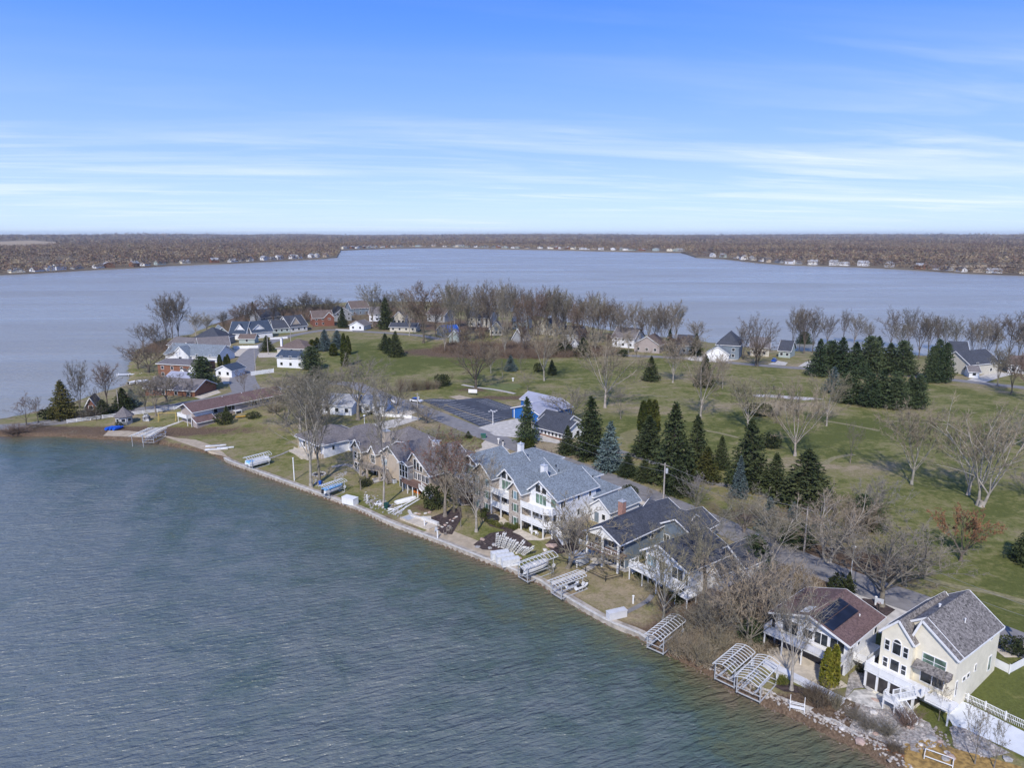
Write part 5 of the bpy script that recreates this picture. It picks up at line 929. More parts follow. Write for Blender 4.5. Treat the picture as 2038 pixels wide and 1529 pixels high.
# ---- L-shaped grey-blue house
h=House('grey_blue_house','L-shaped grey-blue house with charcoal roof and brick chimney','house',frame_at(1166,1052,7.3,-47),-47,z=1.4)
h.walls(.4,2.2,7.6,19.5,1.0,6.9,SBG); h.roof(.0,-.2,8.0,19.5,6.9,9.0,SHD,'y',ov=.4,og=.3); h.walls(.3,2.1,7.7,2.3,6.7,6.9,WHITE,'y',8.8,name='gable_panel')
m=MB().poly([(.3,-.1,6.85),(7.7,-.1,6.85),(4.0,-.1,8.75)]).poly([(7.7,.0,6.85),(.3,.0,6.85),(4.0,.0,8.75)]); h.part(m,'gable_panel',WHITE)
h.gable(7.4,12.6,14.4,20.6,2.4,6.9,8.8,SBG,SHD,axis='y',ov=.5); h.roof(2,13.5,12,20,6.9,8.9,SHD,'x',ov=.3)
h.deck(.2,-.2,7.9,2.2,4.0,mat=DECKW,posts=[(.4,0),(4.0,0),(7.6,0)],pw=.3); h.rail([(.4,0),(7.6,0)],4.0,.9,bal=.4)
for a in (.4,4.0,7.6): h.part(MB().box(a-.15,-.15,4.0,a+.15,.15,6.85),'post',WHITE)
for u in (1.2,3.6,5.8): h.win('f',2.2,u,4.4,1.3,1.7,2); h.win('f',2.2,u,1.4,1.5,1.9,2)
h.win('r',7.6,9.5,4.8,.9,.8); h.win('r',7.6,5.0,1.6,1.0,1.0); h.win('f',12.6,8.4,3.2,1.2,1.9,2); h.door('f',12.6,10.6,2.6,1.0,2.3); h.door('f',12.6,12.0,2.6,1.1,2.2)
h.win('l',8.0,13,3.2,1.5,2.4,2)
h.chimney(-.1,10.6,2,9.7,1.1,M('pinkish_brick',(0.34,0.19,0.15),.9,.2,4)); h.vent(2.5,6,7.9,.08,.3); h.vent(3.2,7.8,8.3,.08,.3); h.vent(5.5,17,8.3,.1,.3,BLACK)
h.part(MB().box(-1.6,-2.8,1.2,1.4,-.6,2.6).box(-1.5,-2.7,2.602,1.3,-.7,2.75),'storage_bin',GREYP); h.rail([(.3,-.4),(-1.2,-.4)],4.0,.9)
h.stairs((8.6,2.6),(10.4,1.4),3.0,1.8,1.0,rail=False)
# ---- condominium
h=House('condominium','long white three-storey condominium with stone towers and stacked balconies','building',P(1014,1040),-47,z=1.3)
for k,(x0,x1,zr,y0) in enumerate([(4.0,12.0,11.9,1.9),(-6.0,.3,11.6,2.4),(-19.5,-12.0,11.6,3.2)]):
    pk=.42
    h.gable(x0,y0,x1,13.2-k*.6,.9,9.2,zr,SW,SHB,axis='y',peak=pk,ov=.45,og=.7)
    xw=x0+(x1-x0)*pk
    h.win('f',y0,xw-1.6,9.3,1.3,1.5,1); h.win('f',y0,xw+.2,9.3,1.2,1.2,1); h.win('f',y0,xw-1.5,6.9,2.9,2.0,3,g=GLSG)
    h.win('f',y0,x0+.6,4.0,2.1,2.1,2); h.win('f',y0,x0+3.2,4.0,2.4,2.1,2); h.win('f',y0,x0+.6,1.4,2.1,2.0,2); h.win('f',y0,x0+3.2,1.4,2.4,2.0,2,g=GLSG)
    if k==0: h.win('f',y0,x1-1.9,7.2,1.3,1.6,1,g=GLSG); h.win('f',y0,x1-1.9,4.2,1.4,1.7,2)
    for z in (3.65,6.5):
        if k==0: poly=[(x0,-.7),(x1-1.6,-.7),(x1-.1,.4),(x1-.1,y0),(x0,y0-.003)]
        else: poly=[(x0,y0-2.3),(x1,y0-2.3),(x1,y0-.003),(x0,y0-.003)]
        h.deck(0,0,0,0,z,poly=poly,th=.3); q=poly[:4] if k==0 else poly[:2]
        h.rail([(a,b+.06) for a,b in q],z,1.0,solid=True)
        px_=[(a,b) for a,b in (poly[:4] if k==0 else poly[:2])]
        ext=[(x0+.12,poly[0][1]+.12),((x0+poly[1][0])/2,poly[0][1]+.12),(poly[1][0]-.05,poly[1][1]+.12)]+([(x1-.25,.5)] if k==0 else [])
        z0=.9 if z<5 else 3.652
        for a,b in ext: h.part(MB().box(a-.11,b-.11,z0,a+.11,b+.11,z-.302),'post',WHITE)
h.stairs((12.0,1.1),(15.2,.6),3.65,1.3,1.1)
for x0,x1,ze,zr,y0,y1 in [(.2,4.0,9.0,10.9,-.35,8),(-12.2,-5.9,9.4,12.0,.3,12)]:
    h.gable(x0,y0,x1,y1,.9,ze,zr,STO,SHB,axis='y',ov=.4,og=.5)
    n=1 if x0>0 else 2
    for i in range(n):
        for z in (1.6,4.5,7.2):
            u=x0+(x1-x0)*(i+.5)/n-.75; h.win('f',y0,u+.3,z,.95,1.6,1,g=GLSG if z<7 else GLSB); 
            for sgn in (-.45,1.0): h.part(MB().box(u+.3+sgn*1.0,y0-.05,z,u+.3+sgn*1.0+.4,y0-.002,z+1.6),'shutter',M('dark_green_shutter',(0.06,0.08,0.07),.6,.1,2))
h.walls(11.8,5,12.03,18,.9,3.6,STO,name='stone_base')
for v,z,w_ in ((2.6,7.2,1.3),(2.6,4.3,1.3),(7.5,7.6,.6),(7.5,4.4,.7),(11.0,7.6,.6)): h.win('r',12.0,v,z,w_,1.3,2 if w_>1 else 1)
# roadside roofs
h.hip(-19.5,15,-9.5,26,2.5,7.6,9.6,SW,SHB,ov=.5); h.hip(-9.4,12,-1.2,24,2.5,7.6,9.9,SW,SHB,ov=.5); h.hip(-1.0,12,5,23,2.5,7.8,10.0,SW,SHB,ov=.5)
h.hip(5.2,12.5,12.0,20.5,2.5,7.2,9.4,SW,SHB,ov=.5)
h.gable(12.02,11.5,17.2,21,2.3,5.6,7.6,SW,SHB,axis='y',ov=.4); h.door('f',11.5,13.2,2.4,1.1,2.1,mat=SBG); h.win('f',11.5,15.2,3.4,.8,1.1)
h.chimney(1.6,8.5,8.5,12.2,1.1,WHITE); h.chimney(-10.8,13.5,9,13.2,1.1,WHITE)
for a,b in ((7.5,12.5),(8.4,13.2),(8.9,12.6),(9.6,14.0),(10.2,14.2)): h.vent(a,b,10.2,.09,.5,WHITE if a<9.2 else BLACK)
for a,b in ((-3,17),(2,18),(-7,17),(-.2,15)): h.vent(a,b,9.0,.1,.3,BLACK)
# dark furniture on the patio
# ---- tan A-frame glass house
h=House('glass_front_house','tan house with tall glazed gable front above a brown deck','house',P(793,968),-47,z=1.3)
h.walls(.2,.2,4.0,12,.9,7.2,SGY); h.roof(.2,.2,4.0,12,7.2,7.9,SHGR,'y',ov=.3)
h.gable(1.2,1.6,10.8,14,.9,6.4,10.4,STN,SHGR,axis='y',peak=.34,ov=.4,og=.5,tm=WHITE)
for i in range(3): h.win('f',.2,.45+i*1.15,4.1,.95,2.9,1,2); h.win('f',.2,.45+i*1.15,1.3,.95,2.0,1,1)
for i in range(3): h.win('f',1.6,4.3+i*1.2,6.3,.95,2.5-.6*i,1)
for i in range(4): h.win('f',1.6,4.4+i*1.5,4.0,1.1,1.6,2); h.win('f',1.6,4.4+i*1.5,1.3,1.1,1.9,1)
h.deck(3.2,-1.3,9.6,1.59,3.7,mat=DECKW,posts=[(3.4,-1.1),(5.4,-1.1),(7.4,-1.1),(9.4,-1.1)]); h.rail([(3.3,-1.2),(9.5,-1.2)],3.7,.9,mat=DECKW,bal=.12,bw=.05); h.stairs((9.6,-.5),(12.6,.6),3.7,1.6,1.0)
h.hip(-3,11,7,20,2.4,6.2,8.9,STN,SHGR,ov=.5); h.chimney(-1.0,12,4,9.8,1.4,WHITE)
# ---- beige house
h=House('beige_gabled_house','beige house with several gables, cream chimney and curved lake deck','house',P(703,930),-47,z=1.4)
h.gable(0,0,4.6,14,.9,7.0,9.3,SBE,SHGR,axis='y',ov=.5); h.gable(4.4,2.0,8.4,13,.9,7.0,8.6,SBE,SHGR,axis='x',ov=.5); h.gable(6.4,1.2,9.0,8,.9,7.0,8.6,SBE,SHGR,axis='y',ov=.4)
h.gable(8.8,2.6,18.0,13.5,1.0,6.6,9.5,SBE,SHGR,axis='y',ov=.5,og=.6,tm=WHITE)
h.hip(-1,9,10,20,2.2,6.8,10.6,SBE,SHGR,ov=.5)
for z in (7.2,4.2,1.4): h.win('f',0,.9,z,1.2,1.7,1,2); h.win('f',0,2.5,z,1.2,1.7,1,2)
for u in (4.9,7.0,9.6): h.win('f',1.2 if u==7.0 else 2.0 if u<7 else 2.6,u,4.2,1.6,2.0,2,2)
h.win('f',2.6,12.4,7.6,1.1,.9,1); h.win('f',2.6,13.6,7.6,1.1,.9,1); h.win('f',2.6,10.0,4.2,1.8,1.4,1,g=GLSB)
for u in (5.2,8.0,11.0): h.win('f',1.19 if 6.4<u<9 else 2.0 if u<6 else 2.6,u,1.2,1.2,2.0,1)
h.deck(4.0,-2.0,13.5,1.99,4.0,mat=WOOD,poly=[(4.4,-.2),(6.5,-2.0),(10,-2.2),(13.4,-.6),(13.4,1.15),(4.4,1.15)],posts=[(6.5,-1.8),(10,-2.0),(13.2,-.5)],pm=SBE,pw=.4); h.rail([(4.5,-.1),(6.5,-1.9),(10,-2.1),(13.3,-.5)],4.0,.9,mat=WOOD)
h.chimney(6.4,6.2,7,11.2,1.5,SBE,True); h.stairs((13.4,.2),(17,-.2),4.0,1.6,1.2,mat=WOOD)
# ---- hip-roofed white ranch
h=House('hip_roof_house','low white house with dark grey hip roof and open corner porch','house',P(622,905),-47,z=1.4)
h.hip(-8.5,.5,5.5,13.5,1.6,5.4,8.4,SW,SHGR,ov=.6); h.hip(-1,8,6.4,20,1.8,5.3,7.9,SW,SHGR,ov=.5)
h.deck(-7,-3.4,4.0,.49,1.9,mat=CONC2,th=.5); h.walls(1.2,-.2,5.4,.48,1.5,2.6,SBE,name='porch_wall')
for v in (3.0,9.5,10.7,13.0): h.win('r',5.5 if v<8 else 6.4,v,3.4,.7,1.1)
for u in (-6,-3): h.win('f',.5,u,2.4,2.0,2.0,2)
h.win('f',.5,2.0,2.8,2.0,1.6,2)
for a in (-7,-2.5,2.0,4.9): h.part(MB().box(a-.12,-.6,1.902,a+.12,-.36,5.2),'post',SBE)
h.roof(-7.5,-1.0,5.5,.6,5.3,5.6,SHGR,'x',ov=.2)
# ---- long maroon-roofed house
ax=P(392,850)[:2]; bx_=P(560,802)[:2]; ang=math.degrees(math.atan2(bx_[1]-ax[1],bx_[0]-ax[0])); LL=math.hypot(bx_[0]-ax[0],bx_[1]-ax[1])
h=House('long_maroon_roof_house','long low taupe house with straight maroon roof beside the beach','house',ax,ang,z=1.4)
h.gable(.3,1.2,LL+1,9.5,1.0,6.2,8.0,STA,SHM,axis='x',ov=.8,og=1.2,tm=WHITE)
h.walls(.3,1.16,6.2,1.198,3.8,6.1,WHITE,name='white_panel'); h.gable(-.6,-1.4,5.4,1.15,1.0,3.0,4.2,STA,SHM,axis='x',peak=1.0 if False else .98,ov=.3)
h.win('f',1.2,6.6,4.2,1.3,1.5,1); h.win('f',1.2,11.5,4.0,2.4,1.8,2); h.win('f',1.2,20.0,4.2,2.2,1.4,2); h.win('f',1.2,25.0,4.8,3.0,.7,4); h.win('f',1.2,18.6,1.6,1.6,1.3,1)
h.win('f',1.2,24.0,1.6,2.0,1.3,2); h.deck(-1.4,3.0,.28,9.0,3.9,posts=[(-1.2,3.2),(-1.2,8.8)]); h.rail([(.2,3.1),(-1.3,3.1),(-1.3,8.9),(.2,8.9)],3.9,1.0,solid=True)
h.walls(14.5,1.1,30,1.198,1.0,3.6,M('grey_stone_base',(0.2,0.2,0.2),.9,.3,2),name='stone_base'); h.deck(13.2,-.2,15.6,1.09,3.8,posts=[(13.3,-.1),(15.5,-.1)]); h.vent(12,5,7.9,.1,.3); h.vent(19,5,7.9,.1,.3)
# ---- gazebo
x,y,z=P(248,843); gz=thing('gazebo','small grey octagonal gazebo with white windows by the causeway fence','gazebo',(x,y,z))
MB().lathe([(2.5,0),(2.5,2.6)],8).build('wall',SGY,gz); MB().lathe([(3.1,2.55),(1.6,3.9),(.25,5.2),(.02,5.6)],8).build('roof',SHGR,gz)
for i in range(8):
    a=2*math.pi*(i+.5)/8; c_,s_=math.cos(a),math.sin(a); p=Vector((c_*2.33,s_*2.33,1.5)); sdv=Vector((-s_,c_,0)); o=MB().bar(p-sdv*.7,p+sdv*.7,.06,1.2).build('window',WHITE,gz); MB().bar(p+Vector((c_,s_,0))*.04-sdv*.55,p+Vector((c_,s_,0))*.04+sdv*.55,.03,.95).build('pane',GLS,o)
# ---- generic smaller houses from two base corners
def ghouse(name,label,A,B,D,he,hr,wm,rm,axis='x',wins=2,cat='house',garage=0,ov=.5,hipped=False,extra=None,base=None,sill=1.0,group=None,chim=None,wall_z=None):
    a=P(*A);b=P(*B); ang=math.degrees(math.atan2(b[1]-a[1],b[0]-a[0])); L=math.hypot(b[0]-a[0],b[1]-a[1]); z=min(a[2],b[2]); h=House(name,label,cat,a,ang,group,z=z)
    if hipped: h.hip(0,0,L,D,z-.5,z+he,z+hr,wm,rm,ov=ov)
    else: h.gable(0,0,L,D,z-.5,z+he,z+hr,wm,rm,axis=axis,ov=ov)
    for i in range(wins):
        u=L*(i+.5)/wins-.6
        if garage and i<garage: h.door('f',0,max(.3,u-1.0),z+.05,min(3.6,L/wins-.5),2.3,panels=4)
        else: h.win('f',0,u,z+sill,1.2,1.3,1)
        if he>4.5: h.win('f',0,u,z+sill+2.8,1.2,1.3,1)
    if he>4: h.win('l',0,D*.5,z+he-1.9,1.1,1.2)
    if extra: extra(h,L,z)
    if chim: h.chimney(L*chim[0],D*chim[1],z+he,z+hr+1.0,.9,chim[2])
    return h
def front_gable(x0,w,he,hr,dep=3,wm=SW,rm=SHN,y0=-1.5,win=True):
    def f(h,L,z):
        h.gable(L*x0,y0,L*x0+w,dep,z-.3,z+he,z+hr,wm,rm,axis='y',ov=.3)
        if win: h.win('f',y0,L*x0+w/2-.7,z+he-1.6,1.4,1.0,2)
    return f
G_=ghouse
G_('white_cottage','white cottage with pale grey roof behind two bare trees','1',(0,0),1,1,1,SW,SHL) if False else None
G_('white_cottage','white cottage with pale grey roof behind two bare trees',(642,824),(700,828),11,3.2,5.6,SW,SHL,wins=3)
G_('white_garage','white detached garage with pale roof beside the concrete drive',(720,823),(764,824),9,3.2,5.0,SW,SHL,wins=2,cat='garage')
# blue clubhouse and storage
h=House('blue_storage_building','bright blue metal building with pale metal roofs at the parking lot','building',P(1019,831),-47+0,z=3.2)
h.gable(.2,0,12.0,14.8,2.8,6.4,8.3,SBL,MTL,axis='y',peak=.55,ov=.4); h.gable(-7.6,11.2,4.5,19,2.8,6.2,8.1,SBL,MTL,axis='x',ov=.4)
for i in range(4): h.door('r',12.0,3.4+i*2.9,2.9,2.3,2.7,mat=SBD,panels=2)
h.part(MB().box(.9,-.06,2.9,1.2,-.002,6.2),'trim',WHITE); h.part(MB().box(5.3,-.06,2.9,5.6,-.002,6.2),'trim',WHITE); 
a=P(1066,863);b=P(1114,879)
h=House('grey_clubhouse','low clubhouse with charcoal roof and row of white-framed windows','building',a,-45,z=3.1); L=10.6
h.gable(0,0,L+.5,9,2.8,5.8,8.0,WHITE,SHD,axis='x',ov=.9,og=.6)
for i in range(7): h.win('f',0,.8+i*(L-1)/7,3.9,(L-1)/7-.7,1.5,1)
h.walls(.02,-.05,L+.4,-.003,2.9,3.7,BRK,name='brick_base'); h.gable(-5,7,5,14,2.8,5.6,7.6,OFFW,SHD,axis='x',ov=.5)
for v in (2,5): h.win('r',L+.5,v,3.7,1.4,1.5,1)
# left cluster
G_('small_white_garage','small white garage with navy roof and blue door at the road',(430,750),(462,752),8,3.0,4.8,SW,SHN,wins=2,axis='y',cat='garage')
G_('brick_house','large orange brick house with arched white entrance',(316,752),(392,750),12,6.0,7.0,BRK,SHGR,wins=4,extra=lambda h,L,z:(h.gable(L*.62,-2,L*.62+4,1,z,z+2.6,z+4.6,WHITE,SHGR,axis='y',ov=.2),h.gable(L*.9,-2.5,L*.9+4,1,z,z+4.6,z+6.4,WHITE,SHGR,axis='y',ov=.2)))
G_('grey_roof_ranch','long grey-roofed brick ranch house behind the bare trees',(290,788),(388,790),12,3.0,5.8,BRK,SHGR,wins=4)
G_('pale_blue_roof_annex','low building with pale blue-grey roof between brick house and ranch',(330,768),(402,768),8,3.0,5.0,SGY,MTL,wins=2,cat='building')
G_('blue_roof_house','white house with blue-grey roofs and big white gable on the left shore',(330,724),(432,722),13,4.6,8.6,SW,SHB,wins=4,extra=front_gable(.18,9,4.4,8.4,4,SW,SHB))
G_('grey_roof_white_house','white house with warm grey roof behind the blue-roofed house',(398,708),(458,702),12,4.2,7.8,SW,SHGR,wins=3)
G_('brown_roof_shore_house','pale house with grey-brown roof at the foot of the cottonwoods',(335,700),(400,700),12,3.6,6.8,OFFW,SHGR,wins=3,extra=front_gable(.55,5,3.4,5.6,3,SW,SHGR))
G_('dark_roof_house','large house with dark hipped roof on the left shore',(382,692),(440,690),16,4.4,9.8,SGY,SHD,wins=3,hipped=True)
G_('slate_gable_house','grey house with pale-trimmed slate gable beside the dark roof',(430,684),(458,682),12,4.6,8.4,SGN,SHB,wins=2,axis='y')
G_('navy_roof_house','white house with navy roof and big dormer, left of three by the loop',(458,676),(490,676),12,3.6,9.2,SW,SHN,wins=2,garage=1,extra=front_gable(.3,5,5.0,8.2,8,SW,SHN,y0=1.5))
G_('navy_roof_house','white house with navy roof and three garage doors by the road loop',(503,675),(543,671),12,3.6,9.0,SW,SHN,wins=3,garage=3,extra=front_gable(.1,6,5.2,7.6,8,SW,SHN,y0=1.2))
G_('green_shed','small grey-green shed on the lawn by the road',(476,684),(507,684),6,2.8,4.6,SGN,SHBR,wins=1,axis='x',cat='shed')
G_('dark_roof_cottage','low blue-grey cottage with charcoal roof at the loop road',(545,664),(577,662),11,3.0,7.0,SGN,SHD,wins=3)
G_('dark_roof_house','wide pale house with charcoal roof left of the red-brown house',(578,662),(612,658),13,3.4,9.0,OFFW,SHD,wins=3,extra=front_gable(.1,6,4.6,8.6,8,SBE,SHD,y0=1))
G_('dark_roof_house','tall charcoal-roofed house behind the loop road cottages',(520,648),(560,644),14,5.0,9.5,SGY,SHD,wins=3)
G_('red_house','red-brown and orange shingled house with tan gable roof',(624,650),(663,648),13,5.2,9.2,SRD,SHBR,wins=3,extra=front_gable(.55,6,5.6,8.6,5,SRD,SHBR))
G_('white_garage','white garage with wide gable and two small shrubs at the loop',(696,657),(724,658),10,3.0,5.4,SW,SHGR,wins=2,axis='y',cat='garage')
G_('long_white_house','long low pale house beside the far road bend',(776,660),(828,661),9,2.8,4.8,SYL,SHD,wins=4)
for k,(A,B,D,he,hr,wm,rm,lab) in enumerate([((668,640),(700,638),14,5,9,SGY,SHD,'dark-roofed grey house at the tip beside the tall spruce'),((700,628),(735,626),14,5,9.5,SBG,SHBR,'brown-roofed house nearest the water at the tip'),((735,640),(765,640),13,5,9,SW,SHGR,'white house with grey roof left of the tall spruce'),((782,645),(806,645),12,4,8,SYL,SHD,'small pale cream house with charcoal roof right of the tall spruce'),((850,640),(885,642),14,5,9,SGY,SHBR,'brown-roofed house behind the big reddish tree'),((932,650),(975,652),14,6,11,SYL,SHD,'large pale cream house with charcoal roof among the trees'),((975,668),(1000,668),12,4,8,SYL,SHGR,'pale cream house right of the large charcoal-roofed one'),((1020,655),(1050,656),12,5,9,SGN,SHB,'grey-green house glimpsed through the centre trees'),((885,672),(915,670),12,3,6,SBG,M('bright_blue_roof',(0.02,0.09,0.4),.6,.1,1),'low house with bright blue roof behind the thicket'),((1065,665),(1105,668),14,5,9,SYL,SHBR,'tan house behind the right part of the centre trees'),((1120,680),(1155,682),12,4,8,SGY,SHD,'charcoal-roofed house behind the dark evergreens'),((1218,690),(1262,694),13,5,9.5,SW,SHGR,'white lake house with steep grey gable roof'),((1262,700),(1312,704),12,4,8,STA,SHBR,'brown-roofed garage house with two pale doors'),((1345,704),(1378,706),12,4.5,8.5,SBG,SHD,'dark hipped house left of the blue-green conifer'),((1890,726),(1925,728),15,5.5,9.5,SYL,SHD,'cream house with black roof behind the separate pine clump')]):
    G_('lake_house',lab,A,B,D,he,hr,wm,rm,wins=3,axis='x' if k%3 else 'y')
G_('white_shed','narrow white shed between two dark evergreens',(1138,701),(1150,702),5,4.4,6.4,SW,SHGR,wins=1,axis='y',cat='shed')
G_('grey_shed','small grey gabled shed inside the brown thicket',(894,682),(914,682),7,3.4,6.4,SGN,SHL,wins=0,axis='y',cat='shed')
G_('grey_shed','steep grey shed roof standing behind the pale birches of the thicket',(1020,688),(1042,690),7,3.8,9,SGY,SHGR,wins=0,axis='y',cat='shed')
G_('grey_lake_house','tall blue-grey house with white two-car garage on the far bank',(1424,713),(1470,716),16,6.5,12,SBG,SHD,wins=2,hipped=True,extra=lambda h,L,z:(h.gable(-3.5,-6,6.5,1,z-.2,z+3.2,z+6.4,WHITE,SHB,axis='y',ov=.4),h.door('f',-6,-2.4,z+.1,3.6,2.4),h.door('f',-6,2.0,z+.1,3.6,2.4)))
G_('grey_roof_house','grey house with warm grey roof behind the round bare tree',(1492,708),(1530,710),13,4.2,8.2,SYL,SHGR,wins=2)
G_('grey_green_garage','grey-green garage with slate roof beside the blue car',(1549,711),(1572,713),11,3.4,7.4,SGN,SHD,wins=2,cat='garage',axis='x')
G_('black_roof_house','long pale cream house with black roof and tall white wall at right',(1928,748),(1985,742),13,4.6,9.0,SYL,SHD,wins=2)
G_('small_white_shed','small white hip-roofed shed beside the right-hand driveway',(1928,752),(1948,753),6,2.6,4.4,SW,SHGR,wins=1,cat='shed')
G_('white_side_house','white house with grey roof at the right edge behind bare branches',(2005,742),(2050,746),12,3.6,6.6,SW,SHBR,wins=2)
G_('brown_cottage','low brown cottage with red base between the causeway trees',(172,822),(192,820),7,2.4,5.0,SRD,SHBR,wins=1,axis='y',cat='cottage')
# ---- far shore houses, each its own small building
fg=random.Random(77)
def far_house(x,y,ang,w,d,h1,h2,wm,rm,label,group,ax):
    z=float(hillz(np.array(x),np.array(y))); h=House('shore_house',label,'house',(x,y),ang,group,z=z)
    h.walls(0,0,w,d,z-1.5,z+h1,wm,ax,z+h2); h.roof(0,0,w,d,z+h1,z+h2,rm,ax,ov=.6,trim=False,th=.3)
secs=[('on the left far shore','houses on the left far shore',[(20,546),(60,544),(130,540),(200,536),(270,533),(330,529),(400,526),(460,524),(520,521),(580,518),(640,515),(668,512)],25,0),('on the farthest shore','houses on the farthest shore',[(690,497.8),(760,495),(830,493.5),(900,493.5),(1000,496),(1100,497.5),(1200,500),(1300,502),(1350,503)],25,1),('on the right far shore','houses on the right far shore',[(1392,513),(1440,515.5),(1500,522.5),(1560,527.5),(1700,531.5),(1820,537.5),(1920,544),(2036,548)],26,2)]
WMS=[('white',SW),('white',SW),('white',WHITE),('cream',SC),('grey',SGY),('tan',STN),('pale green',SGN),('brick',BRK),('white',WHITE)]; RMS=[('grey roof',SHL),('grey roof',SHGR),('dark roof',SHD),('brown roof',SHBR),('pale roof',SHL)]
for (wh,grp,pts,gap,si) in secs:
    q=resample([hit(*p) for p in pts],4.0); acc=gap*.5; last=q[0]
    for i in range(1,len(q)):
        acc+=(q[i]-q[i-1]).length
        if acc<gap: continue
        acc=fg.choice([fg.uniform(-35,-5),fg.uniform(0,14)]); d=(q[min(i+2,len(q)-1)]-q[i-1]).normalized(); n_=Vector((-d.y,d.x)); n_=n_ if n_.dot(q[i])>0 else -n_
        cwn,wm=fg.choice(WMS); rn,rm=fg.choice(RMS); off=fg.uniform(14,30); p=q[i]+n_*off; wd=fg.uniform(13,21)*(1.25 if si==1 else 1)
        tall=fg.random()<.5; h1=6.2 if tall else 3.6; sz='tall' if tall else 'low'
        ang=math.degrees(math.atan2(d.y,d.x))+fg.uniform(-10,10)
        if math.cos(math.radians(ang))<0: ang+=180
        far_house(p.x,p.y,ang,wd,10,h1+ (1 if si==1 else 0),h1+3.6,wm,rm,f'{sz} {cwn} house with {rn} {wh}',grp+f', {sz} {cwn} {rn}',fg.choice('xxy'))
# number the look-alike far houses from left to right
from collections import defaultdict
ALU=M('dull_aluminium',(0.50,0.51,0.52),0.5,0.15,3,metal=0.2); LIFT=M('chalky_white_aluminium',(0.64,0.65,0.65),0.55,0.12,1.5)
dd_=defaultdict(list)
for o in bpy.data.objects:
    if o.name.startswith('shore_house'): dd_[o['label']].append(o)
for lab,os_ in dd_.items():
    os_.sort(key=lambda o:math.atan2(o.location.x,o.location.y))
    for k,o in enumerate(os_):
        o['group']=o['group'].split(',')[0]
        if len(os_)>1:
            o['label']=f'{lab}, {ORD[k]} from left'
# two houses inside the road loop
h=ghouse('white_navy_roof_house','white two-storey house with navy roof inside the road bend',(552,731),(606,734),9,4.6,6.8,SW,SHN,wins=3)
h=ghouse('wide_grey_roof_house','low wide house with brown-grey hip roof and white chimney inside the loop',(552,704),(610,706),14,2.8,6.4,SYL,SHBR,wins=3,hipped=True,chim=(.12,.1,WHITE))
# ------------------------------------------------------------------ seawall
def wall_along(name,label,cat,pts,w,z0,z1,mat,world=False,capmat=None,off=0,group=None):
    q=resample(pts if world else [hit(*p) for p in pts],1.5); n=len(q); mb=MB(); cp=MB()
    for i in range(n-1):
        a,b=q[i],q[i+1]; da=(q[min(i+1,n-1)]-q[max(i-1,0)]).normalized(); db=(q[min(i+2,n-1)]-q[i]).normalized()
        na,nb=Vector((-da.y,da.x)),Vector((-db.y,db.x)); a0,a1=a+na*(off-.05),a+na*(off+w); b0,b1=b+nb*(off-.05),b+nb*(off+w)
        mb.hexa([(*a0,z0),(*b0,z0),(*b1,z0),(*a1,z0),(*a0,z1),(*b0,z1),(*b1,z1),(*a1,z1)])
        if capmat:
            c0,d0,c1,d1=a+na*(off-.14),b+nb*(off-.14),a+na*(off+.32),b+nb*(off+.32); cp.hexa([(*c0,z1+.002),(*d0,z1+.002),(*d1,z1+.002),(*c1,z1+.002),(*c0,z1+.12),(*d0,z1+.12),(*d1,z1+.12),(*c1,z1+.12)])
    o=mb.build(name,mat); tag(o,label,cat,group)
    if capmat: cp.build('wall_cap',capmat,o)
    return o
i0=NEARW.index((446,917)); i1=NEARW.index((1297,1288))
wall_along('seawall','long pale concrete seawall with walkway along the near shore','seawall',near_w[i0:i1+1],1.25,-1.5,.80,M('stained_concrete',(0.36,0.32,0.27),.9,.3,.8,bump=.2),world=True,capmat=M('pale_concrete_edge',(0.52,0.50,0.46),.9,.15,1.5))
# shallow stones at the foot of the wall: uncountable
g=random.Random(21); mb=MB()
q=resample(near_w[i0:],0.45)
for p in q:
    for _ in range(2):
        if g.random()<.45: mb.rock((p.x+g.gauss(-.25,.3),p.y+g.gauss(-.25,.3),g.uniform(-.05,.12)),g.uniform(.10,.24),g)
tag(mb.build('shore_stones',M('rusty_wet_stones',(0.10,0.065,0.045),.7,.4,1.0,col2=(.22,.17,.13))),'small rusty wet stones along the foot of the near shore','stones',kind='stuff')
mb=MB(); q=resample(near_w[NEARW.index((1400,1338)):],0.3)
for p in q:
    for _ in range(6):
        if g.random()<.75: mb.rock((p.x+g.uniform(.1,1.8),p.y+g.uniform(.1,1.6),zat(p.x+.9,p.y+.9)+g.uniform(-.1,.1)),g.uniform(.10,.26),g)
tag(mb.build('riprap',M('pale_riprap',(0.30,0.26,0.22),.9,.3,1.3,col2=(.52,.48,.43))),'pale broken riprap stones on the bank below the maroon-roofed and cream houses','stones',kind='stuff')
mb=MB(); poly=PW([(1640,1440),(1690,1400),(1800,1415),(1860,1445),(1900,1480),(1850,1500),(1760,1490),(1700,1470)]); xs=[p[0] for p in poly];ys=[p[1] for p in poly]
poly2=PW([(1480,1392),(1545,1385),(1625,1410),(1610,1432),(1530,1412)]); poly3=PW([(1690,1345),(1745,1300),(1758,1308),(1735,1370),(1700,1372),(1680,1395)])
for pl,n_ in ((poly,900),(poly2,260),(poly3,220),(PW([(1890,1450),(1905,1440),(2010,1500),(1960,1512),(1900,1490)]),240)):
    xs=[p[0] for p in pl];ys=[p[1] for p in pl]; c_=0
    while c_<n_:
        x,y=g.uniform(min(xs),max(xs)),g.uniform(min(ys),max(ys)); c_+=1
        if inpoly(np.array([x]),np.array([y]),pl)[0]: mb.rock((x,y,zat(x,y)+.04),g.uniform(.08,.22),g)
tag(mb.build('garden_cobbles',M('mixed_cobbles',(0.20,0.17,0.16),.9,.3,.9,col2=(.46,.42,.38))),'mixed grey cobbles covering the beds below the cream house','stones',kind='stuff')
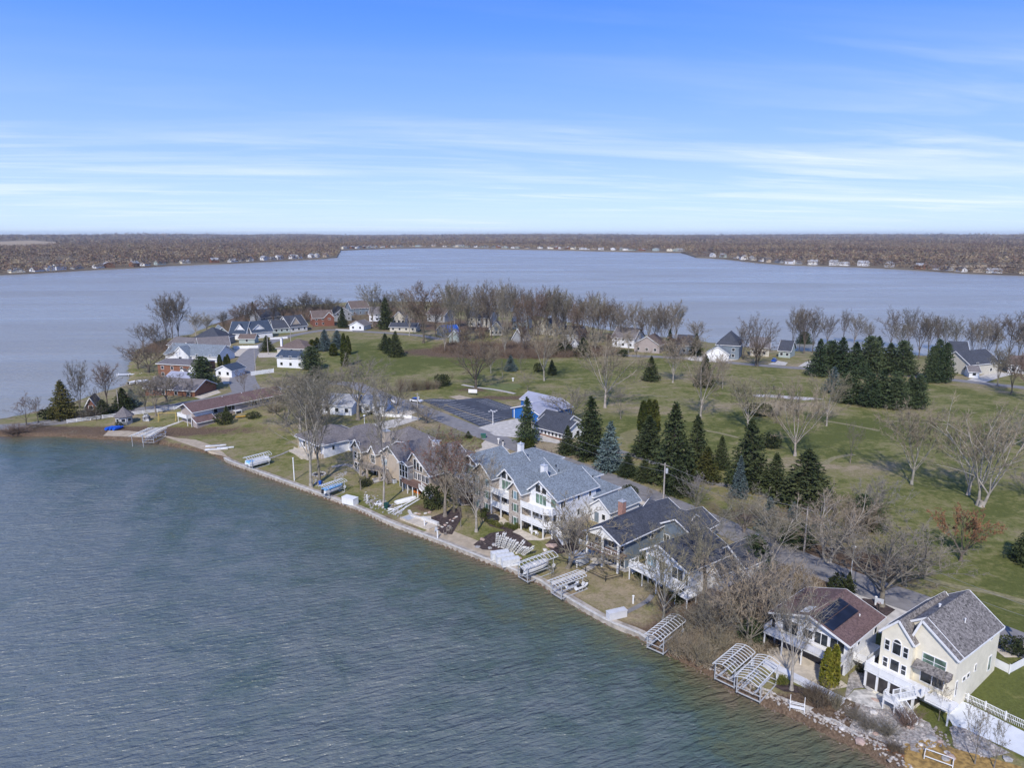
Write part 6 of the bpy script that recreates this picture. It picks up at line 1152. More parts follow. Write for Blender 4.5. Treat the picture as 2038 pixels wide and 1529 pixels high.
# boulders
BM=[M('white_boulder',(0.60,0.57,0.53),.9,.15,2,bump=.3),M('pink_boulder',(0.42,0.31,0.26),.9,.15,2,bump=.3),M('grey_boulder',(0.33,0.32,0.31),.9,.2,2,bump=.3)]
BMS=[[MB().rock((0,0,.15),1,random.Random(300+k*10+j)).mesh('boulder',BM[j]) for k in range(3)] for j in range(3)]
CN=['white','pinkish','grey']
def boulder(px,py,r,j,label,group=None):
    o=bpy.data.objects.new('boulder',BMS[j][g.randrange(3)]); COL.objects.link(o); x,y,z=P(px,py); o.location=(x,y,z+.02); o.scale=(r,r*g.uniform(.8,1.2),r*.8); o.rotation_euler=(0,0,g.uniform(0,6)); tag(o,label,'boulder',group)
for k,(px,py) in enumerate([(827,1023),(834,1024),(847,1023),(855,1021)]): boulder(px,py,.55,k%2,f'{ORD[k]} boulder from the left in the curved red mulch bed by the low wall','boulders in the curved mulch bed')
for k,(px,py,j) in enumerate([(880,1050,0),(886,1046,1),(890,1042,0),(896,1036,1),(901,1038,0),(908,1030,0),(871,1053,1),(874,1047,2),(893,1048,2),(904,1033,1)]): boulder(px,py,g.uniform(.3,.5),j,f'{CN[j]} boulder, {ORD[k]} in the trail across the dark mulch bed','boulders across the dark mulch bed')
for k,(px,py,r,j) in enumerate([(1098,1088,1.1,1),(1085,1096,.6,0),(960,1075,.6,1),(950,1090,.6,2),(985,1085,.6,2),(1035,1112,.6,1),(1043,1105,.5,2),(1083,1103,.5,1),(975,1092,.5,2),(890,998,.5,0),(896,992,.5,1),(885,994,.4,2)]): boulder(px,py,r,j,f'{CN[j]} landscape boulder near the condominium beds, {ORD[k]} placed',None) if False else boulder(px,py,r,j,{0:'large tan boulder beside the condominium stairs',1:'white boulder below the large tan one by the condominium',2:'pinkish boulder at the upper left of the dock pile bed',3:'grey boulder at the lower left of the dock pile bed',4:'grey boulder behind the upright white dock sections',5:'pinkish boulder right of the dock sections',6:'grey boulder in the driftwood right of the dock sections',7:'pinkish boulder at the curved edge by the boat lift',8:'grey boulder left of the upright dock sections',9:'white boulder behind the red-budded tree',10:'pinkish boulder behind the red-budded tree, uppermost',11:'small grey boulder behind the red-budded tree'}[k])
for k,(px,py,r,j) in enumerate([(1711,1478,.75,1),(1732,1456,.6,0),(1742,1462,.45,1),(1768,1450,.5,0),(1752,1447,.4,0),(1738,1420,.6,0),(1700,1425,.35,0),(1782,1403,.7,2),(1742,1395,.5,1),(1735,1372,.9,2),(1854,1472,.6,2),(1870,1478,.4,1),(1834,1445,.4,0),(1812,1449,.45,1),(1833,1484,.35,0),(1885,1500,.4,0),(1892,1508,.6,1),(1882,1513,.45,2),(1960,1500,.4,2),(2004,1512,.5,2),(1858,1487,.3,0),(1676,1452,.4,0),(1690,1392,.4,0),(1652,1379,.4,1)]):
    boulder(px,py,r,j,f'{CN[j]} boulder, {ORD[k]} of those scattered in the rock garden below the cream house','boulders in the rock garden')
def solid(name,label,cat,px,py,fn,mat,rz=0,zo=0,group=None,smooth=False,world=None):
    x,y,z=P(px,py) if world is None else world; mb=MB(); fn(mb); o=mb.build(name,mat,None,(x,y,z+zo),rz,smooth); return tag(o,label,cat,group)
# low curved stone wall, platform
wall_along('retaining_wall','low curved pale stone wall round the red mulch bed','wall',[P(812,1020)[:2],P(818,1030)[:2],P(835,1035)[:2],P(858,1034)[:2]],.5,.5,1.5,BM[0],world=True)
t=thing('lakeside_platform','raised concrete landing with pale bench walls on the seawall','platform',(*P(835,1040)[:2],.8),R(-41)); MB().box(-4.5,-1.6,0,4.5,1.6,.35).build('slab',CONC2,t); MB().box(-.5,.9,.352,4.4,1.5,.9).build('bench',OFFW,t); MB().box(-4.2,-1.2,.352,-2.2,1.2,.36).build('grate',GREYP,t)
for (bx,by,ty,lab) in [(845,1049,1037,'white lamp post on the concrete landing'),(871,1072,1059,'thin white post at the seawall below the mulch bed'),(1148,1130,1118,'small lamp post beside the leaning tree'),(731,999,987,'short white post on the lawn by the rock pile'),(586,957,913,'tall thin white flagpole by the seawall steps'),(1260,1202,1188,'thin white stake on the lawn beside the gravel path'),(1742,1205,1190,'white post in the driveway mulch island')]:
    x,y,z=P(bx,by); hh=zup(x,y,ty)-z; t=thing('post',lab,'post',(x,y,z)); MB().lathe([(.14,0),(.14,hh),(.1,hh+.02)],8).build('shaft',WHITE,t); MB().lathe([(.2,hh+.02),(.22,hh+.15),(.05,hh+.25)],8).build('cap',WHITE,t)
# ------------------------------------------------------------------ boat lifts
def lift(label,c0,c1,d0,zt=3.7,group='boat lifts stored ashore',ribs=11,base=None,canz=1.0):
    """c0->c1 long lower edge of the canopy, d0 the other edge start (photo pixels, at canopy height)"""
    b=P(*((base) if base else c0)); zt=zt+0.0
    a=Vector(hit(*c0,zt));b_=Vector(hit(*c1,zt));d=Vector(hit(*d0,zt)); ax=(b_-a); L=min(max(ax.length,5.5),8.5); ax.normalize(); n_=Vector((-ax.y,ax.x)); s_=(d-a).dot(n_); W=min(max(abs(s_),2.6),3.4)*(1 if s_>0 else -1)
    cen=a+ax*L/2+n_*W/2; zg=zat(cen.x,cen.y); W=abs(W); t=thing('boat_lift',label,'boat lift',(cen.x,cen.y,zg),math.atan2(ax.y,ax.x),group); H=zt-zg
    m=MB()
    for y_ in (-W/2,W/2): m.bar((-L*.36,y_,.15),(L*.36,y_,.15),.12)
    for x_ in (-L*.36,L*.36): m.bar((x_,-W/2,.15),(x_,W/2,.15),.12); m.bar((x_,-W/2,.9),(x_,W/2,.9),.09)
    for y_ in (-W/4,W/4): m.bar((-L*.34,y_,1.0),(L*.34,y_,1.0),.22,.08)
    m.build('frame',ALU,t)
    for x_ in (-L*.36,L*.36):
        for y_ in (-W/2,W/2): MB().bar((x_,y_,0),(x_,y_,H-.12),.11).build('post',ALU,t)
    cn=MB()
    for i in range(ribs):
        x_=-L/2+L*i/(ribs-1); P_=[(x_,-W/2+W*j/6,H+.45*canz*math.sin(math.pi*j/6)) for j in range(7)]
        for p_,q_ in zip(P_[:-1],P_[1:]): cn.bar(p_,q_,.075)
    for j in (0,3,6): y_=-W/2+W*j/6; z_=H+.45*canz*math.sin(math.pi*j/6)+(.0 if j!=3 else .05); cn.bar((-L/2,y_,z_-.08 if j!=3 else z_),(L/2,y_,z_-.08 if j!=3 else z_),.1)
    cn.build('canopy_frame',LIFT,t)
    w_=MB(); w_.lathe([(.38,-.03),(.38,.03)],12); o=w_.build('winch_wheel',WHITE,t,(L*.36,-W/2-.12,1.5)); o.rotation_euler=(math.pi/2,0,0)
    return t,cen,math.atan2(ax.y,ax.x),zg,L,W
def hull(L,W,H,mb,mi=0,z0=0):
    st=[(-.5,.80,0),(-.2,1,0),(.15,.95,0),(.35,.65,.08),(.47,.25,.2),(.5,.02,.3)]; base=len(mb.v)
    for (x,w_,rise) in st:
        for (yy,zz_) in ((-1,1),(-.86,.45),(0,0),(.86,.45),(1,1)): mb.v.append((x*L,yy*w_*W/2,z0+zz_*H+rise*H*(1-zz_*.3)))
    for i in range(len(st)-1):
        for j in range(4): a=base+i*5+j; mb.f.append((a,a+5,a+6,a+1)); mb.m.append(mi)
        a=base+i*5; mb.f.append((a,a+4,a+9,a+5)); mb.m.append(mi)
    mb.f.append((base,base+1,base+2,base+3,base+4)); mb.m.append(mi); return mb
COV=M('pale_boat_cover',(0.60,0.58,0.55),.7,.12,2,bump=.2); BCOV=M('light_blue_boat_cover',(0.20,0.42,0.68),.6,.25,1.0)
def boat(label,cen,ang,z,L=5.8,W=2.2,cover=None,name='motorboat',pont=False):
    t=thing(name,label,'boat',(cen[0],cen[1],z),ang)
    if pont:
        for y_ in (-W*.36,W*.36): MB().tube([(-L/2,y_,.3),(L/2-.4,y_,.3),(L/2,y_,.42)],[.3,.3,.05],8).build('pontoon',ALU,t,smooth=True)
        MB().box(-L/2,-W/2,.602,L/2-.1,W/2,.70).build('deck',WHITE,t); m=MB()
        for y_ in (-W/2,W/2-.06): m.box(-L/2+.2,y_,.702,L/2-.3,y_+.06,1.35)
        m.box(L/2-.36,-W/2+.07,.702,L/2-.3,W/2-.07,1.35); m.build('side_panels',WHITE,t); MB().box(-L/2+.4,-W/2+.1,.702,-L/2+1.9,W/2-.1,1.2).box(L/2-1.8,-W/2+.1,.702,L/2-.5,-W/2+.8,1.15).build('seats',BCOV,t)
    else:
        hull(L,W,.9,MB()).build('hull',WHITE,t,recalc=True); m=MB(); hull(L*.97,W*.96,.25,m,z0=.95); m.lathe([(W*.38,1.15),(W*.25,1.4),(.1,1.5)],8); m.build('cover',cover or COV,t)
        MB().box(-L/2-.45,-.2,.35,-L/2-.02,.2,1.3).build('outboard_motor',BLACK,t)
    return t
l4=lift('tall boat lift with arched canopy frame holding a covered white boat by the seawall',(1040,1133),(1111,1107),(1030,1120)); boat('white covered motorboat resting in the tall boat lift',l4[1],l4[2],l4[3]+1.05,6.0)
l5=lift('boat lift beside the straight concrete path, second to the right',(1109,1168),(1168,1146),(1093,1158),3.4,canz=.35); 
l1=lift('empty boat lift at the foot of the pale sycamore',(1314,1277),(1365,1236),(1286,1260),3.4)
l2=lift('left one of the two boat lifts before the maroon-roofed house',(1457,1339),(1503,1299),(1418,1321),3.6)
l3=lift('right one of the two boat lifts before the maroon-roofed house',(1509,1368),(1553,1322),(1469,1340),3.6)
l6=lift('boat lift with a pontoon boat on the lawn near the beach corner',(494,916),(541,904),(484,912),3.6); boat('white pontoon boat with light blue seats inside the lawn boat lift',l6[1],l6[2],l6[3]+.7,6.2,2.4,pont=True,name='pontoon_boat')
l7=lift('boat lift over a white and light blue boat beside the two tall trees',(648,972),(691,957),(634,967),3.5,canz=.5); boat('boat under light blue cover in the lift beside the two tall trees',l7[1],l7[2],l7[3]+.8,5.6,2.2,BCOV)
l8=lift('left boat lift of the overlapping pair on the beach near the gazebo',(278,869),(322,850),(266,863),3.5,canz=.6); l9=lift('right boat lift of the overlapping pair on the beach near the gazebo',(300,868),(333,852),(288,862),3.2,canz=.4)
# personal watercraft beside lift 5
for k,(px,py,lab) in enumerate([(1140,1172,'grey and white jet ski on a small rack beside the concrete path, left'),(1158,1175,'grey and white jet ski on a small rack beside the concrete path, right')]):
    x,y,z=P(px,py); t=thing('jet_ski',lab,'jet ski',(x,y,z),R(40)); hull(2.9,1.0,.5,MB(),z0=.35).build('hull',WHITE,t,recalc=True); MB().box(-1.1,-.18,.86,.2,.18,1.15).build('seat',BLACK,t); MB().bar((.45,-.35,1.3),(.45,.35,1.3),.06).bar((.45,0,.86),(.45,0,1.3),.12).build('handlebar',BLACK,t); MB().bar((-1,-.4,.1),(1,-.4,.1),.1).bar((-1,.4,.1),(1,.4,.1),.1).bar((-.8,-.4,.2),(-.8,.4,.2),.1).bar((.8,-.4,.2),(.8,.4,.2),.1).bar((-.8,0,.1),(-.8,0,.5),.1).bar((.8,0,.1),(.8,0,.5),.1).build('rack',ALU,t)
# white storage boxes
def crate(label,px,py,L,W,H,ang,mat=WHITE,group=None,name='storage_box'):
    x,y,z=P(px,py); t=thing(name,label,'storage box',(x,y,z),R(ang),group); MB().box(-L/2,-W/2,.05,L/2,W/2,H).build('body',mat,t); MB().box(-L/2-.04,-W/2-.04,H+.002,L/2+.04,W/2+.04,H+.14).bar((-L/2-.045,0,H*.3),(-L/2-.045,0,H*.8),.04,.3).build('lid',mat,t); return t
for k,(px,py,lb) in enumerate([(995,1112,'left of three'),(1005,1119,'middle of three'),(1016,1126,'right of three')]): crate(f'white storage box on the seawall sand, {lb}',px,py,3.3,1.2,1.3,18,LIFT,group='white storage boxes on the seawall')
crate('light grey storage box on the seawall edge at the end of the gravel path',1227,1230,3.2,1.1,1.15,22,M('light_grey_plastic',(0.6,0.6,0.61),.5,.06,1))
crate('white box on the seawall walkway below the beige house',697,1003,3.4,1.7,1.5,-30)
# leaning white dock sections: one frame mesh, copied
m=MB(); 
for y_ in (-.3,.3): m.bar((0,y_,0),(0,y_,3.2),.12)
for i in range(6): m.bar((0,-.3,.2+i*.55),(0,.3,.2+i*.55),.34,.04)
dm_=m.mesh('dock_section',M('weathered_white_dock',(0.62,0.61,0.57),.7,.25,1.2))
g=random.Random(4)
for k in range(20):
    u=k/19; px=989+u*54+g.uniform(-1.2,1.2); py=1089+u*16+g.uniform(-1.5,1.5); x,y,z=P(px,py)
    o=bpy.data.objects.new('dock_section',dm_); COL.objects.link(o); o.location=(x,y,z); o.rotation_euler=(g.uniform(-.06,.06),.12+.75*u+g.uniform(-.08,.08),R(-30+g.uniform(-14,14))); o.scale=(1,.8,g.uniform(.75,1.1)*(1-.1*u))
    tag(o,f'white dock section, {ORD[k]} from the left in the leaning stack','dock section','white dock sections leaning in a stack')
# upturned rowing boat, pipes, planks
x,y,z=P(808,998); t=thing('rowing_boat','upturned white rowing boat on the lawn below the glass-fronted house','boat',(x,y,z),R(38)); o=hull(5.2,1.7,.75,MB()).build('hull',WHITE,t,recalc=True); o.rotation_euler=(math.pi,0,0); o.location=(0,0,.8); MB().bar((-2.2,0,.83),(2.2,0,.83),.08).build('keel',GREYP,t)
for k,(a,b_,lab) in enumerate([((773,1023),(830,993),'longest white pipe pointing at the upturned boat'),((770,1019),(800,1008),'short white pipe in the pipe heap'),((783,1026),(833,996),'white pipe lying right of the longest one'),((795,1022),(810,1008),'short steep white pipe at the right of the heap')]):
    pa,pb=Vector(P(*a)),Vector(P(*b_)); m=MB(); m.tube([pa+Vector((0,0,.15)),pb+Vector((0,0,.25))],.07,6); m.tube([pa+Vector((.3,.1,.15)),pb+Vector((.3,.1,.25))],.07,6); mid=(pa+pb)/2; m.v=[(v[0]-mid.x,v[1]-mid.y,v[2]-mid.z) for v in m.v]; o=m.build('dock_pipe',WHITE,None,mid); tag(o,lab,'pipe','white pipes on the lawn')
g=random.Random(12)
for k in range(12):
    px,py=g.uniform(740,785),0; py=1000+(px-740)*.35+g.uniform(-4,6); x,y,z=P(px,py); o=MB().box(-g.uniform(.4,1.1),-.12,0,g.uniform(.4,1.1),.12,.18).build('plank',WHITE if k%3 else WOOD,None,(x,y,z+.08+k*.01),g.uniform(0,3)); tag(o,f'{"white" if k%3 else "brown"} plank, number {ORD[k]} in the rock and timber heap at the very tall tree','plank','planks at the very tall tree')
mb=MB()
for _ in range(220): 
    px=g.uniform(725,800); x,y,z=P(px,998+(px-740)*.38+g.gauss(0,6)); mb.rock((x,y,z+.06),g.uniform(.12,.3),g)
tag(mb.build('rubble_heap',BM[2]),'heap of grey rubble at the foot of the very tall tree','rubble',kind='stuff')
mb=MB()
for _ in range(160): 
    px=g.uniform(640,690); x,y,z=P(px,968-(px-640)*.55+g.gauss(0,3)) if px>665 else P(px-20,960+g.gauss(0,4)); mb.rock((x,y,z+.04),g.uniform(.1,.22),g)
tag(mb.build('path_stones',BM[2]),'grey stones along the path between the tall tree pair and beige house','stones',kind='stuff')
# kayaks and paddle boats
for k,(px,py,L,a,lab) in enumerate([(431,897,6,12,'longest white kayak at the beach edge'),(430,890,5.5,14,'white kayak behind, uppermost of three'),(449,894,4.5,14,'white kayak at the right of three')]):
    x,y,z=P(px,py); t=thing('kayak',lab,'kayak',(x,y,z+.02),R(a),'white kayaks on the beach'); o=hull(L,1.0,.5,MB()).build('hull',WHITE,t,recalc=True); MB().box(-L*.3,-.3,.52,L*.2,.3,.56).build('seat_well',GREYP,t)
for k in range(3):
    x,y,z=P(223+k*7.5,873-k*.4); t=thing('paddle_boat',f'bright blue covered paddle boat at the shore, {["left","middle","right"][k]} of three','paddle boat',(x,y,z+.1),R(68),'blue paddle boats'); hull(3.6,1.5,.6,MB()).build('hull',BLUEP,t,recalc=True); m=MB(); m.box(-1.5,-.55,.62,.9,.55,.85); m.build('cover',BLUEP,t)
# covered boats and dock behind the brick house
for k,(px,py) in enumerate([(270,765),(284,764)]): x,y,z=P(px,py); boat(f'white covered boat ashore on the left bay, {["left","right"][k]} of two',(x,y),R(60),z+.1,5.5,2.2,WHITE)
x,y,z=P(262,745); t=thing('dock','white dock frame lying along the left bay','dock',(x-1,y,.3),R(5)); MB().box(-5,-.8,.35,5,.8,.45).build('deck',WHITE,t); [MB().bar((u,v,-1),(u,v,.9),.12).build('pile',WHITE,t) for u in (-4.8,0,4.8) for v in (-.8,.8)]
# ------------------------------------------------------------------ fences
def fence(name,label,pts,h,mat=WHITE,step=2.4,rails=2,solid=False,off=0,world=False):
    q=resample(pts if world else [p[:2] for p in PW(pts)],step); q3=[Vector((p.x,p.y,zat(p.x,p.y)+off)) for p in q]; o_=q3[0].copy(); t=thing(name,label,'fence',o_); rl_=MB()
    for i,p in enumerate(q3):
        MB().bar(p-o_-Vector((0,0,.3)),p-o_+Vector((0,0,h+.12)),.13).build('fence_post',mat,t)
        if i:
            a,b=q3[i-1]-o_,p-o_
            if solid: rl_.bar(a+Vector((0,0,h*.5)),b+Vector((0,0,h*.5)),.04,h*.92)
            else:
                for k in range(rails): zz_=h*(k+1)/rails-.06; rl_.bar(a+Vector((0,0,zz_)),b+Vector((0,0,zz_)),.05,.15 if rails==3 else .07)
    rl_.build('panel' if solid else 'rails',mat,t); return t
fence('rail_fence','long white rail fence along the causeway road',[(134,843),(205,834),(257,828),(314,821),(372,812)],1.2,rails=3,step=3)
fence('panel_fence','white panel fence beside the lawn inside the road bend',[(500,748),(545,742)],1.8,solid=True)
fence('panel_fence','white fence along the drive of the grey-roofed white house',[(464,694),(514,693)],1.4,solid=True); fence('panel_fence','short white fence at the loop road beside the cedar',[(538,676),(572,674)],1.2,solid=True)
fence('panel_fence','low white wall-like fence along the concrete drive of the white garage',[(744,828),(819,833)],1.0,solid=True); fence('panel_fence','white curved low fence along the road above the white garage',[(728,790),(760,792),(789,804)],.8,solid=True)
fence('rail_fence','dark chain fence round the lawn behind the boat lifts',[(1095,1115),(1130,1123),(1165,1139),(1205,1158),(1238,1150)],.9,mat=BLACK,step=2.5)
fence('picket_fence','white balustrade fence from the cream house deck past the concrete slope',[(1893,1382),(1925,1398),(1960,1414),(2000,1434),(2060,1462)],1.1,rails=2,step=2.2)
t=bpy.data.objects['picket_fence']; m=MB(); q=[Vector((p.x,p.y,zat(p.x,p.y))) for p in resample([p[:2] for p in PW([(1893,1382),(1925,1398),(1960,1414),(2000,1434),(2060,1462)])],.16)]
for p in q: m.bar(p-t.location,p-t.location+Vector((0,0,1.05)),.04)
m.build('pickets',WHITE,t)
fence('panel_fence','white panel fence with a corner beside the long dark hedge',[(1968,1322),(2008,1342),(2045,1322)],1.3,solid=True)
o=sheet('concrete_slope',[(1886,1430),(1888,1408),(1902,1393),(1930,1404),(2060,1470),(2060,1520),(2020,1500),(1960,1472),(1918,1452),(1897,1447)],M('pale_blue_concrete',(0.62,0.64,0.66),.8,.06,.8),off=.12)
# ------------------------------------------------------------------ poles, wires, lamps
poles={}
def upole(key,label,bx,by,ty,arm=True,tr=False):
    x,y,z=P(bx,by); hh=zup(x,y,ty)-z; t=thing('utility_pole',label,'utility pole',(x,y,z)); MB().lathe([(.2,-.3),(.13,hh)],8).build('shaft',M('weathered_pole_wood',(0.36,0.33,0.30),.9,.2,2),t)
    if arm: MB().bar((-.8,.8,hh-.5),(.8,-.8,hh-.5),.12).build('crossarm',WOOD,t)
    if tr: MB().lathe([(.28,hh-2.2),(.28,hh-1.2),(.1,hh-1.1)],10,c=(.4,-.2)).build('transformer',GREYP,t)
    poles[key]=Vector((x,y,z+hh-.3)); return t
upole('a','utility pole with crossarm by the parking lot entrance',832,838,782,True,True); upole('b','utility pole with transformers beside the four arborvitae',1058,884,838,True,True); upole('c','tall grey utility pole with transformer before the roadside spruces',1320,1003,922,True,True)
upole('d','utility pole at the right edge of the picture',2036,1300,1205,False,True); upole('e','utility pole inside the loop by the grey-roofed house',579,682,653); upole('f','utility pole beside the rounded cedar',534,706,667,False); upole('g','pale utility pole at the wide road bend',509,738,695,False); upole('h','pale pole by the causeway conifers',237,819,776,False); upole('i','utility pole hidden among the branches at the road bend',1600,1100,1010); upole('j','pole in the field by the hazy tree',704,790,742,True)
def wire(a,b,label,dz=0,sag=1.0):
    m=MB(); pa=poles[a]+Vector((0,0,dz));pb=poles[b]+Vector((0,0,dz)); mid=(pa+pb)/2; m.tube([pa.lerp(pb,i/12)-mid-Vector((0,0,4*sag*(i/12)*(1-i/12))) for i in range(13)],.022,4); tag(m.build('power_line',M('wire_grey',(0.25,0.25,0.25),.5,.1,1),None,mid),label,'power line')
for a,b,l in (('a','b','parking lot pole to the arborvitae pole'),('b','c','arborvitae pole to the tall spruce-side pole'),('c','i','tall spruce-side pole to the road bend pole'),('i','d','road bend pole to the right edge pole'),('e','f','loop pole to the cedar pole'),('f','g','cedar pole to the road bend pole at left')):
    wire(a,b,'upper wire from the '+l,0); 
    if a in 'bci': wire(a,b,'lower wire from the '+l,-1.6,1.3)
x,y,z=P(981,846); hh=zup(x,y,819)-z; t=thing('lot_lamp','lamp post with several heads in the parking lot','lamp post',(x,y,z)); MB().lathe([(.12,0),(.08,hh)],8).build('shaft',WHITE,t)
for k in range(4): a=k*math.pi/2+.5; MB().bar((0,0,hh),(math.cos(a)*1.0,math.sin(a)*1.0,hh+.1),.08).bar((math.cos(a)*1.0,math.sin(a)*1.0,hh+.1),(math.cos(a)*1.5,math.sin(a)*1.5,hh+.1),.3,.12).build('lamp_head',WHITE,t)
for (bx,by,ty,lab) in [(1693,1150,1092,'tall thin street lamp at the road bend'),(726,856,829,'white post lamp with round head by the drive')]:
    x,y,z=P(bx,by); hh=zup(x,y,ty)-z; t=thing('street_lamp',lab,'street lamp',(x,y,z)); MB().lathe([(.1,0),(.07,hh)],8).build('shaft',GREYP if bx>1000 else WHITE,t); MB().lathe([(.1,hh),(.4,hh+.15),(.4,hh+.35),(.1,hh+.5)],10).build('lamp_head',WHITE,t)
# ------------------------------------------------------------------ vehicles
def car(label,px,py,ang,mat,wheel=True,roofm=None):
    x,y,z=P(px,py); t=thing('parked_car',label,'car',(x,y,z+.09),R(ang)); L,W=4.6,1.8
    def prof(y): return [(-2.3,y,.35),(2.3,y,.35),(2.3,y,.75),(1.35,y,.95),(-1.9,y,1.0),(-2.3,y,.9)]
    m=MB(); a=prof(-W/2);b=prof(W/2); m.poly(a).poly(b[::-1]); [m.poly([a[(i+1)%6],a[i],b[i],b[(i+1)%6]]) for i in range(6)]; m.build('body',mat,t,recalc=True)
    def cb(y,k): return [(-1.85,y,.99),(1.2,y,.95),(.55,y*k,1.42),(-1.3,y*k,1.42)]
    m=MB(); a=cb(-.82,.82);b=cb(.82,.82); m.poly(a).poly(b[::-1]); [m.poly([a[(i+1)%4],a[i],b[i],b[(i+1)%4]]) for i in range(4)]; m.build('windows',GLS,t,recalc=True)
    MB().box(-1.32,-.70,1.421,.57,.70,1.47).build('roof',roofm or mat,t)
    for sx_ in (-1.4,1.45):
        for sy_ in (-.82,.82): o=MB().lathe([(.33,-.11),(.33,.11)],12).build('wheel',BLACK,t,(sx_,sy_,.34)); o.rotation_euler=(math.pi/2,0,0)
    for sy_ in (-.6,.6): MB().box(2.301,sy_-.2,.6,2.33,sy_+.2,.74).build('headlight',WHITE,t)
PB=M('blue_car_paint',(0.02,0.09,0.45),.3,.05,1); PW_=M('white_car_paint',(0.7,0.7,0.7),.3,.05,1)
car('white and blue car parked at the entrance of the parking lot',829,801,-30,PW_,roofm=PB); car('bright blue car parked on the far driveway',1541,720,60,PB); car('dark blue car under the evergreen behind the white house',1489,1128,-40,M('dark_blue_car_paint',(0.02,0.07,0.16),.3,.05,1))
# ------------------------------------------------------------------ garden and house bits
def ac(label,px,py,a=-54): 
    x,y,z=P(px,py); t=thing('air_conditioner',label,'air conditioner',(x,y,z+.05),R(a)); MB().box(-.45,-.45,0,.45,.45,.95).build('casing',M('light_grey_metal',(0.5,0.52,0.54),.5,.1,3),t); MB().lathe([(.36,.951),(.36,1.0)],12).build('fan_grille',BLACK,t)
ac('grey air conditioner on the lawn side of the cream house',1937,1350); ac('white air conditioner beside the hip-roofed house',646,902,-47); ac('white air conditioner at the glass-fronted house',785,962,-47)
x,y,z=P(1746,1232); t=thing('basketball_hoop','portable basketball hoop between maroon-roofed and cream houses','basketball hoop',(x,y,z),R(-30)); MB().bar((0,0,0),(0,0,3.2),.14).build('pole',BLACK,t); MB().box(-.6,-.35,2.7,.6,-.28,3.5).build('backboard',M('clear_grey_backboard',(0.5,0.52,0.55),.3,.1,1),t); MB().tube([(.25*math.cos(a/8*6.283),-.6+.25*math.sin(a/8*6.283),2.9) for a in range(9)],.03,4).build('rim',BRICKC,t); MB().box(-.5,-.1,0,.5,.8,.3).build('base',BLACK,t)
for k,(px,py,lab) in enumerate([(992,884,'pale mailbox beside the road, left of two'),(1001,888,'pale mailbox beside the road, right of two')]):
    x,y,z=P(px,py); t=thing('mailbox',lab,'mailbox',(x,y,z)); MB().bar((0,0,0),(0,0,1.3),.3).build('post',OFFW,t); MB().box(-.3,-.15,1.302,.3,.15,1.65).build('box',WHITE if k==0 else BLACK,t)
solid('utility_box','green electrical box beside the road by the rocky drive','electrical box',962,872,lambda m:m.box(-.7,-.6,0,.7,.6,1.1).box(-.75,-.65,1.102,.75,.65,1.2),M('green_metal_box',(0.03,0.12,0.08),.5,.1,1))
solid('hot_tub','black covered hot tub on the small condominium patio','hot tub',981,1037,lambda m:m.lathe([(1.3,0),(1.35,.8),(1.2,.95)],8),BLACK,R(20))
x,y,z=P(941,787); t=thing('golf_sign','white golf notice board at the edge of the parking lot','sign',(x,y,z),R(-10)); MB().box(-1.6,-.06,.9,1.6,.06,2.2).build('board',WHITE,t); [MB().bar((u,.1,0),(u,.1,2.2),.14).build('post',BLACK,t) for u in (-1.4,1.4)]
solid('tee_marker','small pale blue tee marker on the golf green','marker',1021,759,lambda m:m.lathe([(.25,0),(.25,.9),(.5,1.0),(.5,1.3),(.1,1.4)],8),WHITE); solid('litter_bin','small dark bin with white top on the fairway','bin',1540,775,lambda m:m.lathe([(.35,0),(.4,.9),(.42,1.2)],8),BLACK)
x,y,z=P(334,838); t=thing('swing_frame','yellow wooden swing frame on the lawn behind the fence','swing',(x,y,z),R(10))
for u in (-2.6,2.6): MB().bar((u,-.9,0),(u,0,2.6),.13).bar((u,.9,0),(u,0,2.6),.13).build('leg',M('yellow_wood',(0.5,0.36,0.10),.7,.1,1),t)
MB().bar((-2.7,0,2.62),(2.7,0,2.62),.14).build('beam',M('yellow_wood',(0.5,0.36,0.10)),t)
solid('covered_grill','black and white covered grill by the fence left of the long house','grill',292,838,lambda m:m.box(-1,-.6,0,1,.6,1.6).box(-.6,-.4,1.602,.6,.4,2.2),M('black_white_cover',(0.03,0.03,0.04),.5,0,1.2,col2=(.6,.6,.6)))
solid('yellow_kayak','yellow kayak on the terrace of the long maroon-roofed house','kayak',481,833,lambda m:hull(3.6,.8,.4,m),M('yellow_plastic',(0.55,0.33,0.04),.4,.1,1),R(20),.4)
solid('orange_float','orange and green float under the brown deck','float',831,981,lambda m:m.box(-.9,-.4,0,.9,.4,.5).box(-.7,-.3,.502,.7,.3,.7),M('orange_plastic',(0.6,0.15,0.02),.4,.1,1),R(-40))
solid('blue_bucket','blue bucket at the foot of the straight tree by the seawall','bucket',637,965,lambda m:m.lathe([(.3,0),(.4,.9)],10),BLUEP); solid('green_bin','dark green bin at the foot of the very tall tree','bin',769,1012,lambda m:m.lathe([(.5,0),(.6,1.1),(.62,1.2)],10),M('dark_green_plastic',(0.01,0.06,0.05),.5,.1,1))
x,y,z=P(635,945); t=thing('fire_pit','ring of grey stones forming a fire pit near the two tall trees','fire pit',(x,y,z))
m=MB(); gg=random.Random(3)
for k in range(16): m.rock((1.6*math.cos(k*.393),1.6*math.sin(k*.393),.15),.32,gg)
m.build('stone_ring',BM[2],t); MB().lathe([(1.2,.02),(1.2,.06)],12).build('ash_bed',BLACK,t)
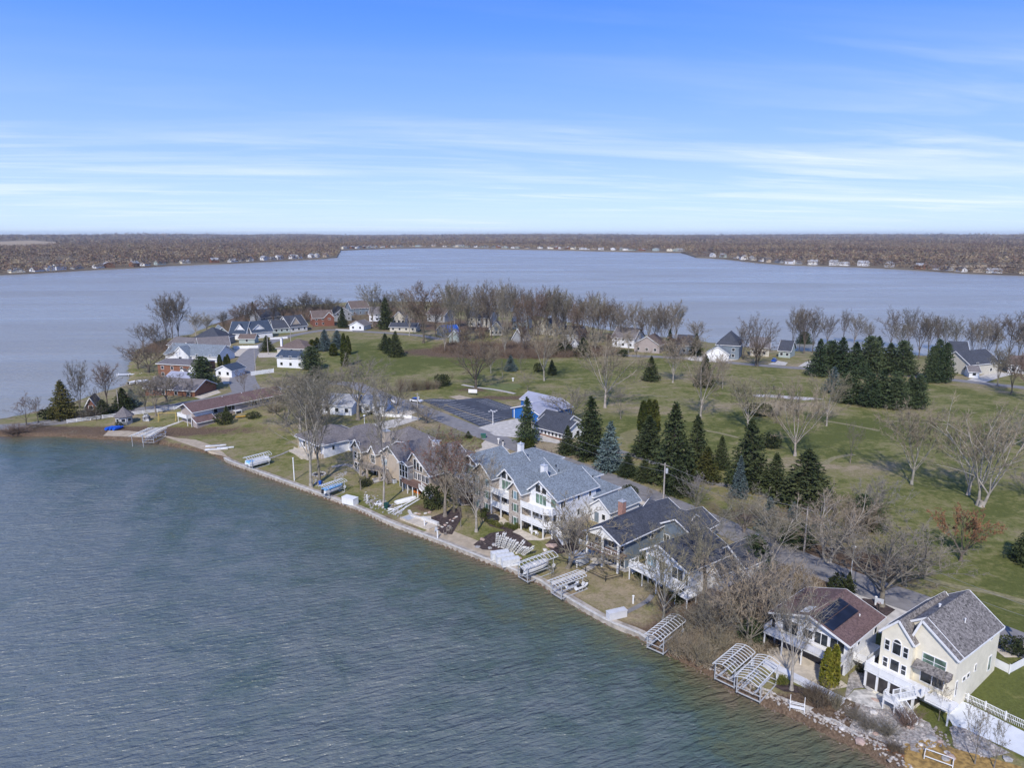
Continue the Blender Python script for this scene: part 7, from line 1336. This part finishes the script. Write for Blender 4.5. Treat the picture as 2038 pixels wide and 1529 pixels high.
# patio chairs (white) under the condominium balconies, brown table on deck
def chair(px,py,mat,label,rz=0,zo=0,group=None):
    x,y,z=P(px,py); t=thing('patio_chair',label,'chair',(x,y,z+zo+.05),rz,group); MB().box(-.28,-.28,.38,.28,.28,.46).build('seat',mat,t); MB().box(-.28,.24,.462,.28,.32,1.0).build('backrest',mat,t)
    for u in (-.24,.24):
        for v in (-.24,.26): MB().bar((u,v,0),(u,v,.379),.06).build('leg',mat,t)
for k,(px,py) in enumerate([(1057,1060),(1063,1062),(1069,1066),(1085,1063)]): chair(px,py,WHITE,f'white patio chair under the condominium balcony, {ORD[k]} from the left',R(20+60*k),group='white patio chairs')
for k,(px,py) in enumerate([(1040,1052),(1046,1054)]): chair(px,py,BLACK,f'black patio chair under the balcony, {["left","right"][k]} of two',R(-47),group='black patio chairs')
x,y,z=P(873,1062); 
for k,(px,py) in enumerate([(868,1060),(892,1060),(886,1066),(898,1056)]): chair(px,py,WOOD if k else GREYP,f'weathered chair on the seawall landing, {ORD[k]} from the left',R(50*k),group='weathered chairs on the seawall landing')
x,y,z=P(1576,1457-60); solid('lounge_wall','low white terrace wall between boat lifts and patio','wall',1596,1362,lambda m:m.box(-5.5,-.5,0,5.5,.5,.55).box(-5.6,-.6,.552,5.6,.6,.65),M('pale_terrace_wall',(0.62,0.63,0.66),.7,.08,1),R(-50))
x,y,z=P(1586,1416); t=thing('garden_swing','white iron garden bench frame in the pebble circle','bench',(x,y,z),R(-20)); MB().box(-.9,-.25,.45,.9,.25,.5).build('seat',WHITE,t); MB().bar((-.9,.3,.95),(.9,.3,.95),.05).bar((-.9,.3,.75),(.9,.3,.75),.05).build('backrest',WHITE,t); [MB().bar((u,v,0),(u,v,.449 if v<0 else 1.9),.07).build('leg',WHITE,t) for u in (-.85,.85) for v in (-.22,.35)]
x,y,z=P(1868,1515); t=thing('planter_frame','white rectangular frame at the bottom edge of the golden bed','frame',(x,y,z+.05),R(-35)); MB().bar((-1.4,-.7,.4),(1.4,-.7,.4),.08).bar((-1.4,.7,.4),(1.4,.7,.4),.08).bar((-1.4,-.7,.4),(-1.4,.7,.4),.08).bar((1.4,-.7,.4),(1.4,.7,.4),.08).build('top_frame',WHITE,t); [MB().bar((u,v,0),(u,v,.36),.08).build('leg',WHITE,t) for u in (-1.4,1.4) for v in (-.7,.7)]

# ------------------------------------------------------------------ haze
m_=bpy.data.materials.new('thin_air'); m_.use_nodes=True; t=m_.node_tree; t.nodes.clear(); pv=t.nodes.new('ShaderNodeVolumePrincipled'); pv.inputs['Color'].default_value=(0.80,0.88,1.0,1); pv.inputs['Density'].default_value=4.0e-5; pv.inputs['Anisotropy'].default_value=0.0; ou=t.nodes.new('ShaderNodeOutputMaterial'); t.links.new(pv.outputs[0],ou.inputs['Volume'])
hz_=MB().box(-29000,-29000,-4,29000,29000,125).build('haze',m_); tag(hz_,kind='stuff'); hz_['label']='thin pale haze over the lake and distant woods'
